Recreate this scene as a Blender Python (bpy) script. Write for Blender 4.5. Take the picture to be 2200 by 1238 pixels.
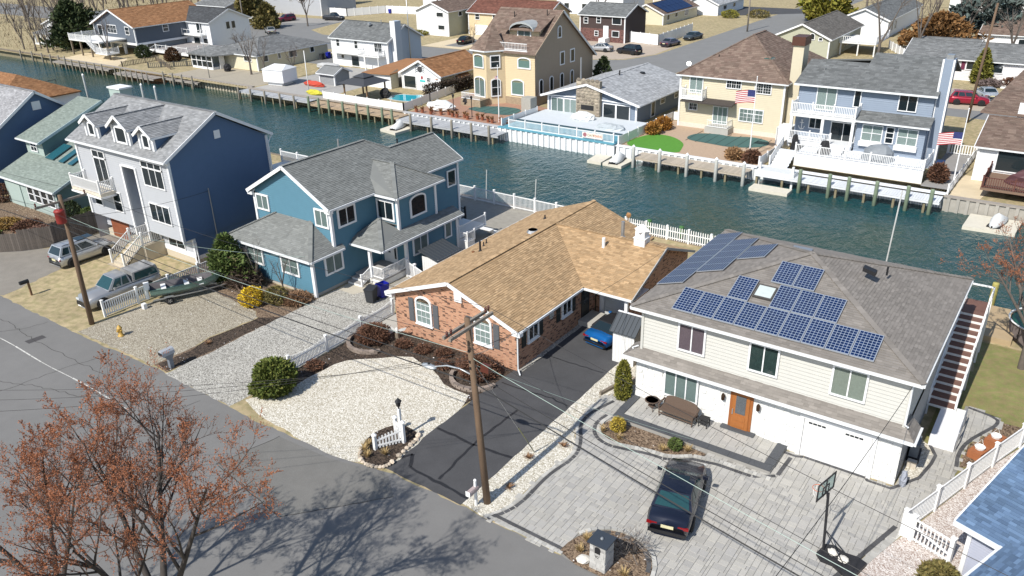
import bpy, math, random
from mathutils import Vector, Matrix
R = math.radians
S = bpy.context.scene
for o in list(bpy.data.objects): bpy.data.objects.remove(o)
rnd = random.Random(7)
COL = bpy.data.collections.new('place'); S.collection.children.link(COL)

# ---------------- camera (24 m up, looking down the lots towards the canal) ----------------
p_, r_, y_ = R(25.292), R(-1.491), R(36.014)
fw = Vector((-math.sin(y_)*math.cos(p_), math.cos(y_)*math.cos(p_), -math.sin(p_)))
rt0 = Vector((math.cos(y_), math.sin(y_), 0)); up0 = rt0.cross(fw)
rt = rt0*math.cos(r_) + up0*math.sin(r_); up = up0*math.cos(r_) - rt0*math.sin(r_)
cam = bpy.data.cameras.new('camera'); camo = bpy.data.objects.new('camera', cam); COL.objects.link(camo)
cam.sensor_width = 36; cam.lens = 36*1737/2200; cam.clip_end = 3000; cam.clip_start = .5
m = Matrix((rt, up, -fw)).transposed().to_4x4(); m.translation = (0, 0, 24); camo.matrix_world = m
S.camera = camo

# ---------------- sky, sun, exposure ----------------
SUN = Vector((.10, 1, -1.02)).normalized()          # direction the light travels
w = bpy.data.worlds.new('World'); S.world = w; w.use_nodes = True
nt = w.node_tree; bg = nt.nodes['Background']
sky = nt.nodes.new('ShaderNodeTexSky'); sky.sky_type = 'NISHITA'; sky.sun_disc = False
sky.sun_elevation = math.asin(-SUN.z); sky.sun_rotation = math.atan2(-SUN.x, -SUN.y)
sky.altitude = 10; sky.air_density = 1.0; sky.dust_density = .6; sky.ozone_density = 1.2
nt.links.new(sky.outputs[0], bg.inputs[0]); bg.inputs[1].default_value = .11
sl = bpy.data.lights.new('sun', 'SUN'); so = bpy.data.objects.new('sun', sl); COL.objects.link(so)
sl.energy = 4.4; sl.angle = R(.53); sl.color = (1, .955, .88)
so.rotation_euler = SUN.to_track_quat('-Z', 'Y').to_euler(); so.location = (-8, -60, 80)
S.view_settings.view_transform = 'Standard'; S.view_settings.look = 'None'
S.view_settings.exposure = 0.32; S.view_settings.gamma = 1; S.view_settings.use_curve_mapping = False
S.render.engine = 'CYCLES'

# ---------------- materials ----------------
MATS = {}
def sock(v): return (v[0], v[1], v[2], 1)
def mat(name, col, rough=.75, var=.12, scale=6, fine=0, fscale=60, bump=0, bscale=40, island=0, objr=0, metal=0, spec=.4, col2=None, coat=0, stretch=None, sheen=0, blot=0, bls=.35):
    """plain procedural surface: colour +- noise (var at scale), grain (fine at fscale), blotches, random tone for each piece"""
    if name in MATS: return MATS[name]
    m = bpy.data.materials.new(name); m.use_nodes = True; MATS[name] = m
    t = m.node_tree; N = t.nodes; Lk = t.links.new; b = N['Principled BSDF']
    b.inputs['Roughness'].default_value = rough; b.inputs['Metallic'].default_value = metal
    b.inputs['Specular IOR Level'].default_value = spec; b.inputs['Coat Weight'].default_value = coat
    tc = N.new('ShaderNodeTexCoord'); src = tc.outputs['Object']
    if stretch:
        mp = N.new('ShaderNodeMapping'); mp.inputs['Scale'].default_value = stretch; Lk(src, mp.inputs[0]); src = mp.outputs[0]
    def noise(sc, det=3, ro=.6):
        n = N.new('ShaderNodeTexNoise'); n.inputs['Scale'].default_value = sc; n.inputs['Detail'].default_value = det
        n.inputs['Roughness'].default_value = ro; Lk(src, n.inputs['Vector']); return n.outputs['Fac']
    def math_(op, a, b_, c=None):
        n = N.new('ShaderNodeMath'); n.operation = op
        for i, v in enumerate((a, b_, c)):
            if v is None: continue
            if isinstance(v, (int, float)): n.inputs[i].default_value = v
            else: Lk(v, n.inputs[i])
        return n.outputs[0]
    val = None
    def add(fac, amp):
        nonlocal val
        x = math_('MULTIPLY_ADD', fac, amp*2, 1-amp)
        val = x if val is None else math_('MULTIPLY', val, x)
    if var: add(noise(scale), var*1.6)
    if fine: add(noise(fscale, 2, .7), fine*1.6)
    if blot: add(noise(bls, 4, .55), blot*1.6)
    if island:
        g = N.new('ShaderNodeNewGeometry'); add(g.outputs['Random Per Island'], island)
    if objr:
        g = N.new('ShaderNodeObjectInfo'); add(g.outputs['Random'], objr)
    base = N.new('ShaderNodeRGB'); base.outputs[0].default_value = sock(col); cs = base.outputs[0]
    if col2:
        mx = N.new('ShaderNodeMix'); mx.data_type = 'RGBA'
        mx.inputs[6].default_value = sock(col); mx.inputs[7].default_value = sock(col2)
        if island:
            g = N.new('ShaderNodeNewGeometry'); f = math_('FRACT', math_('MULTIPLY', g.outputs['Random Per Island'], 7.31), 0)
        elif objr:
            g = N.new('ShaderNodeObjectInfo'); f = math_('FRACT', math_('MULTIPLY', g.outputs['Random'], 7.31), 0)
        else:
            cr = N.new('ShaderNodeValToRGB'); cr.color_ramp.elements[0].position = .42; cr.color_ramp.elements[1].position = .6
            Lk(noise(scale*1.7, 4), cr.inputs[0]); f = cr.outputs[0]
        Lk(f, mx.inputs[0]); cs = mx.outputs[2]
    if val is not None:
        vm = N.new('ShaderNodeVectorMath'); vm.operation = 'SCALE'; Lk(cs, vm.inputs[0]); Lk(val, vm.inputs['Scale']); cs = vm.outputs[0]
    Lk(cs, b.inputs['Base Color'])
    if bump:
        bn = N.new('ShaderNodeBump'); bn.inputs['Strength'].default_value = bump; bn.inputs['Distance'].default_value = .02
        Lk(noise(bscale, 3, .7), bn.inputs['Height']); Lk(bn.outputs[0], b.inputs['Normal'])
    return m
def speckle(name, cols, scale=30, rough=.9, blot=.1, bump=.6, bls=.4):
    """pebbles / chips: voronoi cells each with its own tone, dark gaps between"""
    if name in MATS: return MATS[name]
    m = bpy.data.materials.new(name); m.use_nodes = True; MATS[name] = m
    t = m.node_tree; N = t.nodes; Lk = t.links.new; b = N['Principled BSDF']; b.inputs['Roughness'].default_value = rough
    b.inputs['Specular IOR Level'].default_value = .25
    tc = N.new('ShaderNodeTexCoord')
    v = N.new('ShaderNodeTexVoronoi'); v.inputs['Scale'].default_value = scale; Lk(tc.outputs['Object'], v.inputs['Vector'])
    sp = N.new('ShaderNodeSeparateColor'); Lk(v.outputs['Color'], sp.inputs[0])
    cr = N.new('ShaderNodeValToRGB'); e = cr.color_ramp.elements; cr.color_ramp.interpolation = 'LINEAR'
    for i, c in enumerate(cols):
        q = i/(len(cols)-1)
        el = e[0] if i == 0 else (e[1] if i == len(cols)-1 else e.new(q)); el.position = q; el.color = sock(c)
    Lk(sp.outputs[0], cr.inputs[0])
    n = N.new('ShaderNodeTexNoise'); n.inputs['Scale'].default_value = bls; n.inputs['Detail'].default_value = 5; Lk(tc.outputs['Object'], n.inputs['Vector'])
    ma = N.new('ShaderNodeMath'); ma.operation = 'MULTIPLY_ADD'; ma.inputs[1].default_value = blot*3; ma.inputs[2].default_value = 1-blot*1.5; Lk(n.outputs['Fac'], ma.inputs[0])
    vm = N.new('ShaderNodeVectorMath'); vm.operation = 'SCALE'; Lk(cr.outputs[0], vm.inputs[0]); Lk(ma.outputs[0], vm.inputs['Scale'])
    Lk(vm.outputs[0], b.inputs['Base Color'])
    if bump:
        bn = N.new('ShaderNodeBump'); bn.inputs['Strength'].default_value = bump; bn.inputs['Distance'].default_value = .03; bn.invert = True
        Lk(v.outputs['Distance'], bn.inputs['Height']); Lk(bn.outputs[0], b.inputs['Normal'])
    return m
def brickmat(name, c1, c2, mortar, bw=.21, bh=.075, dark=None):
    if name in MATS: return MATS[name]
    m = bpy.data.materials.new(name); m.use_nodes = True; MATS[name] = m
    t = m.node_tree; N = t.nodes; Lk = t.links.new; b = N['Principled BSDF']; b.inputs['Roughness'].default_value = .85
    tc = N.new('ShaderNodeTexCoord'); g = N.new('ShaderNodeNewGeometry')
    s1 = N.new('ShaderNodeSeparateXYZ'); s2 = N.new('ShaderNodeSeparateXYZ'); Lk(tc.outputs['Object'], s1.inputs[0]); Lk(g.outputs['True Normal'], s2.inputs[0])
    ab = N.new('ShaderNodeMath'); ab.operation = 'ABSOLUTE'; Lk(s2.outputs[0], ab.inputs[0])
    gt = N.new('ShaderNodeMath'); gt.operation = 'GREATER_THAN'; gt.inputs[1].default_value = .6; Lk(ab.outputs[0], gt.inputs[0])
    mx = N.new('ShaderNodeMix'); Lk(gt.outputs[0], mx.inputs[0]); Lk(s1.outputs[0], mx.inputs[2]); Lk(s1.outputs[1], mx.inputs[3])
    cb = N.new('ShaderNodeCombineXYZ'); Lk(mx.outputs[0], cb.inputs[0]); Lk(s1.outputs[2], cb.inputs[1])
    bt = N.new('ShaderNodeTexBrick'); Lk(cb.outputs[0], bt.inputs['Vector'])
    bt.inputs['Color1'].default_value = sock(c1); bt.inputs['Color2'].default_value = sock(c2); bt.inputs['Mortar'].default_value = sock(mortar)
    bt.inputs['Scale'].default_value = 1; bt.inputs['Brick Width'].default_value = bw; bt.inputs['Row Height'].default_value = bh
    bt.inputs['Mortar Size'].default_value = .008; bt.inputs['Bias'].default_value = -.1
    n = N.new('ShaderNodeTexNoise'); n.inputs['Scale'].default_value = 6; n.inputs['Detail'].default_value = 2; Lk(tc.outputs['Object'], n.inputs['Vector'])
    wn = N.new('ShaderNodeTexWhiteNoise'); sn = N.new('ShaderNodeVectorMath'); sn.operation = 'SNAP'
    sn.inputs[1].default_value = (bw, bh, 1); Lk(cb.outputs[0], sn.inputs[0]); Lk(sn.outputs[0], wn.inputs[0])
    cr = N.new('ShaderNodeValToRGB'); e = cr.color_ramp.elements; e[0].position = .1; e[1].position = .24
    dk = dark or .25; e[0].color = (dk, dk, dk*1.05, 1); e[1].color = (1, 1, 1, 1); Lk(wn.outputs[0], cr.inputs[0])
    mm = N.new('ShaderNodeMix'); mm.data_type = 'RGBA'; mm.blend_type = 'MULTIPLY'; mm.inputs[0].default_value = 1
    Lk(bt.outputs['Color'], mm.inputs[6]); Lk(cr.outputs[0], mm.inputs[7]); Lk(mm.outputs[2], b.inputs['Base Color'])
    bn = N.new('ShaderNodeBump'); bn.inputs['Strength'].default_value = .5; bn.inputs['Distance'].default_value = .01; bn.invert = True
    Lk(bt.outputs['Fac'], bn.inputs['Height']); Lk(bn.outputs[0], b.inputs['Normal'])
    return m
def glassmat(name, tint=(.02, .03, .035), trans=.72, rough=.03):
    if name in MATS: return MATS[name]
    m = bpy.data.materials.new(name); m.use_nodes = True; MATS[name] = m
    t = m.node_tree; N = t.nodes; Lk = t.links.new; b = N['Principled BSDF']
    b.inputs['Base Color'].default_value = sock(tint); b.inputs['Roughness'].default_value = rough; b.inputs['Specular IOR Level'].default_value = .7
    tr = N.new('ShaderNodeBsdfTransparent'); tr.inputs[0].default_value = (.75, .85, .85, 1); mx = N.new('ShaderNodeMixShader'); mx.inputs[0].default_value = 1-trans
    Lk(tr.outputs[0], mx.inputs[1]); Lk(b.outputs[0], mx.inputs[2]); Lk(mx.outputs[0], N['Material Output'].inputs[0])
    return m

WHITE = mat('white_vinyl', (.80, .80, .79), .45, .03, 3)
WOODW = mat('white_paint', (.74, .74, .72), .55, .07, 5, fine=.05)
TRIM = mat('white_trim', (.78, .785, .79), .5, .04, 4)
GUT = mat('gutter_white', (.72, .74, .75), .4, .05, 3)
GLASS = glassmat('window_glass')
GLASSD = glassmat('dark_glass', (.012, .018, .022), .15)
DARK = mat('dark_interior', (.02, .02, .022), .8, .1)
BLACK = mat('black_plastic', (.018, .018, .02), .5, .1)
METAL = mat('galvanised_metal', (.45, .46, .47), .4, .1, 5, metal=.7)
CONC = mat('concrete', (.42, .40, .36), .85, .08, 2, fine=.12, fscale=40, blot=.08)
WOOD = mat('weathered_wood', (.20, .165, .125), .85, .2, 3, fine=.15, fscale=30, stretch=(1, 1, .2))
DOCKW = mat('dock_wood', (.30, .27, .235), .85, .15, 3, fine=.1, island=.18)
CURT = mat('curtain_white', (.62, .61, .58), .9, .06, 6)
CURTG = mat('curtain_grey', (.38, .40, .38), .9, .08, 6)

# ---------------- mesh builder ----------------
class MB:
    def __init__(s): s.v = []; s.f = []
    def quad(s, a, b, c, d): n = len(s.v); s.v += [tuple(a), tuple(b), tuple(c), tuple(d)]; s.f.append((n, n+1, n+2, n+3)); return s
    def poly(s, pts): n = len(s.v); s.v += [tuple(p) for p in pts]; s.f.append(tuple(range(n, n+len(pts)))); return s
    def box(s, x0, y0, z0, x1, y1, z1):
        n = len(s.v); s.v += [(x0,y0,z0),(x1,y0,z0),(x1,y1,z0),(x0,y1,z0),(x0,y0,z1),(x1,y0,z1),(x1,y1,z1),(x0,y1,z1)]
        for q in ((0,3,2,1),(4,5,6,7),(0,1,5,4),(1,2,6,5),(2,3,7,6),(3,0,4,7)): s.f.append(tuple(n+i for i in q))
        return s
    def cbox(s, cx, cy, z0, w, d, h): return s.box(cx-w/2, cy-d/2, z0, cx+w/2, cy+d/2, z0+h)
    def prism(s, pts, z0, z1):
        """vertical prism from a ccw 2D outline"""
        n = len(s.v); k = len(pts)
        s.v += [(p[0], p[1], z0) for p in pts] + [(p[0], p[1], z1) for p in pts]
        s.f.append(tuple(n+i for i in range(k-1, -1, -1))); s.f.append(tuple(n+k+i for i in range(k)))
        for i in range(k): j = (i+1) % k; s.f.append((n+i, n+j, n+k+j, n+k+i))
        return s
    def slab(s, pts, th, d=(0, 0, -1)):
        """flat 3D polygon extruded by th along d"""
        d = Vector(d)*th; n = len(s.v); k = len(pts)
        s.v += [tuple(Vector(p)) for p in pts] + [tuple(Vector(p)+d) for p in pts]
        s.f.append(tuple(n+i for i in range(k))); s.f.append(tuple(n+k+i for i in range(k-1, -1, -1)))
        for i in range(k): j = (i+1) % k; s.f.append((n+j, n+i, n+k+i, n+k+j))
        return s
    def bar(s, a, b, w, h=None, upv=(0, 0, 1)):
        a = Vector(a); b = Vector(b); d = (b-a).normalized(); u = Vector(upv)
        if abs(d.dot(u)) > .95: u = Vector((0, 1, 0))
        x = d.cross(u).normalized(); y = x.cross(d); h = h or w; n = len(s.v)
        for p in (a, b):
            for sx, sy in ((-1,-1),(1,-1),(1,1),(-1,1)): s.v.append(tuple(p+x*sx*w/2+y*sy*h/2))
        for q in ((3,2,1,0),(4,5,6,7),(0,1,5,4),(1,2,6,5),(2,3,7,6),(3,0,4,7)): s.f.append(tuple(n+i for i in q))
        return s
    def tube(s, pts, r, k=6, cap=True):
        pts = [Vector(p) for p in pts]; rs = r if isinstance(r, (list, tuple)) else [r]*len(pts); n = len(s.v)
        for i, p in enumerate(pts):
            d = (pts[min(i+1, len(pts)-1)]-pts[max(i-1, 0)]).normalized(); u = Vector((0,0,1)) if abs(d.z) < .9 else Vector((1,0,0))
            x = d.cross(u).normalized(); y = x.cross(d)
            for j in range(k): a = j*2*math.pi/k; s.v.append(tuple(p+x*math.cos(a)*rs[i]+y*math.sin(a)*rs[i]))
        for i in range(len(pts)-1):
            for j in range(k): l = (j+1) % k; s.f.append((n+i*k+j, n+i*k+l, n+(i+1)*k+l, n+(i+1)*k+j))
        if cap: s.f.append(tuple(n+j for j in range(k-1, -1, -1))); s.f.append(tuple(n+(len(pts)-1)*k+j for j in range(k)))
        return s
    def lathe(s, prof, cx=0, cy=0, k=12):
        n = len(s.v)
        for r, z in prof:
            for j in range(k): a = j*2*math.pi/k; s.v.append((cx+r*math.cos(a), cy+r*math.sin(a), z))
        for i in range(len(prof)-1):
            for j in range(k): l = (j+1) % k; s.f.append((n+i*k+j, n+i*k+l, n+(i+1)*k+l, n+(i+1)*k+j))
        if prof[0][0] > 1e-4: s.f.append(tuple(n+j for j in range(k-1, -1, -1)))
        if prof[-1][0] > 1e-4: s.f.append(tuple(n+(len(prof)-1)*k+j for j in range(k)))
        return s
    def blob(s, c, rx, ry, rz, jit=.15, k=8, rings=5, r=None):
        r = r or rnd; n = len(s.v)
        for i in range(rings+1):
            a = math.pi*i/rings
            for j in range(k):
                b = j*2*math.pi/k+i*.4; q = 1+r.uniform(-jit, jit)
                if i in (0, rings) : q = 1
                s.v.append((c[0]+rx*math.sin(a)*math.cos(b)*q, c[1]+ry*math.sin(a)*math.sin(b)*q, c[2]-rz*math.cos(a)*q))
        for i in range(rings):
            for j in range(k): l = (j+1) % k; s.f.append((n+i*k+j, n+i*k+l, n+(i+1)*k+l, n+(i+1)*k+j))
        return s
    def mesh(s, name, m, smooth=False):
        me = bpy.data.meshes.new(name); me.from_pydata(s.v, [], s.f); me.update()
        if m: me.materials.append(m)
        if smooth: me.polygons.foreach_set('use_smooth', [True]*len(me.polygons))
        return me
    def build(s, name, m, parent=None, smooth=False, **kw):
        o = bpy.data.objects.new(name, s.mesh(name, m, smooth)); COL.objects.link(o)
        if parent is not None: o.parent = parent
        return props(o, **kw)
def props(o, label=None, cat=None, group=None, kind=None, loc=None, rz=None):
    if label: o['label'] = label
    if cat: o['category'] = cat
    if group: o['group'] = group
    if kind: o['kind'] = kind
    if loc is not None: o.location = loc
    if rz is not None: o.rotation_euler = (0, 0, rz)
    return o
def thing(name, label, cat, loc=(0, 0, 0), rz=0, group=None):
    o = bpy.data.objects.new(name, None); COL.objects.link(o); o.empty_display_size = .3
    return props(o, label, cat, group, None, loc, rz)
def inst(me, name, parent, loc=(0, 0, 0), rz=0, scale=None, **kw):
    o = bpy.data.objects.new(name, me); COL.objects.link(o)
    if parent is not None: o.parent = parent
    o.location = loc; o.rotation_euler = (0, 0, rz)
    if scale: o.scale = scale
    return props(o, **kw)
def dup(o, parent=None, loc=None, rz=None, label=None, scale=None, **kw):
    c = o.copy(); COL.objects.link(c)
    if parent is not None: c.parent = parent
    for ch in list(o.children): dup(ch, c)
    if loc is not None: c.location = loc
    if rz is not None: c.rotation_euler = (0, 0, rz)
    if scale is not None: c.scale = scale
    return props(c, label, **kw)
def one(name, label, cat, mb, m, group=None, smooth=False, loc=None, rz=None): return mb.build(name, m, None, smooth, label=label, cat=cat, group=group, loc=loc, rz=rz)
# ---------------- building kit ----------------
SIDE = {'F': 0, 'R': math.pi/2, 'B': math.pi, 'L': -math.pi/2}
def W3(side, fix, c, out, z):
    """point on a wall: c runs along the wall (x for front/back, y for right/left), out points away from the house"""
    return {'F': (c, fix-out, z), 'B': (c, fix+out, z), 'R': (fix+out, c, z), 'L': (fix-out, c, z)}[side]
def extents(poly, z):
    xs = []
    for i in range(len(poly)):
        (a, za), (b, zb) = poly[i], poly[(i+1) % len(poly)]
        if abs(za-zb) < 1e-6:
            if abs(za-z) < 1e-6: xs += [a, b]
        elif min(za, zb)-1e-6 <= z <= max(za, zb)+1e-6: xs.append(a+(b-a)*(z-za)/(zb-za))
    return (min(xs), max(xs)) if xs else None
def rectp(c0, c1, z0, z1): return [(c0, z0), (c1, z0), (c1, z1), (c0, z1)]
def gablep(c0, c1, z0, z1, cr, zr): return [(c0, z0), (c1, z0), (c1, z1), (cr, zr), (c0, z1)]
class House:
    def __init__(s, name, label, cat='house', loc=(0, 0, 0), rz=0, group=None):
        s.o = thing(name, label, cat, loc, rz, group); s.roof = {}; s.sh = {}; s.trim = {}
    def wall(s, side, fix, poly, m, pitch=.12, name='wall', style='lap', label=None):
        b = MB(); z0 = min(p[1] for p in poly); z1 = max(p[1] for p in poly); flip = side in 'BL'
        def q(a, b_, c, d): b.quad(*((a, b_, c, d) if not flip else (d, c, b_, a)))
        b.poly([W3(side, fix, c, 0, z) for c, z in (poly if not flip else poly[::-1])])
        if style == 'lap':
            z = z0
            while z < z1-.01:
                zt = min(z+pitch, z1); e0 = extents(poly, z+1e-4); e1 = extents(poly, zt-1e-4); z += pitch
                if not e0 or not e1: continue
                q(W3(side, fix, e0[0], .04, zt-pitch), W3(side, fix, e0[1], .04, zt-pitch), W3(side, fix, e1[1], .006, zt), W3(side, fix, e1[0], .006, zt))
                q(W3(side, fix, e0[0], .002, zt-pitch), W3(side, fix, e0[1], .002, zt-pitch), W3(side, fix, e0[1], .04, zt-pitch), W3(side, fix, e0[0], .04, zt-pitch))
        elif style == 'vert':
            c = min(p[0] for p in poly); c1 = max(p[0] for p in poly); pv = [(z, c_) for c_, z in poly]
            while c < c1-.02:
                e = extents(pv, min(c+pitch/2, c1-.001)); ce = min(c+pitch-.012, c1)
                if e: q(W3(side, fix, c, .016, e[0]), W3(side, fix, ce, .016, e[0]), W3(side, fix, ce, .016, e[1]-.01), W3(side, fix, c, .016, e[1]-.01))
                c += pitch
        return b.build(name, m, s.o, label=label)
    def box(s, name, m, *a, smooth=False, label=None): return MB().box(*a).build(name, m, s.o, smooth, label=label)
    def plane(s, pts, m, th=.14, tab=None, over=None):
        """one roof face; pts[0]->pts[1] is its eave; tab=(width, exposure) lays real shingle tabs on it"""
        s.roof.setdefault(m, MB()).slab(pts, th)
        if not tab: return
        P = [Vector(p) for p in pts]; u = (P[1]-P[0]).normalized(); n = u.cross(P[2]-P[1]).normalized()
        if n.z < 0: n = -n
        v = n.cross(u)
        if (P[2]-P[0]).dot(v) < 0: v = -v
        pl = [((p-P[0]).dot(u), (p-P[0]).dot(v)) for p in P]; vm = max(p[1] for p in pl); tw, ex = tab
        sh = s.sh.setdefault(m, MB()); vv = 0.0; row = 0
        X = lambda a, b_, l: tuple(P[0]+u*a+v*b_+n*l)
        while vv < vm-.02:
            v1 = min(vv+ex*1.08, vm); e0 = extents(pl, vv+1e-3); e1 = extents(pl, v1-1e-3); vv += ex; row += 1
            if not e0 or not e1: continue
            a = min(e0[0], e1[0])-rnd.uniform(0, tw); hi = max(e0[1], e1[1])
            while a < hi:
                b_ = a+tw*rnd.uniform(.75, 1.3); l = .016+rnd.random()*.018
                c0, c1 = max(a, e0[0]), min(b_, e0[1]); d0, d1 = max(a, e1[0]), min(b_, e1[1])
                if c1 > c0+.01 or d1 > d0+.01:
                    c0, c1 = (c0, c1) if c1 > c0 else ((c0, c0) if a > 0 else (c1, c1)); d0, d1 = (d0, d1) if d1 > d0 else ((d1, d1) if b_ < e1[0] else (d0, d0))
                    vb = vv-ex; n0 = len(sh.v)
                    sh.v += [X(c0, vb, 0), X(c1, vb, 0), X(c1, vb, l), X(c0, vb, l), X(d1, v1, .004), X(d0, v1, .004)]
                    sh.f += [(n0, n0+1, n0+2, n0+3), (n0+3, n0+2, n0+4, n0+5)]
                a = b_
    def caps(s, a, b, m, w=.28, ln=.24):
        a = Vector(a); b = Vector(b); k = max(1, int((b-a).length/ln)); sh = s.sh.setdefault(m, MB()); d = (b-a)/k
        for i in range(k): sh.bar(a+d*i+Vector((0, 0, .005)), a+d*(i+1.12)+Vector((0, 0, .03)), w, .03)
    def line(s, name, m, a, b, w, h=None):      # collected straight trims (fascia, gutter...) of one kind
        s.trim.setdefault((name, m), []).append((a, b, w, h))
    def done(s):
        for m, mb in s.roof.items(): mb.build('roof', m, s.o)
        for m, mb in s.sh.items(): mb.build('shingles', m, s.o, kind='stuff')
        for (n, m), L in s.trim.items():
            for a, b, w, h in L: MB().bar(a, b, w, h).build(n, m, s.o)
        return s.o
WC = {}
def outline(w, h, arch, k=10, ins=0):
    if not arch: return [(ins, ins), (w-ins, ins), (w-ins, h-ins), (ins, h-ins)]
    hs = h-arch; pts = [(ins, ins), (w-ins, ins)]
    for i in range(k+1):
        a = math.pi*i/k; pts.append((w/2+(w/2-ins)*math.cos(a), hs+(arch-ins)*math.sin(a)))
    return pts
def window(house, side, fix, c0, c1, z0, z1, nx=2, ny=1, arch=0, curtain=None, f=.09, grid=None, m=None, dark=True, name='window', out=.0, sill=False, label=None, glass=None, flat=False):
    w, h = abs(c1-c0), z1-z0; m = m or TRIM; key = (round(w, 2), round(h, 2), nx, ny, arch, f, grid, m.name, bool(curtain), sill, flat)
    if key not in WC:
        b = MB(); A = outline(w, h, arch); B = outline(w, h, arch, ins=f); k = len(A)
        for i in range(k):
            j = (i+1) % k; a0, a1, b0, b1 = A[i], A[j], B[i], B[j]; P = lambda p, y: (p[0], y, p[1])
            b.quad(P(a0, -.1), P(a1, -.1), P(b1, -.1), P(b0, -.1)); b.quad(P(a1, -.1), P(a0, -.1), P(a0, 0), P(a1, 0)); b.quad(P(b0, -.1), P(b1, -.1), P(b1, -.02), P(b0, -.02))
        pw, ph = (w-2*f), (h-2*f); zt = h-f if not arch else h-arch
        for i in range(1, nx): x = f+pw*i/nx; b.box(x-.03, -.09, f, x+.03, -.02, h-f if not arch else h-arch*.1-f)
        for i in range(1, ny): z = f+ph*i/ny; b.box(f, -.086, z-.03, w-f, -.02, z+.03)
        if grid:
            for i in range(1, grid[0]*nx): x = f+pw*i/(grid[0]*nx); b.box(x-.012, -.075, f, x+.012, -.055, zt)
            for i in range(1, grid[1]*ny): z = f+ph*i/(grid[1]*ny); b.box(f, -.076, z-.012, w-f, -.056, z+.012)
        if sill: b.box(-.05, -.14, -.07, w+.05, 0, -.001)
        fm = b.mesh('window', m); panes = []
        if arch: panes.append((MB().poly([(p[0], -.058, p[1]) for p in outline(w, h, arch, ins=f*.9)]).mesh('pane', None), 0, 0))
        else:
            q = MB().quad((0, -.058, 0), (pw/nx, -.058, 0), (pw/nx, -.058, ph/ny), (0, -.058, ph/ny)).mesh('pane', None)
            panes = [(q, f+pw*i/nx, f+ph*j/ny) for i in range(nx) for j in range(ny)]
        cm = None
        cb = MB(); n = 14
        for i in range(n):
            x0, x1 = f+pw*i/n, f+pw*(i+1)/n; y0, y1 = -.050+.006*(i % 2), -.050+.006*((i+1) % 2)
            cb.quad((x0, y0, f), (x1, y1, f), (x1, y1, zt), (x0, y0, zt))
        cm = cb
        WC[key] = (fm, panes, cm)
    fm, panes, cm = WC[key]
    o = inst(fm, name, house.o if isinstance(house, House) else house, W3(side, fix, c0, out, z0), SIDE[side], label=label)
    g = glass or (GLASS if curtain else GLASSD)
    for me, x, z in panes:
        p = inst(me, 'pane', o, (x, 0, z)); 
        if not me.materials: me.materials.append(None)
        p.material_slots[0].link = 'OBJECT'; p.material_slots[0].material = g
    if curtain: cm.build('curtain', curtain, o)
    return o
def box_on(house, name, m, side, fix, c0, c1, z0, z1, t=.06, out=0, label=None):
    a = W3(side, fix, c0, out, z0); b = W3(side, fix, c1, out+t, z1)
    return MB().box(min(a[0], b[0]), min(a[1], b[1]), z0, max(a[0], b[0]), max(a[1], b[1]), z1).build(name, m, house.o if isinstance(house, House) else house, label=label)
def corner(h, x, y, z0, z1, m=None, w=.13):
    MB().box(x-w/2, y-w/2, z0, x+w/2, y+w/2, z1).build('corner_trim', m or TRIM, h.o)
def pipe(h, pts, r=.045, m=None, name='downspout'): MB().tube(pts, r, 6).build(name, m or GUT, h.o if isinstance(h, House) else h)
PK = {}
def picket(w, d, h, m, tip=0):
    k = (w, d, round(h, 2), m.name, tip)
    if k not in PK:
        b = MB().box(-w/2, -d/2, 0, w/2, d/2, h)
        if tip: b.v[4:8] = [(-w/2, -d/2, h), (w/2, -d/2, h), (w/2, d/2, h), (-w/2, d/2, h)]; n = len(b.v); b.v += [(0, -d/2, h+tip), (0, d/2, h+tip)]; b.f += [(4, 5, n), (6, 7, n+1), (5, 6, n+1, n), (7, 4, n, n+1)]
        PK[k] = b.mesh('picket', m)
    return PK[k]
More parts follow.
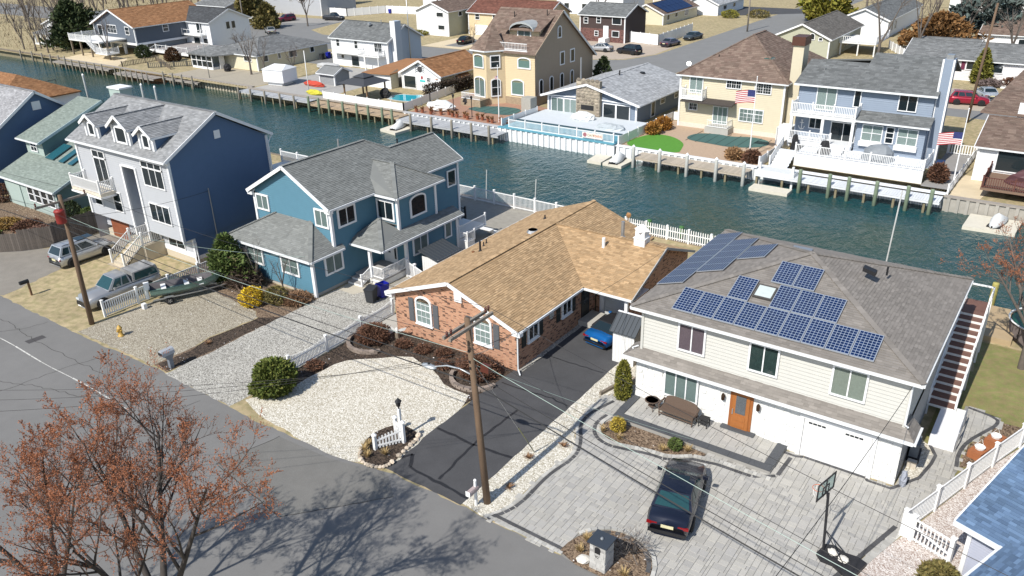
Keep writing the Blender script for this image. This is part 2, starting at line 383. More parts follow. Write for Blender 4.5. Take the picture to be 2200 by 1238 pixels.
def fencerun(parent, pts, h=1.0, gap=.12, pw=.04, pd=.03, post=.13, m=None, each=True, z0=0, rails=(.12, .92), posts=True, every=2.4, tip=0, pname='picket', cap=True, railw=.05, low=.05, scal=0, pm=None, lastpost=True):
    """posts, rails and pickets along a line; each=True makes every picket its own object"""
    m = m or WHITE; pm = pm or m; Z = lambda p: p[2] if len(p) > 2 else z0
    allp = MB(); npost = 0
    for a, b in zip(pts[:-1], pts[1:]):
        A = Vector((a[0], a[1], Z(a))); B = Vector((b[0], b[1], Z(b))); d = B-A; L = math.hypot(d.x, d.y); ang = math.atan2(d.y, d.x)
        nb = max(1, round(L/every))
        for r in rails: MB().bar(A+Vector((0, 0, h*r)), B+Vector((0, 0, h*r)), railw, railw*1.4).build('rail', m, parent)
        if posts:
            for i in range(nb+1):
                if i == nb and (b is not pts[-1] or not lastpost): continue
                k = ('post', post, round(h, 2), m.name)
                if k not in PK:
                    q = MB().cbox(0, 0, 0, post, post, h*1.06)
                    if cap: q.cbox(0, 0, h*1.06+.001, post*1.35, post*1.35, .03); q.lathe([(post*.62, h*1.06+.032), (0, h*1.06+.09)], k=4)
                    PK[k] = q.mesh('post', m)
                inst(PK[k], 'post', parent, A+d*(i/nb), ang)
        n = max(1, int(L/gap)); hh = h*rails[-1]-low if not tip else h-low
        me = picket(pw, pd, hh, pm, tip)
        for i in range(n):
            t = (i+.5)/n; p = A+d*t+Vector((0, 0, low)); sc = 1
            if scal: ph = (t*nb) % 1; sc = 1-scal*math.sin(math.pi*ph)
            if each:
                o = inst(me, pname, parent, p, ang)
                if scal: o.scale = (1, 1, sc)
            else:
                n0 = len(allp.v); c, s_ = math.cos(ang), math.sin(ang)
                for v in me.vertices: x, y, z = v.co; allp.v.append((p.x+x*c-y*s_, p.y+x*s_+y*c, p.z+z*sc))
                for f in me.polygons: allp.f.append(tuple(n0+i_ for i_ in f.vertices))
    if not each and allp.v: allp.build('balusters', pm, parent, kind='stuff')
def steps(parent, x0, x1, ya, za, yb, zb, n, mt, mr=None, name='step', axis='y'):
    """n treads climbing from (ya,za) to (yb,zb)"""
    for i in range(n):
        t0, t1 = i/n, (i+1)/n; y0 = ya+(yb-ya)*t0; y1 = ya+(yb-ya)*t1; z = za+(zb-za)*(i+1)/n; lo, hi = min(y0, y1), max(y0, y1)
        b = MB().box(x0, lo, z-.05, x1, hi+.02, z) if axis == 'y' else MB().box(lo, x0, z-.05, hi+.02, x1, z)
        st = b.build(name, mt, parent)
        r = MB().box(x0, y0-.01, z-(zb-za)/n, x1, y0+.012, z-.051) if axis == 'y' else MB().box(y0-.01, x0, z-(zb-za)/n, y0+.012, x1, z-.051)
        r.build('riser', mr or mt, st)
def vent(h, x, y, z, ht=.5, r=.06, m=None, flange=.0): 
    b = MB().lathe([(r, z-.15), (r, z+ht)], x, y, 8); 
    if flange: b.lathe([(flange, z-.06), (r, z+.12)], x, y, 10)
    b.build('vent_pipe', m or BLACK, h.o)
def shingle(name, col, col2=None, isl=.22): return mat(name, col, .92, .05, .8, fine=.12, fscale=60, island=isl, col2=col2, spec=.2, blot=.07)
# ---------------- the setting: ground, street, driveways, canal ----------------
def rough(pts, jit=.06, step=.5, closed=True):
    out = []; n = len(pts)
    for i in range(n if closed else n-1):
        a, b = pts[i], pts[(i+1) % n]; L = math.hypot(b[0]-a[0], b[1]-a[1]); k = max(1, int(L/step)) if L < 120 else 1
        for j in range(k):
            t = j/k; out.append((a[0]+(b[0]-a[0])*t+(rnd.uniform(-jit, jit) if jit else 0), a[1]+(b[1]-a[1])*t+(rnd.uniform(-jit, jit) if jit else 0)))
    return out
def smooth(pts, it=2, closed=True):
    for _ in range(it):
        o = []; n = len(pts)
        for i in range(n if closed else n-1):
            a, b = pts[i], pts[(i+1) % n]; o += [(a[0]*.75+b[0]*.25, a[1]*.75+b[1]*.25), (a[0]*.25+b[0]*.75, a[1]*.25+b[1]*.75)]
        if not closed: o = [pts[0]]+o+[pts[-1]]
        pts = o
    return pts
def sheet(name, pts, z, m, jit=.0, step=.5, parent=None):
    p = rough(pts, jit, step) if jit else pts
    o = MB().poly([(x, y, z) for x, y in p]).build(name, m, parent)
    if parent is None: o['kind'] = 'structure'
    return o
GRASS = mat('dry_grass', (.40, .32, .19), .95, .22, 1.2, fine=.3, fscale=45, col2=(.29, .25, .13), bump=.5, bscale=60, blot=.15, bls=.3)
LAWN = mat('winter_lawn', (.24, .20, .09), .95, .2, 1.5, fine=.35, fscale=40, col2=(.20, .21, .07), bump=.6, bscale=50, blot=.12)
ASPH = mat('street_asphalt', (.185, .181, .174), .92, .05, 1.3, fine=.16, fscale=38, bump=.25, bscale=60, blot=.1, bls=.22, spec=.25)
ASPHB = mat('driveway_asphalt', (.070, .070, .073), .9, .12, .9, fine=.28, fscale=34, bump=.35, bscale=50, blot=.14, bls=.5, spec=.3)
TAR = mat('tar_seal', (.022, .022, .024), .55, .2, 5)
PATCHM = mat('asphalt_patch', (.13, .128, .122), .92, .1, 2, fine=.25, fscale=40, bump=.3)
GRAVT = speckle('tan_gravel', [(.16, .13, .09), (.33, .29, .21), (.40, .36, .27), (.50, .46, .37)], 22)
GRAVG = speckle('grey_gravel', [(.14, .13, .115), (.34, .325, .29), (.42, .405, .36), (.60, .58, .52)], 22)
GRAVW = speckle('white_stones', [(.33, .29, .21), (.60, .56, .46), (.68, .645, .55), (.78, .75, .67)], 20, blot=.05)
GRAVP = speckle('pink_gravel', [(.30, .22, .18), (.56, .48, .43), (.64, .58, .54), (.74, .70, .66)], 22, blot=.06)
SAND = mat('sand', (.60, .50, .34), .95, .1, 1, fine=.15, fscale=30, blot=.08)
MULCH = speckle('dark_mulch', [(.012, .010, .008), (.035, .026, .020), (.06, .045, .034), (.11, .08, .06)], 16, blot=.12)
MULCHR = speckle('brown_mulch', [(.05, .03, .02), (.14, .09, .06), (.20, .14, .09), (.30, .22, .15)], 16, blot=.12)

gr = MB()
gr.poly([(-420, -120, 0), (320, -120, 0), (320, 55.0, 0), (-420, 55.0, 0)])
gr.poly([(-420, 76.9, 0), (320, 76.9, 0), (320, 900, 0), (-420, 900, 0)])
gr.build('ground', GRASS, kind='structure')
# street on the near side
sheet('street', [(-420, 5.6), (-31, 5.6), (-27.5, 9.6), (320, 9.6), (320, 20.9), (-14, 21.35), (-24.6, 21.2), (-33, 20.7), (-420, 20.7)][:3] + [(-27.5, 9.6), (320, 9.6), (320, 20.5)] + rough([(12, 20.9), (-11, 21.3), (-18.4, 21.45), (-23, 21.4), (-25, 21.0), (-32, 20.6), (-40, 20.9), (-48, 20.6), (-60, 20.6), (-120, 20.6)], .07, .45, False) + [(-420, 20.6)], .004, ASPH)
sheet('street_patch', [(-51.18, 18.2), (-50.6, 18.2), (-50.5, 19.25), (-51.05, 19.25)], .008, mat('iron_grate', (.07, .065, .065), .8, .2, 20))
sheet('street_patch', [(-30.5, 17.2), (-24.9, 16.4), (-21.6, 20.2), (-22.9, 21.2), (-26.2, 20.55), (-29.6, 20.4)], .008, mat('patched_asphalt', (.165, .16, .148), .92, .08, 1.5, fine=.22, fscale=36, bump=.3, blot=.08))
LINE = mat('worn_white_line', (.55, .54, .50), .9, .25, 3, fine=.3, fscale=12)
b = MB(); x = -68
while x < -38.5:
    L = rnd.uniform(.6, 2.2); w_ = rnd.uniform(.02, .05); b.quad((x, 17.52-w_+.05*math.sin(x*.7), .009), (x+L, 17.52-w_+.05*math.sin((x+L)*.7), .009), (x+L, 17.52+w_+.05*math.sin((x+L)*.7), .009), (x, 17.52+w_+.05*math.sin(x*.7), .009)); x += L+rnd.uniform(0, .15)
b.build('road_marking', LINE, kind='structure')
def seam(name, pts, w, z, m, jit=.04):
    p = rough(pts, jit, .35, False)+[pts[-1]]; b = MB()
    for a, c in zip(p[:-1], p[1:]):
        d = Vector((c[0]-a[0], c[1]-a[1])); n = Vector((-d.y, d.x)).normalized()*w/2*rnd.uniform(.8, 1.2)
        b.quad((a[0]-n.x, a[1]-n.y, z), (c[0]-n.x, c[1]-n.y, z), (c[0]+n.x, c[1]+n.y, z), (a[0]+n.x, a[1]+n.y, z))
    return b.build(name, m, kind='structure')
CRK = mat('crack', (.045, .043, .04), .95, .2)
for pts in ([(-47.5, 11.2), (-46.2, 15), (-45.6, 18.4), (-44.8, 20.4)], [(-52.5, 12.5), (-48.5, 14.5), (-45.5, 15.8), (-41, 17)], [(-55, 16.4), (-53, 19), (-52.6, 20.4)], [(-38, 13), (-36.5, 16), (-35.9, 20.2)], [(-41, 10.5), (-44, 12.5), (-46.5, 12.2)], [(-60, 18.7), (-55, 18.9), (-50, 18.6), (-43, 18.8)]):
    seam('street_crack', pts, .03, .009, CRK, .09)
for pts in ([(-30.4, 17.2), (-24.9, 16.4)], [(-24.9, 16.4), (-21.6, 20.2)], [(-29.6, 20.4), (-30.4, 17.2)]): seam('street_crack', pts, .035, .012, CRK, .03)
# lot of the grey three storey house
sheet('driveway', [(-59.4, 20.7), (-60.6, 25.6), (-60.4, 29.2), (-61.2, 31.6), (-65.3, 31.6), (-65.6, 27.2), (-68.6, 24.4), (-72, 20.7)], .004, mat('gravelly_drive', (.235, .215, .185), .95, .12, 1.2, fine=.3, fscale=30, bump=.4, blot=.12), .12)
sheet('walkway', [(-58.4, 27.9), (-56.8, 27.9), (-57.0, 29.3), (-58.8, 29.3)], .012, mat('tan_concrete', (.50, .42, .31), .9, .08, 2, fine=.1))
# blue house lot
sheet('gravel_yard', [(-49.5, 20.75), (-41.6, 20.95), (-41.3, 23.4), (-41.7, 25), (-41.3, 28.4), (-42.2, 28.95), (-44, 29.1), (-48.5, 29.6), (-49.6, 25)], .005, GRAVT, .1)
sheet('mulch_bed', [(-41.6, 21.1), (-40.15, 20.9), (-40.0, 24), (-40.1, 32.55), (-53, 32.5), (-51.5, 29.6), (-44, 29.1), (-42.2, 28.9), (-41.2, 28.3)], .008, mat('x', (.1, .1, .1)) if 0 else MULCHR, .08)
sheet('mulch_bed', [(-41.45, 21.2), (-40.15, 21.1), (-40.05, 29.4), (-41.2, 28.4), (-41.6, 25), (-41.2, 23.4)], .012, MULCH, .05)
sheet('gravel_driveway', [(-40.05, 20.75), (-34.05, 20.75), (-34.0, 33.6), (-36.5, 36.5), (-40.15, 36.3)], .006, GRAVG, .05)
sheet('walkway', [(-40.1, 34.35), (-38.5, 34.3), (-37.6, 36.4), (-40.1, 36.4)], .012, mat('pale_concrete', (.47, .43, .35), .9, .06, 2, fine=.1))
sheet('side_yard', [(-37.5, 36.2), (-33.0, 33.6), (-32.4, 54.8), (-47.8, 54.8), (-47.8, 48.7), (-37.5, 44.6)], .005, mat('paver_yard', (.30, .28, .24), .9, .15, 2, fine=.2, fscale=20), .03)
# tan brick house lot
wg = smooth([(-34.0, 21.2), (-26.5, 20.7), (-24.7, 21.1), (-23.2, 21.6), (-23.4, 24.5), (-23.55, 28.7), (-25.5, 28.6), (-26.9, 29.5), (-28.4, 29.95), (-29.6, 30.1), (-31.6, 28.3), (-32.5, 27.5), (-32.7, 25.6), (-32.7, 23.7), (-33.4, 22.6)], 1)
sheet('mulch_bed', [(-34.0, 22.4), (-32.4, 22.6), (-28, 27), (-23.6, 27), (-23.2, 32.3), (-33.9, 32.3)], .006, MULCH, .05)
sheet('white_gravel', wg, .014, GRAVW, .07)
sheet('walkway', [(-34.0, 31.6), (-32.4, 31.4), (-32.4, 50), (-34.4, 50)], .010, CONC)
sheet('asphalt_driveway', [(-23.5, 21.5), (-18.7, 21.5), (-18.75, 41.6), (-23.2, 41.6), (-23.2, 36), (-23.5, 30)], .009, ASPHB, .05)
for pts, ww in (([(-23.4, 22.2), (-23.0, 23.1), (-22.4, 22.2), (-20.4, 22.1), (-18.7, 22.0)], .16), ([(-20.7, 22.3), (-21.0, 25.6), (-20.9, 29)], .13), ([(-23.4, 25.4), (-21, 25.3), (-18.8, 25.5)], .15), ([(-23.2, 30.7), (-20, 30.9), (-18.9, 30.7)], .09), ([(-23, 34.6), (-19, 34.7)], .07)): seam('tar_seam', pts, ww, .013, TAR, .05)
sheet('gravel_strip', [(-23.45, 32.3), (-22.9, 32.3), (-22.85, 39.6), (-23.2, 39.6)], .013, GRAVG, .04)
sheet('white_gravel', [(-18.72, 21.6), (-17.5, 21.4), (-16.85, 22.6), (-16.9, 25.3), (-16.5, 27.2), (-16.9, 28.2), (-17.7, 29.4), (-17.75, 30.3), (-18.0, 31.2), (-17.6, 33), (-16.4, 33.4), (-16.4, 38), (-18.8, 38)], .012, GRAVW, .03)
# plot of the solar house
PDRV = [(-17.45, 21.45), (-13.5, 21.4), (-13.2, 21.3), (-8.0, 21.1), (-5.5, 21.2), (-3.8, 26.4), (-2.4, 30.8), (-1.55, 32.9), (-1.1, 36.3), (-1.2, 37.4), (-1.0, 38.7), (-.4, 40.1), (0, 41.1), (-.05, 41.8), (-1.7, 42.1), (-1.9, 37.5), (-2.6, 37.5), (-2.2, 36.6), (-2.25, 35.9), (-2.5, 34.6), (-3.4, 33.25), (-16.3, 33.3), (-17.6, 32.9), (-18.0, 31.0), (-17.7, 29.6), (-16.9, 28.3), (-16.5, 27.2), (-16.9, 25.4), (-16.8, 22.8)]
sheet('paver_bed', PDRV, .006, mat('joint_sand', (.24, .23, .21), .95, .1))
sheet('back_lawn', [(-1.5, 41.8), (.4, 41.8), (6, 40), (20, 40), (20, 50), (-2.3, 50)], .006, LAWN)
sheet('side_lawn', [(-2.9, 33.3), (8, 36), (14, 46), (-1.6, 46), (-2.9, 46)], .003, LAWN)
sheet('mulch_bed', [(-1.1, 36.4), (.1, 37.2), (1.6, 41.5), (0, 41.4), (-.4, 40), (-1.0, 38.6), (-1.15, 37.4)], .010, MULCHR)
sheet('pebble_bed', [(-3.25, 33.4), (-2.5, 34.6), (-2.25, 35.9), (-2.2, 36.7), (-2.6, 37.4), (-3.25, 38)], .012, GRAVW, .03)
sheet('pink_gravel', [(-5.5, 21.2), (12, 18), (12, 44), (2.2, 42.5), (.1, 37.3), (-2.2, 30.3), (-3.75, 26.3)], .008, GRAVP)
# canal
def watermat():
    m = bpy.data.materials.new('canal_water'); m.use_nodes = True; t = m.node_tree; N = t.nodes; Lk = t.links.new; b = N['Principled BSDF']
    b.inputs['Roughness'].default_value = .07; b.inputs['IOR'].default_value = 1.33; b.inputs['Specular IOR Level'].default_value = .75
    tc = N.new('ShaderNodeTexCoord'); hs = []
    for sc, st, rot in ((1.5, (1.0, .55, 1), .5), (4.2, (1.0, .6, 1), -.3), (.35, (1, 1, 1), 0)):
        mp = N.new('ShaderNodeMapping'); mp.inputs['Scale'].default_value = st; mp.inputs['Rotation'].default_value = (0, 0, rot); Lk(tc.outputs['Object'], mp.inputs[0])
        n = N.new('ShaderNodeTexNoise'); n.inputs['Scale'].default_value = sc; n.inputs['Detail'].default_value = 3; n.inputs['Roughness'].default_value = .55; n.inputs['Distortion'].default_value = .6; Lk(mp.outputs[0], n.inputs['Vector']); hs.append(n.outputs['Fac'])
    a = N.new('ShaderNodeMath'); a.operation = 'MULTIPLY_ADD'; a.inputs[1].default_value = .35; Lk(hs[1], a.inputs[0]); Lk(hs[0], a.inputs[2])
    bn = N.new('ShaderNodeBump'); bn.inputs['Strength'].default_value = .75; bn.inputs['Distance'].default_value = .22; Lk(a.outputs[0], bn.inputs['Height']); Lk(bn.outputs[0], b.inputs['Normal'])
    mx = N.new('ShaderNodeMix'); mx.data_type = 'RGBA'; mx.inputs[6].default_value = (.006, .055, .066, 1); mx.inputs[7].default_value = (.030, .060, .040, 1)
    n = N.new('ShaderNodeTexNoise'); n.inputs['Scale'].default_value = .06; n.inputs['Detail'].default_value = 3; Lk(tc.outputs['Object'], n.inputs['Vector'])
    cr = N.new('ShaderNodeValToRGB'); cr.color_ramp.elements[0].position = .4; cr.color_ramp.elements[1].position = .65; Lk(n.outputs['Fac'], cr.inputs[0]); Lk(cr.outputs[0], mx.inputs[0])
    Lk(mx.outputs[2], b.inputs['Base Color']); return m
MB().poly([(-420, 53, -1.2), (320, 53, -1.2), (320, 78.5, -1.2), (-420, 78.5, -1.2)]).build('canal_water', watermat(), kind='structure')
# near bulkhead
b = MB().box(-420, 54.9, -3, 320, 55.2, .06); b.build('bulkhead', WOOD, label='timber bulkhead along the near bank of the canal', cat='bulkhead')
# ---------------- near houses ----------------
TANR = shingle('tan_shingles', (.44, .305, .175), (.35, .235, .13), .2)
GREYR = shingle('solar_house_shingles', (.235, .215, .195), (.20, .183, .165), .12)
BLUER = shingle('grey_green_shingles', (.215, .222, .213), (.175, .182, .175), .12)
LGR = shingle('light_grey_shingles', (.30, .305, .31), (.22, .225, .23), .15)
GRNR = shingle('green_grey_shingles', (.25, .29, .26), (.20, .235, .21), .12)
BRICK = brickmat('orange_brick', (.52, .26, .15), (.40, .17, .095), (.42, .34, .26))
GREYS = mat('warm_white_siding', (.52, .515, .48), .6, .03, 2, fine=.03)
BLUES = mat('blue_siding', (.085, .20, .27), .6, .05, 2, fine=.04)
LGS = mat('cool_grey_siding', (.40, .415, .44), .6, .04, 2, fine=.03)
LGS_SHADE = mat('shaded_grey_siding', (.085, .145, .25), .6, .04, 2, fine=.03)  # grey siding with shade put into its colour, for walls facing right
STONE = mat('white_painted_stone', (.72, .72, .70), .75, .05, 6, fine=.04)
TAB = (.31, .145)
def eave(h, a, b, m=None, w=.13): h.line('gutter', m or GUT, a, b, w, w)
# ---- solar house -------------------------------------------------
h = House('solar_house', 'two storey grey house with solar panels, white stone ground floor and brown front door'); sol = h
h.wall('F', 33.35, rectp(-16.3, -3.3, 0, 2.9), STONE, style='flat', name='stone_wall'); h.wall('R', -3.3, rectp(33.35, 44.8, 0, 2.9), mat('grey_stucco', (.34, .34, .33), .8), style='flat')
h.wall('L', -16.3, rectp(33.35, 44.8, 0, 2.9), GREYS); h.wall('B', 44.8, rectp(-16.3, -3.3, 0, 5.7), GREYS)
h.wall('F', 33.28, rectp(-16.0, -3.4, 3.0, 5.72), GREYS, .19); h.wall('R', -3.4, rectp(33.28, 44.8, 2.9, 5.72), GREYS, .19); h.wall('L', -16.0, rectp(33.28, 44.8, 2.9, 5.72), GREYS, .19)
for x in (-16.0, -3.4): corner(h, x, 33.26, 3.0, 5.68, GREYS)
# painted fieldstones, each one proud of the wall
def fits(x, z): return not ((-14.75 < x < -12.7 and .8 < z < 2.55) or (-11.25 < x < -9.85 and z < 2.6) or (-7.75 < x < -4.3 and z < 2.35))
n = 0; z = .02; rest = MB(); allst = []
while z < 2.7:
    hh = rnd.uniform(.16, .30); x = -16.28+rnd.uniform(0, .2)
    while x < -3.5:
        ww = rnd.uniform(.25, .62)
        if x+ww > -3.32: ww = -3.32-x
        if fits(x+.04, z+hh/2) and fits(x+ww-.04, z+hh/2) and fits(x+ww/2, z+.03) and ww > .1: allst.append((x, z, ww, hh))
        x += ww
    z += hh
for x, z, ww, hh in allst:
    q = MB(); d = rnd.uniform(.02, .055); e = .03; y = 33.35
    j = lambda: rnd.uniform(-.025, .025)
    a = [(x+.01+j(), y, z+.01+j()), (x+ww-.01+j(), y, z+.01+j()), (x+ww-.01+j(), y, z+hh-.01+j()), (x+.01+j(), y, z+hh-.01+j())]
    c = [(x+e+j(), y-d+j()*.6, z+e+j()), (x+ww-e+j(), y-d+j()*.6, z+e+j()), (x+ww-e+j(), y-d+j()*.6, z+hh-e+j()), (x+e+j(), y-d+j()*.6, z+hh-e+j())]
    if rnd.random() < 290/len(allst):
        q.quad(*c)
        for i in range(4): q.quad(a[i], a[(i+1) % 4], c[(i+1) % 4], c[i])
        q.build('stone', STONE, h.o)
    else:
        rest.quad(*c)
        for i in range(4): rest.quad(a[i], a[(i+1) % 4], c[(i+1) % 4], c[i])
rest.build('stones', STONE, h.o, kind='stuff')
EZ, AY, AZ, AX = 5.72, 39.02, 7.87, -9.7; x0, x1, y0, y1 = -16.5, -2.95, 32.82, 45.2; ap = (AX, AY, AZ)
for a, b_ in (((x0, y0), (x1, y0)), ((x1, y0), (x1, y1)), ((x1, y1), (x0, y1)), ((x0, y1), (x0, y0))):
    h.plane([(*a, EZ), (*b_, EZ), ap], GREYR, .16, TAB); h.caps((*a, EZ+.02), (AX, AY, AZ+.02), GREYR); eave(h, (a[0], a[1], EZ-.11), (b_[0], b_[1], EZ-.11))
h.box('soffit', TRIM, x0+.06, y0+.06, EZ-.2, x1-.06, y1-.06, EZ-.165)
# pent roof between the storeys
px0, px1 = -16.85, -2.85
h.plane([(px0, 32.86, 2.80), (px1, 32.86, 2.80), (-3.35, 33.30, 3.32), (-16.05, 33.30, 3.32)], GREYR, .1, TAB)
h.plane([(px1, 32.86, 2.80), (px1, 34.3, 2.80), (-3.35, 34.3, 3.32), (-3.35, 33.30, 3.32)], GREYR, .1, TAB); h.plane([(px0, 34.3, 2.80), (px0, 32.86, 2.80), (-16.05, 33.30, 3.32), (-16.05, 34.3, 3.32)], GREYR, .1, TAB)
eave(h, (px0, 32.82, 2.73), (px1, 32.82, 2.73)); eave(h, (px1+.05, 32.82, 2.73), (px1+.05, 34.3, 2.73)); h.box('soffit', TRIM, px0+.03, 32.9, 2.62, px1-.02, 33.33, 2.68)
pipe(h, [(-3.32, 33.16, 5.6), (-3.36, 33.15, 5.3), (-3.36, 33.12, 3.4), (-3.2, 33.1, 3.32)]); pipe(h, [(-16.2, 33.1, 2.9), (-16.5, 33.2, 3.15), (-16.2, 33.3, 3.3)])
VIOLET = mat('mauve_curtain', (.30, .17, .20), .9, .12, 8); CREAMC = mat('cream_curtain', (.55, .50, .42), .9, .1, 8)
window(h, 'F', 33.25, -14.05, -12.6, 3.8, 5.35, 2, curtain=VIOLET); window(h, 'F', 33.25, -10.45, -9.0, 3.8, 5.35, 2, curtain=mat('dark_green_room', (.05, .075, .065), .8, .3, 5)); window(h, 'F', 33.25, -6.65, -5.1, 3.8, 5.35, 2, curtain=CREAMC)  # middle window: the curtain sheet is coloured as the dark room behind
window(h, 'F', 33.30, -14.65, -12.78, .92, 2.45, 3, curtain=CURTG)
fr = box_on(h, 'front_door', mat('varnished_wood', (.30, .105, .03), .45, .2, 4, stretch=(4, 4, .6)), 'F', 33.35, -11.12, -9.98, .3, 2.45, .07)
DW = mat('door_wood', (.34, .125, .035), .4, .15, 4, stretch=(4, 4, .6))
box_on(fr, 'door_leaf', DW, 'F', 33.28, -10.98, -10.12, .32, 2.36, .04); box_on(fr, 'leaded_glass', mat('leaded_glass', (.10, .11, .12), .15, .5, 22), 'F', 33.24, -10.8, -10.3, 1.2, 2.2, .02)
box_on(fr, 'panel', DW, 'F', 33.24, -10.82, -10.28, .45, .72, .025); box_on(fr, 'panel', DW, 'F', 33.24, -10.82, -10.28, .8, 1.08, .025); box_on(fr, 'handle', METAL, 'F', 33.24, -10.95, -10.9, 1.1, 1.4, .05)
for x in (-11.45, -9.68):
    MB().lathe([(.03, 1.72), (.09, 1.78), (.10, 2.0), (.05, 2.12), (.0, 2.16)], x, 33.16, 8).tube([(x, 33.34, 1.95), (x, 33.2, 2.05)], .025).build('wall_lantern', mat('bronze', (.06, .035, .022), .4, .1, metal=.6), h.o)
gd = box_on(h, 'garage_door', mat('white_garage_door', (.74, .74, .735), .45, .02), 'F', 33.33, -7.5, -4.5, .03, 2.13, .05)
for i in range(4): box_on(gd, 'panel', MATS['white_garage_door'], 'F', 33.28, -7.48, -4.52, .05+i*.525, .05+i*.525+.515, .02)
for x in (-6.95, -5.3):
    for k in range(4): box_on(gd, 'pane', GLASSD, 'F', 33.26, x-.35+k*.2, x-.35+k*.2+.17, 1.9, 1.99, .012)
for a in ((-7.72, -7.52), (-4.48, -4.3)): box_on(h, 'door_jamb', TRIM, 'F', 33.33, *a, 0, 2.3, .10)
box_on(h, 'door_header', TRIM, 'F', 33.33, -7.72, -4.3, 2.16, 2.32, .12)
# skylight, vents and solar panels
PF = lambda x, y, l=0: (x, y-l*.33, 5.72+.35*(y-32.82)+l*.94)
kl = (AZ-EZ)/(AX-x0); PLt = lambda x, y, l=0: (x-l*.3, y, EZ+kl*(x-x0)+l*.95)
sk = MB().slab([PF(-11.25, 35.25, .12), PF(-10.3, 35.25, .12), PF(-10.3, 36.12, .12), PF(-11.25, 36.12, .12)], .12, (0, .33, -.94)).build('skylight', mat('dark_flashing', (.07, .065, .06), .6), h.o)
MB().quad(PF(-11.17, 35.33, .125), PF(-10.38, 35.33, .125), PF(-10.38, 36.04, .125), PF(-11.17, 36.04, .125)).build('pane', mat('skylight_glass', (.50, .56, .54), .1, .1, spec=.8), sk)
CELL = mat('solar_cells', (.005, .018, .07), .35, .2, 1.2, island=.15, spec=.2); FRM = mat('panel_frame', (.36, .38, .41), .45, .05, metal=.4); GRID = mat('panel_backsheet', (.24, .29, .37), .5, .05)
def panel(f, ox, oy, ux, uy, nc, nr):
    """f maps plane coordinates to 3D; the panel spans ux,uy from ox,oy with nc x nr cells"""
    q = lambda a, b_, l: f(ox+a*ux, oy+b_*uy, l)
    fo = MB().slab([q(.01, .01, .12), q(.99, .01, .12), q(.99, .99, .12), q(.01, .99, .12)], .05).build('solar_panel', FRM, sol.o)
    MB().quad(q(.03, .02, .124), q(.97, .02, .124), q(.97, .98, .124), q(.03, .98, .124)).build('backsheet', GRID, fo)
    c = MB()
    for i in range(nc):
        for j in range(nr):
            a0, a1 = .04+.92*i/nc, .04+.92*(i+1)/nc; b0, b1 = .03+.94*j/nr, .03+.94*(j+1)/nr; da, db = .011, .009
            c.quad(q(a0+da, b0+db, .128), q(a1-da, b0+db, .128), q(a1-da, b1-db, .128), q(a0+da, b1-db, .128))
    c.build('cells', CELL, fo)
for i in range(9): panel(PF, -14.5+i*1.05, 33.22, 1.05, 1.58, 6, 10)
panel(PF, -12.36, 34.82, 1.05, 1.55, 6, 10)
for i in range(3): panel(PF, -10.28+i*1.05, 34.82, 1.05, 1.55, 6, 10)
for i in range(2): panel(PF, -10.8+i*1.05, 36.42, 1.05, 1.55, 6, 10)
for xx, ya, k in ((-16.45, 35.6, 8), (-14.95, 37.15, 5), (-13.42, 38.8, 2)):
    for i in range(k): panel(PLt, xx, ya+i*1.04, 1.5, 1.04, 10, 6)
MB().slab([(-7.2, 38.9, 7.75), (-6.6, 38.9, 7.6), (-6.6, 39.3, 7.6), (-7.2, 39.3, 7.75)], .2).build('roof_vent', BLACK, h.o); vent(h, -6.3, 40.2, 7.2, .3, .05); MB().box(-11.2, 40.8, 7.0, -10.2, 41.2, 7.25).build('roof_vent', METAL, h.o)
h.done()
# ---- tan brick house ----------------------------------------------
h = House('brick_ranch_house', 'single storey orange brick house with tan shingle roof and arched front windows'); tan = h
h.wall('F', 32.2, gablep(-32.4, -23.2, 0, 2.75, -27.75, 4.42), BRICK, style='flat'); h.wall('R', -23.2, rectp(32.2, 41.0, 0, 2.75), BRICK, style='flat'); h.wall('L', -32.4, rectp(32.2, 48.3, 0, 2.75), BRICK, style='flat')
h.wall('B', 48.2, gablep(-32.4, -23.2, 0, 2.75, -27.75, 4.42), BRICK, style='flat'); h.wall('F', 41.15, rectp(-23.2, -19.95, 0, 2.75), BRICK, style='flat'); h.wall('R', -19.95, gablep(39.4, 47.8, 0, 2.75, 43.4, 4.3), BRICK, style='flat')
RX, RZ, EL, ER, E2 = -27.75, 4.55, -32.78, -22.85, 2.72; k = (RZ-E2)/(RX-EL); yf, yb = 31.82, 48.6
h.plane([(EL, yb, E2), (EL, yf, E2), (RX, yf, RZ), (RX, yb, RZ)], TANR, .14, TAB)
# right slope: before, and behind, the garage wing; wing roof with its valleys
WY, WZ, wf, wb, wx = 43.35, 4.5, 38.88, 47.85, -19.5
h.plane([(ER, yf, E2), (ER, wf, E2), (RX, WY, RZ-.02), (RX, yf, RZ)], TANR, .14, TAB)
h.plane([(ER, wb, E2), (ER, yb, E2), (RX, yb, RZ), (RX, WY, RZ-.02)], TANR, .14, TAB)
h.plane([(ER, wf, E2), (wx, wf, E2), (wx, WY, WZ), (RX, WY, WZ)], TANR, .14, TAB); h.plane([(wx, wb, E2), (ER, wb, E2), (RX, WY, WZ), (wx, WY, WZ)], TANR, .14, TAB)
h.caps((RX, yf, RZ), (RX, yb, RZ), TANR); h.caps((RX, WY, WZ+.01), (wx, WY, WZ+.01), TANR)
for a, b_ in (((EL, yf-.02, E2-.06), (RX, yf-.02, RZ-.06)), ((ER, yf-.02, E2-.06), (RX, yf-.02, RZ-.06))): h.line('rake_board', TRIM, a, b_, .06, .22)
for a, b_ in (((wx+.03, wf, E2-.05), (wx+.03, WY, WZ-.05)), ((wx+.03, wb, E2-.05), (wx+.03, WY, WZ-.05))): h.line('rake_board', mat('weathered_trim', (.38, .38, .37), .7), a, b_, .06, .16)
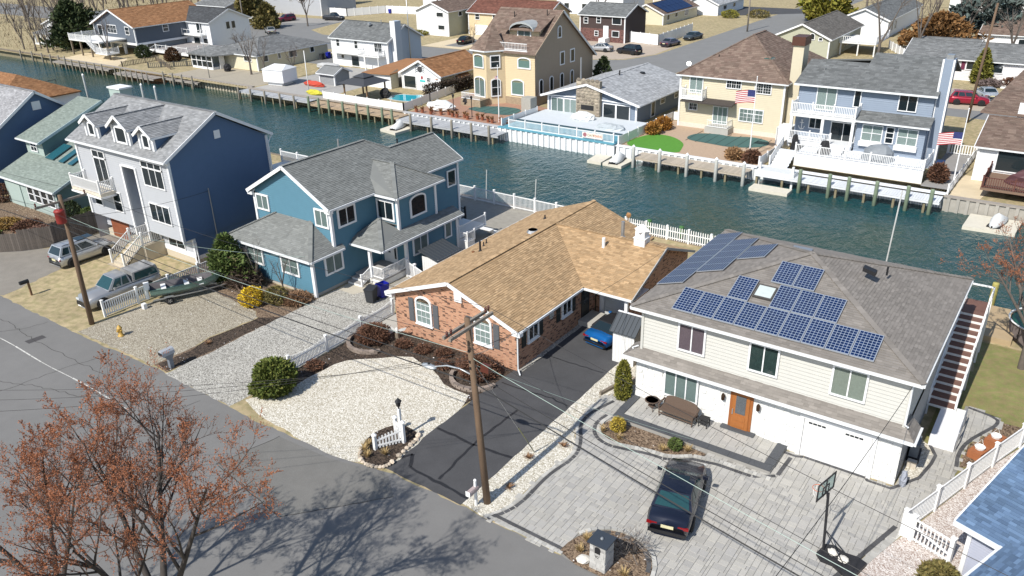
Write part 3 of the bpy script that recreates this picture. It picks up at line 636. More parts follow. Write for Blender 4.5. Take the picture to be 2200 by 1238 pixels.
eave(h, (ER+.03, yf, E2-.08), (ER+.03, wf, E2-.08)); eave(h, (ER, wf-.03, E2-.08), (wx, wf-.03, E2-.08)); eave(h, (EL-.03, yf, E2-.08), (EL-.03, yb, E2-.08))
for x in (-32.6, -23.0): h.box('eave_return', TRIM, x-.28, 31.86, 2.42, x+.28, 32.19, 2.66)
h.box('soffit', TRIM, ER-.33, 32.2, 2.52, ER, 39.0, 2.56); h.box('soffit', TRIM, -23.18, wf+.05, 2.52, wx, 41.1, 2.56)
pipe(h, [(-22.95, 32.0, 2.6), (-23.05, 32.1, 2.3), (-23.05, 32.1, .2), (-22.7, 31.8, .08)])
SHUT = mat('grey_shutter', (.10, .105, .115), .6, .06, 5); SHUTB = mat('black_shutter', (.02, .025, .022), .6, .06, 5)
for c0 in (-30.65, -26.15):
    window(h, 'F', 32.2, c0, c0+1.28, 1.05, 2.95 if c0 < -30 else 2.9, 1, 2, arch=.42, curtain=CURT, f=.12, grid=(3, 2), sill=True)
    for s0 in (c0-.58, c0+1.36):
        sh = box_on(h, 'shutter', SHUT, 'F', 32.2, s0, s0+.42, 1.05, 2.6, .05)
        for zz in (1.12, 1.88): box_on(sh, 'panel', SHUT, 'F', 32.15, s0+.05, s0+.37, zz, zz+.66, .012)
h.box('gable_vent', TRIM, -27.5, 32.08, 3.35, -26.95, 32.19, 4.05)
for c0 in (33.25, 36.9):
    window(h, 'R', -23.2, c0, c0+1.12, 1.35, 2.4, 2, 1, f=.12, sill=True)
    for s0 in (c0-.55, c0+1.2): box_on(h, 'shutter', SHUTB, 'R', -23.2, s0, s0+.4, 1.25, 2.45, .05)
dk = MB().lathe([(.24, -.02), (.24, .02)], 0, 0, 14).build('round_plaque', mat('plaque', (.4, .4, .38), .7, .3, 20), h.o); dk.location = (-23.15, 35.76, 2.05); dk.rotation_euler = (0, math.pi/2, 0)
d = box_on(h, 'side_door', mat('black_door', (.02, .022, .022), .5), 'R', -23.2, 39.25, 40.2, .35, 2.4, .05); box_on(d, 'glass_panel', GLASSD, 'R', -23.15, 39.45, 40.0, 1.2, 2.2, .015)
h.box('door_step', CONC, -23.19, 38.9, 0, -22.2, 40.6, .33)
gd = box_on(h, 'garage_door', mat('pale_grey_door', (.50, .52, .53), .5, .03), 'F', 41.15, -22.55, -20.25, .02, 2.12, .05)
for i in range(4): box_on(gd, 'panel', MATS['pale_grey_door'], 'F', 41.1, -22.53, -20.27, .04+i*.52, .04+i*.52+.505, .02)
for a in ((-22.9, -22.57), (-20.23, -19.97)): box_on(h, 'door_jamb', TRIM, 'F', 41.15, *a, 0, 2.5, .08)
h.box('post', TRIM, -20.1, 39.1, 0, -19.9, 39.3, 2.55)
vent(h, -28.2, 41.3, 4.5, .12, .32, METAL, .42); vent(h, -29.8, 45.2, 3.85, .25, .05, None, .14); vent(h, -30.4, 38.4, 3.6, .7, .07, None, .16); vent(h, -31.2, 39.8, 3.32, .28, .04, None, .12); vent(h, -31.5, 40.5, 3.2, .3, .04, None, .1); vent(h, -31.0, 38.4, 3.4, .05, .1, mat('rust', (.2, .08, .03)))
vent(h, -23.4, 42.3, 3.95, .75, .11, WHITE, .3); vent(h, -22.9, 43.9, 4.3, 1.1, .12, METAL, .25)
cu = MB().box(-21.6, 42.95, 4.2, -20.85, 43.7, 4.85).box(-21.65, 42.9, 4.85, -20.8, 43.75, 4.9).box(-21.55, 43.0, 4.9, -20.9, 43.65, 5.35); cu.lathe([(.56, 5.35), (.04, 5.75)], -21.22, 43.32, 4); cu.build('cupola', WHITE, h.o)
h.done()
# ---- blue house ----------------------------------------------------
h = House('blue_house', 'two storey blue sided house with grey shingle roofs and a corner porch'); blu = h; P = .165
h.wall('F', 32.6, rectp(-48.3, -40.3, .25, 2.9), BLUES, P); h.wall('R', -40.3, rectp(32.6, 34.75, .25, 2.9), BLUES, P)
h.wall('F', 34.75, gablep(-48.2, -40.3, 2.7, 5.95, -44.25, 8.05), BLUES, P); h.wall('R', -40.3, rectp(34.75, 39.1, .25, 5.95), BLUES, P); h.wall('L', -48.2, rectp(34.75, 44, 0, 5.9), BLUES, P); h.wall('L', -48.3, rectp(32.6, 34.75, 0, 2.9), BLUES, P)
h.wall('F', 39.1, rectp(-40.3, -38.2, .3, 5.7), BLUES, P); h.wall('R', -38.2, rectp(39.1, 43.1, 2.9, 5.75), BLUES, P); h.wall('R', -37.5, rectp(39.1, 44.55, .1, 2.75), BLUES, P); h.wall('F', 39.1, rectp(-38.2, -37.5, .1, 2.8), BLUES, P)
h.wall('R', -40.35, rectp(43.1, 48.4, .1, 5.9), BLUES, P); h.wall('B', 48.4, gablep(-46, -40.35, .1, 5.9, -43.1, 7.2), BLUES, P); h.wall('B', 44.55, rectp(-40.3, -37.5, .1, 2.8), BLUES, P)
h.box('foundation', CONC, -48.25, 32.65, -.1, -40.33, 39, .28)
for x, y, a, b_ in ((-40.3, 32.6, .0, 2.8), (-48.3, 32.6, 0, 2.8), (-40.3, 34.72, 2.9, 5.85), (-48.2, 34.72, 3.0, 5.85), (-38.2, 39.07, 2.9, 5.6), (-38.2, 43.1, 3.0, 5.6), (-40.35, 48.4, 0, 5.7), (-37.5, 44.55, 0, 2.6)): corner(h, x, y, a, b_, None, .2)
SL = .56; EX, EZ2, RX2, RZ2 = -40.02, 5.86, -44.27, 8.24; yf, yr = 34.35, 42.3
h.plane([(EX, yf, EZ2), (EX, 48.75, EZ2), (-43.0, 48.75, 7.53), (-43.0, 43.57, 7.53), (RX2, yr, RZ2), (RX2, yf, RZ2)], BLUER, .14, TAB)
h.plane([(-48.55, yr+3, EZ2), (-48.55, yf, EZ2), (RX2, yf, RZ2), (RX2, yr, RZ2)], BLUER, .14, TAB); h.plane([(-46, 48.75, 5.85), (-46, 43.5, 5.85), (-43.0, 43.5, 7.53), (-43.0, 48.75, 7.53)], BLUER, .14)
h.plane([(-43.2, 45.6, 6.6), (-48.5, 45.4, 5.86), (RX2, yr, RZ2), (-43.0, 43.57, 7.53)], BLUER, .14)
h.caps((RX2, yf, RZ2+.01), (RX2, yr, RZ2+.01), BLUER); h.caps((RX2, yr, RZ2), (-43, 43.57, 7.54), BLUER); h.caps((-43, 43.57, 7.55), (-43, 48.75, 7.55), BLUER)
for xa in (EX, -48.55): h.line('rake_board', TRIM, (xa, yf-.03, EZ2-.08), (RX2, yf-.03, RZ2-.08), .06, .24)
h.box('eave_return', TRIM, -48.6, 34.4, 5.5, -48.1, 34.74, 5.75); h.box('eave_return', TRIM, -40.5, 34.4, 5.5, -40.0, 34.74, 5.75)
eave(h, (EX+.04, yf, EZ2-.1), (EX+.04, 38.7, EZ2-.1)); eave(h, (EX+.04, 44.1, EZ2-.1), (EX+.04, 48.75, EZ2-.1)); h.line('rake_board', TRIM, (EX, 48.77, EZ2-.08), (-43, 48.77, 7.45), .05, .2)
# hipped roof of the bay
bx, by0, by1, bz = -37.95, 38.72, 44.0, 5.78; bm = (by0+by1)/2; bh = bz+SL*(by1-by0)/2
h.plane([(-40.3, by0, bz), (bx, by0, bz), (bx-2.64, bm, bh), (-42.6, bm, bh+.02), (-41.6, by0+1, bz+.85)], BLUER, .13, TAB); h.plane([(bx, by0, bz), (bx, by1, bz), (bx-2.64, bm, bh)], BLUER, .13, TAB); h.plane([(bx, by1, bz), (-40.3, by1, bz), (-42.6, bm, bh), (bx-2.64, bm, bh)], BLUER, .13, TAB)
h.caps((bx, by0, bz+.02), (bx-2.64, bm, bh+.02), BLUER); h.caps((bx-2.64, bm, bh+.01), (-42.6, bm, bh+.02), BLUER); h.caps((bx, by1, bz+.02), (bx-2.64, bm, bh+.02), BLUER)
eave(h, (-40.1, by0-.04, bz-.1), (bx, by0-.04, bz-.1)); eave(h, (bx+.04, by0, bz-.1), (bx+.04, by1, bz-.1)); h.box('soffit', TRIM, -40.2, by0+.04, bz-.2, bx-.03, by1-.04, bz-.16)
# garage hip roof
gz = 2.86; gx0, gx1, gy = -49.1, -39.95, 32.2; ty = 34.76; tz = gz+(ty-gy)*.62
h.plane([(gx0, gy, gz), (gx1, gy, gz), (gx1-2.5, ty, tz), (gx0+3.0, ty, tz)], BLUER, .12, TAB); h.plane([(gx1, gy, gz), (gx1, 35.4, gz), (gx1-.4, 35.4, gz+.25), (gx1-2.5, ty, tz)], BLUER, .12, TAB); h.plane([(gx0, 35.4, gz), (gx0, gy, gz), (gx0+3.0, ty, tz)], BLUER, .12, TAB)
h.caps((gx1, gy, gz+.02), (gx1-2.5, ty, tz+.02), BLUER); h.caps((gx0, gy, gz+.02), (gx0+3, ty, tz+.02), BLUER); eave(h, (gx0, gy-.04, gz-.09), (gx1, gy-.04, gz-.09)); eave(h, (gx1+.04, gy, gz-.09), (gx1+.04, 35.3, gz-.09)); h.box('soffit', TRIM, gx0+.1, gy+.05, gz-.18, gx1-.05, 34.7, gz-.14)
# porch roof and skirt roof
qz, q0, q1, qy = 2.86, -40.55, -37.2, 36.15; qa = (-39.4, 38.3, 4.1)
h.plane([(q0, qy, qz), (q1, qy, qz), qa], BLUER, .1, TAB); h.plane([(q0, 38.4, qz), (q0, qy, qz), qa], BLUER, .1, TAB); h.plane([(q1, qy, qz), (q1, 45.1, qz), (-38.2, 45.1, 3.3), (-38.2, 39.1, 3.3), qa], BLUER, .1, TAB); h.plane([(-40.3, 39.1, 3.4), (q0, 37.9, qz+.1), qa, (-38.2, 39.1, 3.6)], BLUER, .08)
h.caps((q1, qy, qz+.02), qa, BLUER); h.caps((q0, qy, qz+.02), qa, BLUER); eave(h, (q0, qy-.04, qz-.09), (q1, qy-.04, qz-.09)); eave(h, (q1+.04, qy, qz-.09), (q1+.04, 45.1, qz-.09)); h.box('soffit', TRIM, q0+.05, qy+.04, qz-.16, q1-.04, 39.0, qz-.12)
h.box('post', TRIM, -38.75, 36.3, .5, -38.55, 36.5, 2.75); h.box('post', TRIM, -37.75, 38.9, .5, -37.5, 39.08, 2.75)
for a in ((-48.05, -46.65, 4.4, 5.62), (-41.85, -40.5, 4.28, 5.6)): window(h, 'F', 34.72, *a, 2, f=.12, curtain=CURTG)
window(h, 'R', -40.27, 35.25, 36.95, 4.2, 5.62, 2, f=.14); window(h, 'R', -40.27, 33.6, 35.3, 1.22, 2.64, 2, f=.14, curtain=CURTG); window(h, 'F', 39.07, -40.2, -38.5, 3.8, 5.33, 2, f=.14)
window(h, 'R', -38.17, 40.25, 42.0, 3.77, 5.42, 1, arch=.4, f=.14); window(h, 'R', -37.47, 39.5, 41.15, 1.25, 2.62, 2, f=.12, curtain=CURTG); window(h, 'R', -37.47, 43.05, 43.85, 1.38, 2.66, 1, f=.1, curtain=CURTG); window(h, 'R', -40.32, 47.0, 48.1, 3.8, 5.18, 1, f=.12)
for c0 in (-47.2, -43.45): window(h, 'F', 32.57, c0, c0+1.85, 1.22, 2.56, 2, f=.13, curtain=CURTG, grid=(1, 2))
d = box_on(h, 'front_door', WHITE, 'F', 39.08, -39.9, -38.6, .55, 2.6, .06); box_on(d, 'oval_glass', GLASSD, 'F', 39.02, -39.55, -39.25, 1.3, 2.2, .02); box_on(d, 'side_light', GLASSD, 'F', 39.02, -38.85, -38.68, .9, 2.3, .02)
PORC = mat('porch_grey', (.33, .32, .31), .8, .06)
h.box('porch_floor', PORC, -40.28, 36.35, .42, -37.55, 39.08, .5); h.box('porch_skirt', WOODW, -40.2, 36.4, 0, -37.6, 39.0, .41)
steps(h.o, -40.2, -38.9, 35.5, 0, 36.35, .36, 2, PORC, WHITE)
fencerun(h.o, [(-38.65, 36.42, .5), (-37.6, 36.42, .5), (-37.6, 38.9, .5)], .9, .13, .035, .035, .1, WHITE, each=True, posts=False, pname='baluster'); fencerun(h.o, [(-38.8, 35.5, .05), (-38.7, 36.4, .5)], .85, .14, .035, .035, .1, WHITE, every=3, pname='baluster')
vent(h, -44.9, 40.3, 7.75, .95, .07, METAL, .22); vent(h, -43.4, 45.0, 7.4, .45, .06, None, .16)
pipe(h, [(-37.3, 45.0, 2.7), (-37.4, 44.7, 2.4), (-37.4, 44.7, .1)]); pipe(h, [(-40.1, 32.4, 2.7), (-40.15, 32.5, 2.4), (-40.15, 32.5, .1)])
# rear steps and small landing
h.box('rear_landing', WOODW, -39.8, 44.7, .85, -37.4, 48.2, .95); fencerun(h.o, [(-37.45, 44.75, .95), (-37.45, 48.1, .95)], .9, .13, .03, .03, .1, WHITE, pname='baluster'); steps(h.o, -36.3, -37.35, 48.6, 0, 47.2, .9, 3, WOODW)
h.box('lattice', WOODW, -37.5, 44.72, .0, -36.6, 45.6, .7); fencerun(h.o, [(-37.4, 44.72, .7), (-36.6, 44.72, .7), (-36.6, 45.6, .7)], .8, .12, .03, .03, .09, WHITE, pname='baluster')
h.done()
# ---- grey three storey house -----------------------------------------
h = House('three_storey_house', 'tall grey three storey house with three dormers, a balcony and entry steps'); lg = h; P = .18
h.wall('F', 31.65, rectp(-64.9, -52.2, .9, 2.3), LGS, P); h.box('foundation', mat('cream_concrete', (.52, .46, .36), .85, .06), -64.95, 31.6, -.1, -52.15, 39.4, .55); h.box('skirt_board', TRIM, -56.3, 31.56, .55, -52.1, 31.64, .92); h.box('skirt_board', TRIM, -52.19, 31.5, .45, -52.1, 39.4, .75)
h.wall('F', 30.8, rectp(-64.4, -58.25, 2.2, 8.35), LGS, P); h.wall('F', 30.8, rectp(-56.6, -52.1, 2.2, 8.35), LGS, P); h.wall('F', 30.8, rectp(-58.25, -56.6, 7.05, 8.35), LGS, P); h.wall('F', 32.3, rectp(-58.25, -56.6, 1.2, 7.05), LGS_SHADE, P, name='entry_recess'); h.wall('R', -58.25, rectp(30.8, 32.3, 1.2, 7.05), LGS, P, name='entry_recess'); h.wall('L', -56.6, rectp(30.8, 32.3, 1.2, 7.05), LGS, P, name='entry_recess'); h.box('overhang', TRIM, -64.4, 30.82, 2.12, -58.27, 31.7, 2.2); h.box('overhang', TRIM, -56.58, 30.82, 2.12, -52.12, 31.7, 2.2)  # back of the entry recess takes the shaded siding colour
h.wall('R', -52.1, gablep(30.8, 39.4, 2.2, 8.3, 35.1, 10.75), LGS_SHADE, P); h.wall('R', -52.16, rectp(31.65, 39.4, .75, 2.25), LGS_SHADE, P); h.wall('L', -64.4, gablep(30.8, 39.4, 0, 8.3, 35.1, 10.75), LGS, P); h.wall('B', 39.4, rectp(-64.4, -52.1, 0, 8.3), LGS, P)
for x, y, a in ((-52.1, 30.78, 2.2), (-64.4, 30.78, 2.2), (-52.1, 39.4, .5), (-52.2, 31.62, .3), (-64.9, 31.62, .5)): corner(h, x, y, a, 8.25 if a > 1 or y > 35 else 2.15, None, .2)
RY, RZ3, e0, e1, ez, xl, xr = 35.1, 10.98, 30.38, 39.82, 8.36, -64.95, -51.8
h.plane([(xl, e0, ez), (xr, e0, ez), (xr, RY, RZ3), (xl, RY, RZ3)], LGR, .14, TAB); h.plane([(xr, e1, ez), (xl, e1, ez), (xl, RY, RZ3), (xr, RY, RZ3)], LGR, .14)
h.caps((xl, RY, RZ3), (xr, RY, RZ3), LGR); eave(h, (xl, e0-.04, ez-.1), (xr, e0-.04, ez-.1)); eave(h, (xl, e1+.04, ez-.1), (xr, e1+.04, ez-.1)); h.box('soffit', TRIM, xl+.1, e0+.05, ez-.2, xr-.1, 30.8, ez-.15)
for ye in (e0, e1): h.line('rake_board', TRIM, (xr+.03, ye, ez-.06), (xr+.03, RY, RZ3-.06), .06, .22)
k3 = (RZ3-ez)/(RY-e0)
def dormer(cx, w, zt, zp, yfr):
    """gabled dormer on the street slope"""
    zb = ez+k3*(yfr-e0); zw = zt; x0, x1 = cx-w/2, cx+w/2
    h.wall('F', yfr, gablep(x0, x1, zb-.05, zw, cx, zp-.12), LGS, P, name='dormer_wall')
    for s, sd in ((x0, 'L'), (x1, 'R')):
        yb_ = e0+(zw-ez)/k3; h.wall(sd, s, [(yfr, zb), (yb_, zw), (yfr, zw)], LGS_SHADE if sd == 'R' else LGS, P, name='dormer_cheek')
    yr_ = min(e0+(zp-ez)/k3, RY-.05); o = .28; ye = e0+(zw-.1-ez)/k3
    sl_ = (zp-zw)/(w/2); zo = zw-o*sl_
    h.plane([(x1+o, yfr-.35, zo), (x1+o, ye, zo), (cx, yr_, zp), (cx, yfr-.35, zp)], LGR, .08, TAB); h.plane([(x0-o, ye, zo), (x0-o, yfr-.35, zo), (cx, yfr-.35, zp), (cx, yr_, zp)], LGR, .08, TAB); h.caps((cx, yfr-.35, zp), (cx, yr_, zp), LGR, .22)
    for s in (x0-o, x1+o): h.line('rake_board', TRIM, (s, yfr-.38, zo-.05), (cx, yfr-.38, zp-.05), .05, .2)
    h.line('fascia', TRIM, (x1+o, yfr-.35, zo-.08), (x1+o, ye, zo-.08), .05, .14)
    for s in (x0, x1): corner(h, s, yfr-.02, zb, zw-.05, None, .18)
    return zb
for cx, w, zt, zp, yfr, wz0, wz1, ww in ((-61.85, 1.7, 9.95, 10.5, 31.05, 8.85, 9.9, .7), (-57.8, 2.1, 10.15, 10.88, 31.05, 8.8, 10.05, 1.25), (-54.6, 1.65, 9.95, 10.5, 31.05, 8.85, 9.9, .7)):
    dormer(cx, w, zt, zp, yfr); window(h, 'F', yfr-.02, cx-ww/2-.1, cx+ww/2+.1, wz0-.05, wz1, 1, f=.14)
window(h, 'F', 30.78, -62.2, -60.4, 5.0, 7.85, 2, 1, f=.1, name='balcony_door'); box_on(h, 'transom_bar', TRIM, 'F', 30.75, -62.2, -60.4, 7.15, 7.27, .07)
window(h, 'F', 30.78, -63.5, -62.4, 3.1, 4.45, 1, 2, f=.07); window(h, 'F', 30.78, -60.65, -59.45, 3.05, 4.7, 1, 2, f=.07); window(h, 'F', 30.78, -55.55, -52.95, 6.0, 7.95, 3, 1, f=.08); box_on(h, 'transom_bar', TRIM, 'F', 30.75, -55.55, -52.95, 7.38, 7.48, .07); window(h, 'F', 30.78, -55.6, -53.05, 3.24, 4.7, 3, 1, f=.08)
# tall recessed entry slot
box_on(h, 'entry_door', TRIM, 'F', 32.28, -58.0, -56.9, 1.3, 3.4, .05)
for c in (-58.45, -56.6): box_on(h, 'entry_trim', TRIM, 'F', 30.8, c, c+.2, 1.5, 7.15, .12)
box_on(h, 'entry_trim', TRIM, 'F', 30.8, -58.25, -56.6, 7.05, 7.2, .12)
gd = box_on(h, 'garage_door', mat('brown_garage_door', (.23, .075, .035), .6, .12, 3), 'F', 31.64, -63.6, -61.0, .05, 1.9, .05)
for i in range(4): box_on(gd, 'panel', MATS['brown_garage_door'], 'F', 31.59, -63.58, -61.02, .07+i*.46, .07+i*.46+.445, .02)
window(h, 'F', 31.64, -55.5, -53.4, .95, 1.95, 2, f=.06)
b_ = MB().box(-64.2, 29.5, 4.55, -60.0, 30.78, 4.8); bal = b_.build('balcony', mat('balcony_floor', (.62, .56, .46), .7), h.o)
MB().box(-64.25, 29.44, 4.42, -59.95, 30.77, 4.56).build('fascia', TRIM, bal); fencerun(h.o, [(-64.1, 30.7, 4.8), (-64.1, 29.55, 4.8), (-60.1, 29.55, 4.8), (-60.1, 30.7, 4.8)], 1.0, .14, .05, .05, .12, WHITE, pname='baluster', every=4.5)
# entry stairs
stp = mat('stair_concrete', (.50, .44, .34), .85, .08, 2); h.box('landing', stp, -58.2, 29.95, 0, -56.2, 31.6, 1.25)
steps(h.o, -57.95, -56.5, 28.2, 0, 29.95, 1.2, 6, stp, stp); MB().poly([(-56.45, 28.3, 0), (-56.45, 31.6, 0), (-56.45, 31.6, 1.25), (-56.45, 29.95, 1.25)]).build('stair_wall', stp, h.o)
for x in (-58.1, -56.4): fencerun(h.o, [(x, 28.2, .1), (x, 29.95, 1.25), (x, 31.5, 1.25)], 1.0, .15, .05, .05, .12, WHITE, pname='baluster', every=3)
pipe(h, [(-51.95, 30.45, 8.2), (-51.95, 30.65, 7.8), (-51.95, 30.65, 2.1), (-51.95, 31.6, 1.9), (-51.95, 31.6, .1)], .06); pipe(h, [(-51.9, 39.8, 8.2), (-51.9, 39.4, 7.7), (-51.9, 39.4, 1)], .06)
pipe(h, [(-51.98, 33.5, 5.6), (-51.98, 33.5, 1.3)], .04, METAL, 'conduit'); h.box('gable_vent', TRIM, -52.07, 34.85, 9.0, -52.03, 35.35, 9.6); h.box('meter_box', METAL, -52.1, 33.4, .9, -51.9, 33.75, 1.35)
h.box('rear_deck', WOODW, -55, 39.5, 4.6, -50.8, 43.0, 4.8); fencerun(h.o, [(-50.9, 39.6, 4.8), (-50.9, 42.9, 4.8), (-55, 42.9, 4.8)], 1.0, .13, .04, .04, .12, WHITE, pname='baluster')
for x, y in ((-51, 42.8), (-54.8, 42.8)): h.box('deck_post', WOODW, x-.1, y-.1, 0, x+.1, y+.1, 4.6)
h.done()
# ---------------- houses across the canal and beyond ----------------
def roofm(n, c, c2=None): return mat(n, c, .92, .12, 1.2, fine=.25, fscale=14, col2=c2, blot=.08, spec=.2, island=.2)
FT = (.5, .28)
def ghouse(name, label, x0, x1, y0, y1, ze, zr, axis, wm, rm, wins=(), oh=.4, hip=0, z0=0, wmR=None, pitch=.2, rc=None, tab=FT, extra=None, trim=None):
    h = House(name, label); wmR = wmR or wm
    if axis == 'y':
        rc = rc if rc is not None else (x0+x1)/2; k = (zr-ze)/(rc-x0); gw = zr-.12
        F = gablep(x0, x1, z0, ze, rc, gw) if not hip else rectp(x0, x1, z0, ze); Sd = rectp(y0, y1, z0, ze)
        a, b_ = x0-oh, x1+oh; zz = ze-oh*k; kb = (zr-ze)/(x1-rc); zz2 = ze-oh*kb; ya, yb = y0-oh, y1+oh
        h.plane([(a, yb, zz), (a, ya, zz), (rc, ya+hip, zr), (rc, yb-hip, zr)], rm, .14, tab); h.plane([(b_, ya, zz2), (b_, yb, zz2), (rc, yb-hip, zr), (rc, ya+hip, zr)], rm, .14, tab)
        if hip: h.plane([(a, ya, zz), (b_, ya, zz), (rc, ya+hip, zr)], rm, .14, tab); h.plane([(b_, yb, zz), (a, yb, zz), (rc, yb-hip, zr)], rm, .14); h.line('gutter', GUT, (a, ya, zz-.08), (b_, ya, zz-.08), .14, .14); h.caps((a, ya, zz), (rc, ya+hip, zr), rm, .3, .4); h.caps((b_, ya, zz), (rc, ya+hip, zr), rm, .3, .4)
        else:
            for s, zs in ((a, zz), (b_, zz2)): h.line('rake_board', trim or TRIM, (s, ya-.03, zs-.08), (rc, ya-.03, zr-.08), .07, .26)
        h.caps((rc, ya+hip, zr), (rc, yb-hip, zr), rm, .3, .4); h.line('gutter', GUT, (b_, ya, zz2-.08), (b_, yb, zz2-.08), .14, .14); h.line('gutter', GUT, (a, ya, zz-.08), (a, yb, zz-.08), .14, .14)
    else:
        rc = rc if rc is not None else (y0+y1)/2; k = (zr-ze)/(rc-y0); Sd = gablep(y0, y1, z0, ze, rc, zr-.12) if not hip else rectp(y0, y1, z0, ze); F = rectp(x0, x1, z0, ze)
        a, b_ = x0-oh, x1+oh; zz = ze-oh*k; ya, yb = y0-oh, y1+oh
        h.plane([(a, ya, zz), (b_, ya, zz), (b_-hip, rc, zr), (a+hip, rc, zr)], rm, .14, tab); h.plane([(b_, yb, zz), (a, yb, zz), (a+hip, rc, zr), (b_-hip, rc, zr)], rm, .14, tab)
        if hip: h.plane([(b_, ya, zz), (b_, yb, zz), (b_-hip, rc, zr)], rm, .14, tab); h.plane([(a, yb, zz), (a, ya, zz), (a+hip, rc, zr)], rm, .14, tab)
        else:
            for s in (a, b_):
                for y in (ya, yb): h.line('rake_board', trim or TRIM, (s, y, zz-.08), (s, rc, zr-.08), .07, .24)
        h.caps((a+hip, rc, zr), (b_-hip, rc, zr), rm, .3, .4); h.line('gutter', GUT, (a, ya, zz-.08), (b_, ya, zz-.08), .14, .14)
    h.wall('F', y0, F, wm, pitch); h.wall('B', y1, F, wm, pitch); h.wall('R', x1, Sd, wmR, pitch); h.wall('L', x0, Sd, wm, pitch)
    for x in (x0, x1): corner(h, x, y0-.02, z0, ze-.05, trim, .2)
    for w_ in wins:
        side, c0, c1, a, b_ = w_[:5]; nx, ny = w_[5:7] if len(w_) > 6 else (1, 1); kw = w_[7] if len(w_) > 7 else {}
        window(h, side, y0-.03 if side == 'F' else x1+.03, c0, c1, a, b_, nx, ny, f=.1, **kw)
    h.r = rm; return h
SW = mat('white_siding', (.74, .75, .76), .6, .03, 2, fine=.02); SCR = mat('cream_siding', (.62, .57, .42), .65, .04, 2); SBE = mat('beige_siding', (.60, .54, .40), .65, .04, 2); SYE = mat('yellow_tan_siding', (.62, .50, .32), .65, .04, 2); SBL = mat('steel_blue_siding', (.24, .29, .365), .6, .04, 2); SDG = mat('dark_slate_siding', (.10, .12, .15), .6, .05, 2); SSG = mat('sage_siding', (.40, .40, .30), .65, .04, 2); SNB = mat('navy_ranch_siding', (.17, .21, .27), .6, .04, 2)
RBR = roofm('brown_roof', (.20, .15, .12), (.15, .105, .085)); RGY = roofm('grey_roof', (.20, .205, .205), (.15, .155, .155)); RTN = roofm('rust_tan_roof', (.32, .17, .085), (.25, .125, .06)); RDK = roofm('charcoal_roof', (.075, .08, .085), (.06, .062, .066)); RLT = roofm('pale_grey_roof', (.38, .39, .40), (.33, .34, .35)); RRD = roofm('red_brown_roof', (.17, .075, .055), (.13, .06, .045)); RGN = roofm('faded_green_roof', (.165, .172, .172), (.13, .136, .136))
D2 = dict(grid=(2, 2))
# small white cottage at the left
h = ghouse('white_cottage', 'small white cottage with a porch behind bare trees at the canal bend', -185, -172, 88, 98, 3.8, 5.7, 'y', SW, RGY, [('F', -183.6, -181.8, 2.2, 3.4, 2), ('F', -180, -178.5, 2.4, 3.4, 2)])
h.plane([(-184.5, 85.0, 2.3), (-171.5, 85.0, 2.3), (-171.5, 88, 3.0), (-184.5, 88, 3.0)], RGY, .12)
for x in (-184, -181.5, -179, -176.5, -174, -172): h.box('porch_post', WOODW, x-.12, 85.1, 0, x+.12, 85.35, 2.25)
h.box('porch_floor', WOODW, -184.3, 85.05, 0, -171.7, 88, .3); h.done()
# dark house on piles
h = ghouse('piled_house', 'dark slate house raised on piles with rusty brown roof and white deck stairs', -163.2, -149.3, 87.2, 104, 5.3, 8.0, 'y', SDG, RTN, [('F', -161.8, -160.2, 2.7, 5.0, 2), ('F', -158.4, -155.2, 3.6, 5.2, 3, 1, D2), ('F', -152.3, -150.9, 3.6, 5.1, 1, 2), ('R', 93, 94.3, 3.6, 5.0, 1, 2), ('R', 98.5, 100.6, 3.6, 5.0, 2, 2)], z0=2.2, oh=.5)
h.box('white_beam', TRIM, -163.3, 87.1, 1.8, -149.2, 104, 2.2); h.wall('R', -150.2, rectp(92, 104, 0, 1.8), LGS, .2); h.wall('F', 92, rectp(-163, -150.2, 0, 1.8), mat('shadow_grey', (.3, .31, .33), .7), .2)
for x in (-163, -158.5, -154, -149.5): h.box('pile', TRIM, x-.2, 87.2, 0, x+.2, 87.6, 1.8)
h.box('deck', WOODW, -163, 81.6, 2.7, -152.5, 87.1, 2.95); fencerun(h.o, [(-163, 87, 2.95), (-163, 81.7, 2.95), (-155.2, 81.7, 2.95)], 1.0, .2, .07, .05, .14, WHITE, each=False)
h.box('lower_deck', WOODW, -152.6, 80.6, 1.0, -148.6, 83, 1.2); fencerun(h.o, [(-152.4, 80.7, 1.2), (-148.7, 80.7, 1.2), (-148.7, 83, 1.2)], 1.0, .2, .07, .05, .14, WHITE, each=False)
steps(h.o, 80.6, 82, -152.6, 1.2, -155.2, 2.9, 8, WOODW, axis='x'); fencerun(h.o, [(-155.2, 80.7, 2.95), (-152.4, 80.7, 1.2)], 1.0, .25, .07, .05, .14, WHITE, each=False)
for x in (-162.8, -159.5, -156): h.box('deck_post', WOOD, x-.13, 81.7, 0, x+.13, 81.95, 2.7)
h.done()
# white two storey with charcoal roof
h = ghouse('white_balcony_house', 'white two storey house with charcoal roof, glass balcony and raised deck', -154.6, -141.8, 98.3, 107.6, 5.2, 7.2, 'x', SW, RDK, [('F', -151.6, -150, 2.9, 5.0, 1), ('F', -146, -144.2, 2.9, 5.0, 1), ('F', -151.8, -149.8, .4, 2.3, 2), ('F', -147.5, -145.4, .8, 2.2, 1), ('F', -144.4, -142.9, 1.0, 2.1, 1), ('R', 101.9, 102.9, 3.4, 4.9, 1), ('R', 103.2, 104.2, 3.4, 4.9, 1)])
h.box('balcony', WOODW, -155, 96.9, 2.6, -143.2, 98.25, 2.8); fencerun(h.o, [(-155, 96.95, 2.8), (-143.3, 96.95, 2.8), (-143.3, 98.2, 2.8)], .95, 1.5, .06, .05, .08, WHITE, each=False, every=3)
MB().box(-154.8, 96.85, 2.85, -152.4, 96.9, 3.6).build('beach_towel', mat('teal_towel', (.05, .45, .48), .9, .3, 3), h.o)
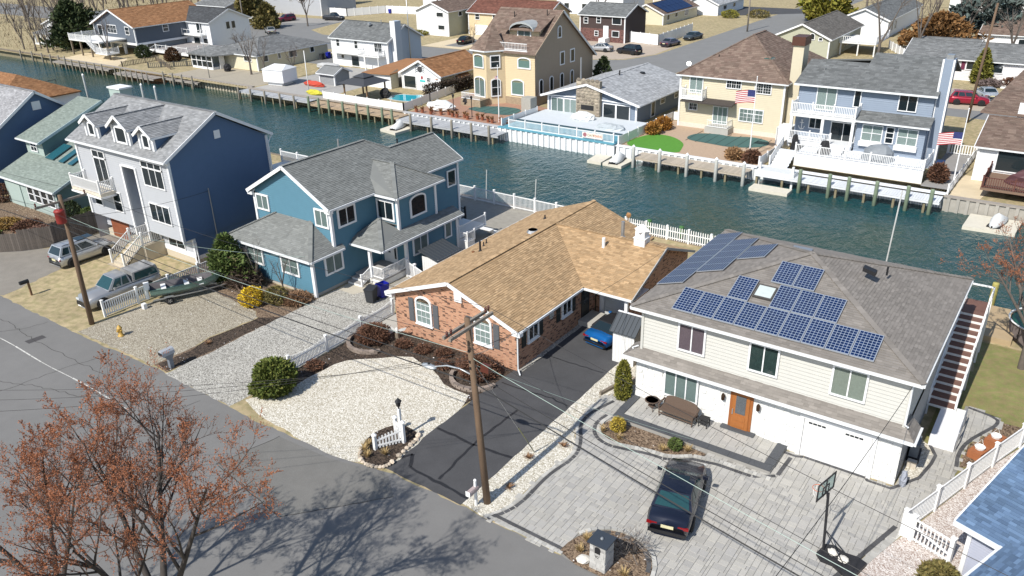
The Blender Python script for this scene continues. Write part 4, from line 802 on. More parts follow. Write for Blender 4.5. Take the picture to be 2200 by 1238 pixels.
h.box('deck', mat('deck_grey', (.30, .28, .27), .8, .1, 3), -149.5, 89.2, .75, -136.6, 98.2, .95); h.box('deck_fascia', TRIM, -149.6, 89.1, .5, -136.5, 89.2, .97); fencerun(h.o, [(-146.5, 89.25, .95), (-136.7, 89.25, .95), (-136.7, 94, .95)], 1.0, 1.1, .05, .04, .12, WHITE, each=False, every=3)
steps(h.o, -149.4, -146.8, 86.6, 0, 89.2, .9, 7, WOODW)
for x in (-149.4, -146.7): fencerun(h.o, [(x, 86.6, 0), (x, 89.2, .95)], 1.0, 1.1, .06, .05, .12, WHITE, each=False, every=4)
h.done()
# cream hip roofed ranch with screened porch
h = ghouse('cream_ranch', 'cream single storey ranch with grey hip roof and screened porch on a canal corner', -127, -114.6, 87.4, 103.0, 2.65, 4.4, 'y', SCR, RGY, [('F', -118, -116, 1.4, 2.5, 2), ('R', 88.6, 89.6, 1.3, 2.4, 1), ('R', 91.6, 92.3, 1.4, 2.4, 1), ('R', 94.0, 95.8, 1.2, 2.4, 2), ('R', 98.8, 99.8, 1.4, 2.4, 1)], hip=6)
h.plane([(-129, 84.0, 2.4), (-122.3, 84.0, 2.4), (-123, 87.5, 3.4), (-127, 87.5, 3.4)], RGY, .14, FT); h.plane([(-122.3, 84.0, 2.4), (-119.6, 87.4, 2.5), (-121, 88.4, 3.3), (-123, 87.5, 3.4)], RGY, .14, FT)
h.box('porch_wall', SW, -128.5, 84.4, 0, -122.8, 87.4, .35)
for i in range(5): h.box('porch_post', TRIM, -128.5+i*1.42-.06, 84.38, .35, -128.5+i*1.42+.06, 84.5, 2.35)
h.box('porch_rail', TRIM, -128.5, 84.4, 1.3, -122.8, 84.47, 1.4); MB().box(-128.4, 84.52, .36, -122.9, 84.56, 2.3).build('screen', GLASSD, h.o)
h.box('screen_door', TRIM, -122.5, 85.6, 0, -122.42, 86.6, 2.1); h.done()
# white two storey, shade of its gable side put into the siding colour
h = ghouse('white_chimney_house', 'white two storey house with blue shaded gable, chimney and small balcony', -108.0, -95.0, 98.2, 106.3, 4.75, 6.9, 'x', SW, RGN, [('F', -106.9, -106.0, 3.1, 4.5, 1, 2), ('F', -102.6, -101.7, 3.0, 4.4, 1, 2), ('F', -98.0, -96.2, 2.7, 4.3, 2, 1, D2), ('F', -106, -105.2, 1.2, 1.9, 1), ('F', -103.6, -101.7, .1, 1.9, 2)], wmR=mat('shaded_white_siding', (.40, .47, .56), .6, .03, 2))
h.box('chimney', MATS['shaded_white_siding'], -95.0, 99.2, 0, -94.0, 100.6, 7.7); h.box('chimney_front', SW, -95.02, 99.1, 0, -93.98, 99.2, 7.75)  # chimney body in the shade colour, thin front sheet in the lit white
h.box('balcony', WOODW, -100.4, 96.6, 2.2, -95.6, 98.18, 2.35); fencerun(h.o, [(-100.4, 98.1, 2.35), (-100.4, 96.65, 2.35), (-95.7, 96.65, 2.35), (-95.7, 98.1, 2.35)], .9, .25, .1, .05, .12, WHITE, each=False)
for x in (-99, -96): h.box('balcony_post', WOODW, x-.08, 96.7, 0, x+.08, 96.86, 2.2)
h.plane([(-107.2, 97.0, 2.25), (-100.8, 97.0, 2.25), (-100.8, 98.2, 2.5), (-107.2, 98.2, 2.5)], mat('awning_cloth', (.6, .6, .58), .8, .2, 3), .05); vent(h, -99.5, 101.8, 6.9, .5, .07, METAL); vent(h, -101.5, 101, 6.7, .2, .35, METAL)
h.done()
# white cottage with tan roof and the crab
h = ghouse('crab_cottage', 'white cottage with tan gable roof and a metal crab on its canal wall', -83.6, -76.3, 89.0, 99, 2.5, 4.3, 'y', SW, RTN, [('F', -83.3, -80.9, .15, 2.0, 2), ('F', -78.9, -78.1, 1.3, 2.0, 1, 2), ('R', 92, 92.8, 1.2, 2.0, 1)], wmR=SCR)
h.wall('F', 87.4, rectp(-89.6, -84.5, 0, 2.1), SW, .2); h.wall('R', -84.5, [(87.4, 0), (89.0, 0), (89.0, 2.7), (87.4, 2.3)], SCR, .2); h.plane([(-90, 87.0, 2.05), (-84.2, 87.0, 2.25), (-83.6, 97, 3.0), (-90, 97, 2.6)], RTN, .14)
cr = MB().lathe([(.0, -.03), (.42, -.03), (.42, .03), (0, .03)], 0, 0, 12)
for s in (-1, 1):
    for k in range(4): a = .35*k-.5; cr.tube([(s*.3, a*.5, 0), (s*.75, a*.9+.1, .02), (s*.85, a*.9-.15, 0)], .03, 4)
    cr.tube([(s*.3, .3, 0), (s*.6, .55, 0), (s*.45, .85, 0)], .05, 4)
c = cr.build('crab_ornament', mat('dark_iron', (.05, .05, .055), .6), h.o); c.location = (-80.1, 88.93, 3.0); c.rotation_euler = (math.pi/2, 0, 0)
MB().lathe([(.22, -.02), (.22, .02)], 0, 0, 10).build('round_ornament', mat('orange_ornament', (.6, .2, .06)), h.o, loc=(-77.0, 88.95, 1.9)); MB().box(-80.2, 88.93, 1.25, -79.2, 88.98, 1.5).build('wall_ornament', mat('teal_ornament', (.05, .5, .5)), h.o); MB().blob((-79.8, 88.95, 1.85), .2, .05, .25).build('wall_ornament', mat('red_ornament', (.35, .05, .05)), h.o)
h.plane([(-75.6, 92.3, 1.6), (-75.6, 95.2, 1.6), (-76.3, 95.2, 2.0), (-76.3, 92.3, 2.0)], RTN, .1); h.done()
# yellow three storey
h = House('yellow_house', 'tall yellow tan three storey house with turret bay and arched windows'); SYE_SHADE = mat('shaded_yellow_siding', (.36, .28, .20), .65, .04, 2)  # right wall: yellow tan siding with shade put into its colour
h.wall('F', 88.3, rectp(-65.5, -59.6, 0, 7.0), SYE, .22); h.wall('R', -59.6, [(88.3, 0), (103, 0), (103, 4.9), (94.5, 11.4), (88.3, 7.1)], SYE_SHADE, .22); h.wall('L', -69, [(88.3, 0), (103, 0), (103, 4.9), (94.5, 11.4), (88.3, 7.1)], SYE, .22); h.wall('B', 103, rectp(-69, -59.6, 0, 5), SYE, .22)
h.box('stone_base', mat('tan_stone', (.32, .25, .17), .85, .3, 4, island=0), -65.6, 88.2, 0, -59.5, 88.29, .95); h.plane([(-69.3, 87.8, 6.8), (-59.2, 87.8, 6.8), (-59.2, 94.5, 11.5), (-69.3, 94.5, 11.5)], RBR, .16, FT); h.plane([(-59.2, 103.4, 4.6), (-69.3, 103.4, 4.6), (-69.3, 94.5, 11.5), (-59.2, 94.5, 11.5)], RBR, .16)
h.line('rake_board', SYE_SHADE, (-59.15, 87.8, 6.7), (-59.15, 94.5, 11.4), .08, .25); h.line('rake_board', GUT, (-59.15, 103.4, 4.5), (-59.15, 94.5, 11.4), .08, .25)
# turret
tc = [(-69.2, 88.3), (-68.4, 86.6), (-65.9, 86.2), (-64.3, 88.3)]; tp = MB().prism(tc+[(-66.5, 89.3)], 0, 7.1); tp.build('turret_wall', SYE, h.o); ap = (-66.6, 88.9, 10.3); ov = lambda p: (p[0]+(p[0]+66.7)*.13, p[1]+(p[1]-88.6)*.15, 7.0)
for a, b_ in zip(tc[:-1], tc[1:]): h.plane([ov(a), ov(b_), ap], RBR, .14, FT); h.line('gutter', GUT, (*ov(a)[:2], 6.92), (*ov(b_)[:2], 6.92), .16, .16)
def face(a, b_, u0, u1, z0, z1, arch=0, nx=1, ny=1, kw={}):
    ang = math.atan2(b_[1]-a[1], b_[0]-a[0]); o = window(h, 'F', 0, 0, u1-u0, z0, z1, nx, ny, arch=arch, f=.14, **kw); d = Vector((b_[0]-a[0], b_[1]-a[1])).normalized()
    o.location = (a[0]+d.x*u0+d.y*.04, a[1]+d.y*u0-d.x*.04, z0); o.rotation_euler = (0, 0, ang)
GREENC = mat('pale_green_blind', (.38, .48, .42), .8, .06, 5)
face(tc[1], tc[2], .25, 2.15, 4.7, 6.5, .4, 1, 1, dict(curtain=GREENC)); face(tc[1], tc[2], .2, 2.3, .9, 3.6, .5, 2, 1, dict(curtain=CURTG)); face(tc[2], tc[3], .5, 1.9, 4.7, 6.4, 0, 1, 2); face(tc[2], tc[3], .5, 1.9, 1.0, 3.4, .4, 1, 2)
for c0, z0, z1 in ((-62.3, 4.75, 6.25), (-63.4, 1.2, 3.35)): window(h, 'F', 88.27, c0, c0+2.1, z0, z1, 1, 1, arch=.45, f=.16, curtain=GREENC)
for c0 in (94.2, 96.8): window(h, 'R', -59.57, c0, c0+1.15, 4.4, 6.2, 1, f=.14)
for c0 in (89.1, 91.6, 94.2, 96.8): window(h, 'R', -59.57, c0, c0+.95, 1.3, 3.4, 1, arch=.4, f=.12)
ov_ = window(h, 'R', -59.57, 93.6, 94.6, 8.0, 9.6, 1, arch=.5, f=.14); MB().lathe([(0, 0), (.3, 0)], 0, 0, 4)
# roof terrace dormer
h.box('terrace_floor', TRIM, -65.4, 88.0, 6.9, -60.6, 90.4, 7.05); h.wall('F', 90.4, rectp(-65.0, -60.3, 7.0, 9.5), SYE, .22); h.wall('R', -60.3, [(90.4, 8.6), (93, 9.6), (93, 10.4), (90.4, 9.5)], SYE, .22); h.wall('L', -65, [(90.4, 8.2), (93, 9.6), (93, 10.4), (90.4, 9.5)], SYE, .22)
h.plane([(-65.8, 89.7, 9.4), (-59.6, 89.7, 9.4), (-59.9, 94.4, 11.2), (-65.6, 94.4, 11.2)], RBR, .12, FT)
ar = MB()
for i in range(8):
    a0, a1 = math.pi*i/8, math.pi*(i+1)/8; f_ = lambda a, y, dz=0: (-62.6+1.9*math.cos(a), y, 9.4+1.0*math.sin(a)+dz)
    ar.quad(f_(a0, 89.6), f_(a0, 92.6), f_(a1, 92.6), f_(a1, 89.6)); ar.quad(f_(a0, 89.6), f_(a1, 89.6), f_(a1, 89.6, -.25), f_(a0, 89.6, -.25))
ar.build('arched_roof', mat('grey_metal_trim', (.36, .38, .38), .5), h.o)
window(h, 'F', 90.37, -63.7, -61.5, 7.1, 9.9, 2, arch=.7, f=.16, curtain=CURTG, name='terrace_door'); fencerun(h.o, [(-65.3, 90.3, 7.05), (-65.3, 88.1, 7.05), (-60.7, 88.1, 7.05)], .95, .22, .04, .03, .07, WHITE, each=False, posts=False)
h.box('porch_base', MATS['tan_stone'], -68.9, 84.2, 0, -65.6, 86.3, .9); fencerun(h.o, [(-68.8, 86, .9), (-68.8, 84.3, .9), (-65.7, 84.3, .9)], .9, .2, .04, .03, .07, WHITE, each=False, posts=False); vent(h, -66, 93, 10.6, .6, .06); vent(h, -61, 93.4, 11, .6, .06)
h.done()
# blue ranch with stone chimney
h = ghouse('stone_chimney_ranch', 'low blue grey ranch with pale roof and big fieldstone chimney on its deck', -56.2, -43.8, 86.3, 101.2, 2.62, 4.3, 'y', SNB, RLT, [('F', -55.8, -53.9, .12, 2.15, 2, 1, dict(curtain=CURTG)), ('F', -53.9, -52.0, .12, 2.15, 2, 1, dict(curtain=CURT)), ('F', -48.3, -46.5, .12, 2.15, 2), ('F', -46.5, -44.6, .12, 2.15, 2), ('R', 90, 91.1, .1, 2.2, 1), ('R', 92.5, 93.8, 1.2, 2.3, 1, 2), ('R', 96.5, 97.7, 1.2, 2.3, 1, 2)], oh=.75, rc=-50.3)
FS = mat('fieldstone', (.34, .29, .22), .85, .1, 4, objr=.35, fine=.2, fscale=12, col2=(.24, .20, .16)); ch = h.box('stone_chimney', mat('stone_mortar', (.30, .26, .20), .9, .1), -51.8, 85.7, 0, -48.5, 86.25, 4.7); h.box('firebox', DARK, -51.1, 85.68, 1.15, -49.3, 85.72, 1.75)
z = .05
while z < 4.6:
    hh = rnd.uniform(.28, .45); x = -51.8
    while x < -48.55:
        ww = min(rnd.uniform(.35, .75), -48.5-x)
        if not (-51.3 < x+ww/2 < -49.1 and .95 < z+hh/2 < 1.9) and ww > .15: MB().blob((x+ww/2, 85.7, z+hh/2), ww/2*.97, .10, hh/2*.97, .1, 7, 4).build('stone', FS, ch)
        x += ww
    z += hh
for s in (-1, 1): h.line('gable_beam', TRIM, (-50.3+s*1.85, 86.2, 2.45), (-50.3+s*6.0, 86.2, 2.3), .08, .14)
vent(h, -49.8, 93, 4.2, .6, .09); vent(h, -48.6, 97, 3.9, .15, .35); pipe(h, [(-52.9, 88.6, 3.5), (-52.9, 88.6, 6.8)], .1, METAL, 'flue'); h.done()
# beige two storey with hip roof
h = ghouse('beige_house', 'beige two storey house with brown hip roof, tall chimney and a flag in its yard', -39.4, -27.3, 88.6, 104, 6.25, 10.0, 'y', SBE, RBR, [('F', -38.3, -36.6, 4.0, 5.9, 2, 1, dict(curtain=CURT)), ('F', -33.9, -32.1, 4.9, 5.95, 3, 1, D2), ('F', -30.6, -28.7, 4.65, 5.95, 2, 1, dict(grid=(3, 4))), ('F', -38.2, -37.1, 2.0, 2.9, 2, 1, D2), ('F', -32.1, -29.3, 1.4, 2.9, 3, 1, dict(grid=(2, 3), curtain=CURTG))], hip=6.2)
window(h, 'F', 88.55, -35.2, -33.4, .75, 2.8, 3, curtain=CURT, name='patio_door'); h.box('stoop', CONC, -35.4, 86.9, 0, -32.6, 88.58, .7); fencerun(h.o, [(-35.2, 87, .7), (-32.8, 87, .7), (-32.8, 88.5, .7)], .85, .2, .03, .03, .07, WHITE, each=False, posts=False)
h.box('foundation', mat('pale_base', (.62, .58, .5), .8), -39.42, 88.5, 0, -27.28, 88.59, .5); h.box('balcony', WOODW, -38.8, 87.3, 3.45, -36.1, 88.58, 3.7); fencerun(h.o, [(-38.7, 88.5, 3.7), (-38.7, 87.35, 3.7), (-36.2, 87.35, 3.7), (-36.2, 88.5, 3.7)], 1.0, .18, .05, .04, .1, WHITE, each=False)
h.plane([(-38.7, 87.1, 3.3), (-32.5, 87.1, 3.3), (-32.5, 88.6, 3.55), (-38.7, 88.6, 3.55)], mat('rolled_awning', (.06, .05, .045), .8), .12)
h.box('chimney', SBE, -27.25, 89.6, 0, -26.1, 91.4, 10.0); h.box('chimney_cap', mat('brown_copper', (.11, .05, .035), .5, .1, metal=.3), -27.4, 89.4, 9.9, -26.0, 91.5, 10.8); h.box('skylight', mat('green_glass', (.05, .12, .11), .1, spec=.8), -30.8, 91.2, 7.75, -29.9, 92.2, 8.05); vent(h, -36, 91, 7.6, .5, .05); vent(h, -28.5, 97, 7.5, 1.0, .1, METAL)
ds = MB().lathe([(0, 0), (.25, .03), (.45, .12)], 0, 0, 12).tube([(0, 0, 0), (.1, 0, -.4), (0, 0, -.6)], .03).build('satellite_dish', METAL, h.o, loc=(-39.0, 89.6, 7.0)); ds.scale = (.6,)*3; ds.rotation_euler = (1.0, .3, 0)
h.box('bin_store', WOODW, -26.9, 86.0, 0, -25.5, 88.2, 1.9); h.done()
# blue two storey with white decks
h = House('blue_deck_house', 'steel blue two storey house with white balcony and tiered white decks'); P = .2
h.wall('F', 84.6, rectp(-24.6, -12.0, 1.0, 7.2), SBL, P); h.wall('R', -12.0, [(84.6, 0), (93, 0), (93, 7), (91, 9.3), (84.6, 7.2)], SBL, P); h.wall('L', -24.6, [(84.6, 0), (89, 0), (89, 8.6), (84.6, 7.2)], SBL, P); h.wall('B', 93, rectp(-24.6, -12, 0, 7), SBL, P)
h.plane([(-25, 84.05, 7.1), (-11.7, 84.05, 7.1), (-11.7, 91.2, 9.5), (-19.2, 91.2, 9.5), (-19.2, 89.0, 8.77), (-25, 89, 8.77)][:3]+[(-19.2, 91.2, 9.5)]+[(-25, 84.05, 7.1)][:0], RGN, .16, FT) if 0 else None
h.plane([(-19.2, 84.05, 7.1), (-11.7, 84.05, 7.1), (-11.7, 91.2, 9.5), (-19.2, 91.2, 9.5)], RGN, .16, FT); h.plane([(-25, 84.05, 7.1), (-19.2, 84.05, 7.1), (-19.2, 89, 8.76), (-25, 89, 8.76)], RGN, .16, FT); h.plane([(-11.7, 96, 7.6), (-25, 96, 7.6), (-25, 89, 8.72), (-11.7, 91.2, 9.46)], RGN, .16)
h.line('gutter', GUT, (-25, 84.0, 7.0), (-11.7, 84.0, 7.0), .16, .16); h.box('chimney', SBL, -11.95, 84.9, 0, -11.05, 86.3, 10.3); h.box('chimney_cap', METAL, -11.8, 85.1, 10.3, -11.2, 86.0, 10.7)
for x in (-11.95, -11.05): h.box('chimney_trim', TRIM, x-.08, 84.83, 0, x+.08, 84.95, 10.32)
h.wall('F', 83.5, rectp(-18.3, -12.05, 1.0, 4.35), SBL, P); h.wall('R', -12.05, rectp(83.5, 84.6, 0, 4.4), SBL, P); h.wall('L', -18.3, rectp(83.5, 84.6, 1, 4.4), SBL, P); h.plane([(-18.7, 82.9, 4.3), (-11.7, 82.9, 4.3), (-11.7, 84.6, 5.0), (-18.7, 84.6, 5.0)], RGN, .14, FT); h.line('gutter', GUT, (-18.7, 82.85, 4.25), (-11.7, 82.85, 4.25), .14, .14)
window(h, 'F', 84.55, -22.8, -20.8, 4.6, 6.9, 2, curtain=CURT, name='balcony_door'); window(h, 'F', 84.55, -19.2, -18.5, 5.2, 6.9, 1); window(h, 'F', 84.55, -15.1, -13.4, 5.3, 6.9, 2); window(h, 'F', 84.55, -21.0, -18.5, 1.2, 3.6, 2, name='patio_door'); window(h, 'F', 84.55, -23.2, -21.9, 2.6, 3.9, 2)
for c0, c1 in ((-17.75, -15.8), (-14.5, -12.65)): window(h, 'F', 83.47, c0, c1, 2.3, 3.95, 2, 2, curtain=CURT); h.box('flower_box', WOODW, c0-.1, 83.1, 1.85, c1+.1, 83.42, 2.3)
window(h, 'F', 83.47, -15.55, -14.75, 2.3, 3.95, 1, 3); an = MB().tube([(0, 0, -.45), (0, 0, .4)], .05, 5).tube([(-.3, 0, -.15), (-.2, 0, -.4), (0, 0, -.48), (.2, 0, -.4), (.3, 0, -.15)], .05, 5).tube([(-.2, 0, .2), (.2, 0, .2)], .04, 5).lathe([(.1, .4), (.1, .5)], 0, 0, 8).build('anchor_ornament', WHITE, h.o, loc=(-23.9, 84.5, 2.9))
h.box('balcony', WOODW, -24.7, 82.7, 4.1, -18.3, 84.55, 4.4); fencerun(h.o, [(-24.6, 84.5, 4.4), (-24.6, 82.75, 4.4), (-18.4, 82.75, 4.4), (-18.4, 84.5, 4.4)], 1.15, .16, .05, .04, .12, WHITE, each=False)
for x in (-24.5, -21.4, -18.5): h.box('porch_column', TRIM, x-.13, 82.75, 1, x+.13, 83.0, 4.1)
WD = mat('white_deck_boards', (.66, .68, .70), .6, .05, 3, island=.06)
db = MB()
for i in range(26): db.box(-22.8+i*.45, 79.55, 1.12, -22.8+i*.45+.435, 83.48, 1.2)
db.build('deck_boards', WD, h.o); h.box('deck_skirt', WOODW, -22.8, 79.5, 0, -11.05, 79.6, 1.12); fencerun(h.o, [(-22.8, 79.65, 1.2), (-11.1, 79.65, 1.2), (-11.1, 83.4, 1.2)], 1.0, .15, .045, .04, .12, WHITE, each=False)
h.box('upper_deck', WD, -24.6, 82.5, 1.4, -18.4, 84.5, 1.75); fencerun(h.o, [(-24.5, 82.55, 1.75), (-20.4, 82.55, 1.75)], 1.0, .15, .045, .04, .12, WHITE, each=False); steps(h.o, -20.2, -18.8, 80.9, 1.2, 82.5, 1.7, 3, WD)
steps(h.o, -24.6, -22.9, 78.0, 0, 80.6, 1.2, 6, WD); fencerun(h.o, [(-24.7, 78, 0), (-24.7, 81.6, 1.3)], 1.0, .2, .05, .04, .12, WHITE, each=False); vent(h, -23, 87, 8.1, .4, .05, METAL); vent(h, -17, 90, 9.1, .4, .05, METAL); h.done()
# white brown roofed house at the right
h = ghouse('white_brown_roof_house', 'white canal house with brown roof and a red brown railed deck at right edge', -7.4, 8, 83.4, 92, 3.3, 4.7, 'x', SW, RBR, [('F', -5.9, -3.2, 1.1, 3.1, 3), ('F', -2.4, 0, 1.1, 3.1, 3)], rc=89.5)
h2r = [(-8.6, 90, 4.9), (6, 90, 4.9), (6, 103, 7.2), (-6.5, 103, 7.2)]; h.plane(h2r, RBR, .16, FT); h.wall('F', 90.3, rectp(-5.5, 6, 3.5, 6), SW, .2)
MRD = mat('red_brown_rail', (.12, .045, .035), .7, .1); h.box('deck', mat('brown_deck', (.2, .13, .09), .8, .1), -6.2, 78.0, .75, 6, 83.3, .95); fencerun(h.o, [(-6.1, 83, .95), (-6.1, 78.1, .95), (6, 78.1, .95)], 1.0, .18, .05, .05, .12, MRD, each=False); h.done()
# ---- back rows
h = ghouse('white_gable_house', 'white two storey gabled house beyond the far street', -119.3, -110.8, 132.8, 147, 5.0, 6.6, 'y', SW, RBR, [('F', -113.9, -112, 3.7, 4.7, 3), ('F', -113.6, -111.8, 1.2, 2.2, 2), ('R', 136, 137.2, 3.6, 4.6), ('R', 141, 142, 3.6, 4.6)], wmR=SSG); h.done()
h = ghouse('yellow_garage_house', 'yellow house with red brown roof above a white garage door', -109.2, -90, 137.5, 146, 4.6, 6.8, 'x', SYE, RRD, [('F', -107.5, -106.3, 3.0, 4.2, 1, 2), ('F', -103, -101.8, 3.0, 4.2, 1, 2)]); h.box('garage_door', TRIM, -107.6, 137.4, 0, -104.3, 137.47, 2.0); h.done()
BRK = brickmat('dark_red_brick', (.16, .055, .045), (.12, .045, .04), (.2, .15, .13))
h = ghouse('dark_brick_house', 'dark brown and brick split level house with faded green roof', -84.2, -74.5, 140.6, 149, 5.0, 6.7, 'x', mat('dark_brown_siding', (.055, .035, .032), .7), RGN, [('F', -83.4, -82.4, 3.2, 4.4, 1, 2), ('F', -80.6, -79.6, 3.4, 4.6, 1, 2), ('F', -77.2, -75.2, 3.3, 4.7, 3), ('F', -81, -80.1, 1, 2, 1, 2), ('F', -77.2, -75.6, 1, 2.2, 2)]); h.wall('F', 140.55, rectp(-84.2, -74.5, 0, 2.4), BRK, style='flat'); h.box('front_door', TRIM, -79, 140.4, .9, -77.9, 140.5, 3.0); h.box('steps', WOODW, -79, 138.6, 0, -77.6, 140.5, .9); h.done()
h = ghouse('far_solar_house', 'far cream bungalow with blue solar panels over its roof', -87, -79, 166.3, 184, 2.4, 4.2, 'y', SCR, RBR, [('R', 168, 169.3, .8, 2), ('R', 172, 173.4, 1, 2), ('R', 177, 179, .8, 2.1, 2)], z0=-.2)
for i in range(6):
    ya = 168+i*2.2; xa = -82.7
    for k in range(2): MB().slab([(-82.6+k*1.9, ya, 4.15-k*.855), (-80.75+k*1.9, ya, 4.15-(k+1)*.855+.02), (-80.75+k*1.9, ya+2.1, 4.15-(k+1)*.855+.02), (-82.6+k*1.9, ya+2.1, 4.15-k*.855)], .06, (0, 0, 1)).build('solar_panel', CELL, h.o)
h.done()
ghouse('far_white_house', 'far white bungalow beside the solar roofed bungalow', -83, -74.8, 186, 202, 2.6, 4.4, 'y', SW, RLT, [('R', 189, 191, 1, 2, 2), ('R', 195, 196.5, 1, 2, 2)]).done()
h = ghouse('sage_house', 'sage green gabled house with arched attic window and a white side deck', -46.2, -37.0, 140.5, 160, 3.3, 5.4, 'y', SSG, roofm('olive_brown_roof', (.155, .145, .13), (.12, .11, .10)), [('F', -40.3, -39.4, 2.9, 4.0, 1, 1, dict(arch=.4)), ('F', -41.7, -41.0, 2.8, 3.4), ('F', -38.8, -38.1, 2.8, 3.4), ('R', 150, 152, .8, 2.6, 2)]); h.box('side_deck', WOODW, -36.9, 146, 1.9, -31, 155, 2.1); fencerun(h.o, [(-36.8, 146.1, 2.1), (-31.1, 146.1, 2.1), (-31.1, 155, 2.1)], 1.0, .3, .08, .05, .14, WHITE, each=False)
for x in (-36.6, -33.8, -31.2): h.box('deck_post', WOODW, x-.1, 146.1, 0, x+.1, 146.3, 1.9)
h.done()
ghouse('grey_white_house', 'white house with long grey roof behind the sage green house', -42.5, -34, 167, 196, 3.4, 5.2, 'y', SW, RGN, [('R', 170, 171, 1, 2.6, 1), ('R', 173, 174, 1, 2.6, 1)]).done()
h = ghouse('long_white_ranch', 'long white ranch with charcoal roof, maroon shutters and white entry railings', -23.8, 6, 132.2, 143, 3.0, 4.6, 'x', mat('offwhite_siding', (.66, .64, .64), .65, .03), RGY, [('F', -15.7, -14.3, 1.5, 2.8, 2), ('F', -12.9, -11.0, 1.3, 2.9, 3)]); h.box('shutter', mat('maroon_shutter', (.12, .02, .05), .7), -16.3, 132.1, 1.5, -15.8, 132.16, 2.8); h.box('entry_deck', WOODW, -10.6, 130, 0, -5, 132.1, .8); fencerun(h.o, [(-9.8, 130.1, .8), (-5, 130.1, .8)], 1.0, .3, .08, .05, .14, WHITE, each=False); steps(h.o, -10.6, -9.8, 128.6, 0, 130, .8, 4, WOODW); h.done()
ghouse('long_grey_shed', 'long low white outbuilding with grey roof under the bare trees', -24.6, -16.5, 145, 154, 2.2, 3.3, 'x', SW, RGY).done()
ghouse('white_back_house', 'white bungalow with tan grey roof at the upper right corner', -17.5, 2, 158, 170, 3.2, 5.0, 'x', SW, RBR, [('F', -12, -10.6, 1, 2.6, 2)]).done()
ghouse('blue_grey_far_house', 'blue grey house behind white fences beside the parked dark pickup', -185, -163, 146, 158, 5.0, 7.0, 'x', LGS, RGY, [('F', -181, -179.5, 3.2, 4.4, 2), ('F', -171, -168.5, 3.2, 4.6, 2), ('F', -175, -173.5, 3.2, 4.4, 2)]).done()
ghouse('brown_far_house', 'grey brown house half hidden behind the charcoal roofed white house', -189, -177, 128, 140, 3.6, 5.2, 'x', mat('taupe_siding', (.25, .23, .22), .7), RGY, [('F', -186.5, -184.5, 1.6, 3, 2), ('F', -181, -179, 1.6, 3, 2)]).done()
ghouse('white_far_long_house', 'long white house behind the white fences at the top of the view', -150, -128, 170, 182, 5.2, 7.4, 'x', SW, RGN, [('F', -140, -138, 3, 4.4, 2), ('F', -133, -131, 3, 4.4, 2)]).done()
for i, (x, y, w_, d_, wm, rm, lab) in enumerate(((-210, 150, 16, 11, SW, RDK, 'far white house among bare woods at the top left'), (-232, 172, 15, 11, SCR, RGY, 'far cream house in the woods at the top left corner'), (-112, 176, 18, 11, SW, RRD, 'far white house with red brown roof at the top centre'), (-96, 196, 15, 11, SCR, RGY, 'far cream house above the dark brick house'), (-160, 200, 20, 12, LGS, RDK, 'far grey house above the white fences'), (-130, 214, 18, 11, SW, RGY, 'farthest white house at the top edge'), (-30, 206, 16, 11, SW, RBR, 'far white house behind the evergreen at the upper right'), (-6, 190, 15, 11, SCR, RGY, 'far cream house at the top right corner'), (-200, 205, 18, 12, SCR, RTN, 'far cream house with rusty roof at the top left edge'))):
    ghouse('far_house', lab, x, x+w_, y, y+d_, 3.2 if i % 2 else 5, 5.2 if i % 2 else 7, 'x', wm, rm, [('F', x+2, x+3.5, 1.2, 2.5, 2), ('F', x+7, x+8.5, 1.2, 2.5, 2)], tab=None).done()
# ---- green house and pale grey house at the left edge
h = House('green_house', 'green sided house with stacked grey green roofs and skylights'); SGN = mat('green_siding', (.36, .44, .41), .65, .04, 2); SGN_SHADE = mat('shaded_green_siding', (.13, .22, .23), .65, .05, 2)  # right walls use the green siding darkened as if in shade
h.wall('F', 31.3, rectp(-80.8, -71.4, 0, 2.6), SGN, .25, style='vert'); h.wall('R', -71.4, [(31.3, 0), (44, 0), (44, 6), (41, 6.2), (31.3, 2.7)], SGN_SHADE, .25, style='vert'); h.plane([(-81.3, 30.95, 2.6), (-71.0, 30.95, 2.6), (-71.0, 41.5, 6.9), (-81.3, 41.5, 6.9)], GRNR, .14, TAB); h.line('gutter', GUT, (-81.3, 30.9, 2.52), (-71, 30.9, 2.52), .13, .13); h.line('rake_board', mat('pale_teal_trim', (.42, .52, .55), .6), (-70.97, 30.95, 2.52), (-70.97, 41.5, 6.82), .06, .22)
h.wall('F', 34.3, rectp(-81.4, -78.2, 3.6, 5.5), SGN, .25, style='vert'); h.wall('R', -78.2, [(34.3, 3.7), (41, 6.4), (41, 8), (34.3, 5.4)], SGN_SHADE, .25, style='vert'); h.plane([(-82.0, 33.8, 5.35), (-77.8, 33.8, 5.35), (-77.8, 40.6, 8.0), (-82, 40.6, 8.0)], GRNR, .14, TAB); h.line('rake_board', MATS['pale_teal_trim'], (-77.77, 33.8, 5.28), (-77.77, 40.6, 7.92), .06, .24); h.line('gutter', GUT, (-82, 33.75, 5.28), (-77.8, 33.75, 5.28), .12, .12); window(h, 'F', 34.27, -80.4, -79.2, 4.2, 5.2, 2, 2)
for a in ((-77.6, -76.2), (-75.2, -74.4), (-73.6, -72.9)): MB().slab([(a[0], 34.0, 3.95), (a[1], 34.0, 3.95), (a[1], 36.0, 4.77), (a[0], 36.0, 4.77)], .1, (0, -.3, .9)).build('skylight', mat('teal_glass', (.02, .10, .13), .08, .1, spec=.8), h.o)
h.box('chimney', SGN, -76.8, 41.0, 5, -74.9, 42.2, 9.2); h.box('chimney_top', TRIM, -76.9, 40.9, 9.2, -74.8, 42.3, 9.35)
for i in range(4): window(h, 'F', 31.27, -76.4+i*1.2, -75.3+i*1.2, .9, 2.3, 1, 2, m=TRIM)
h.box('garage_door', SGN, -80.2, 31.2, 0, -77.8, 31.28, 2.1); h.done()
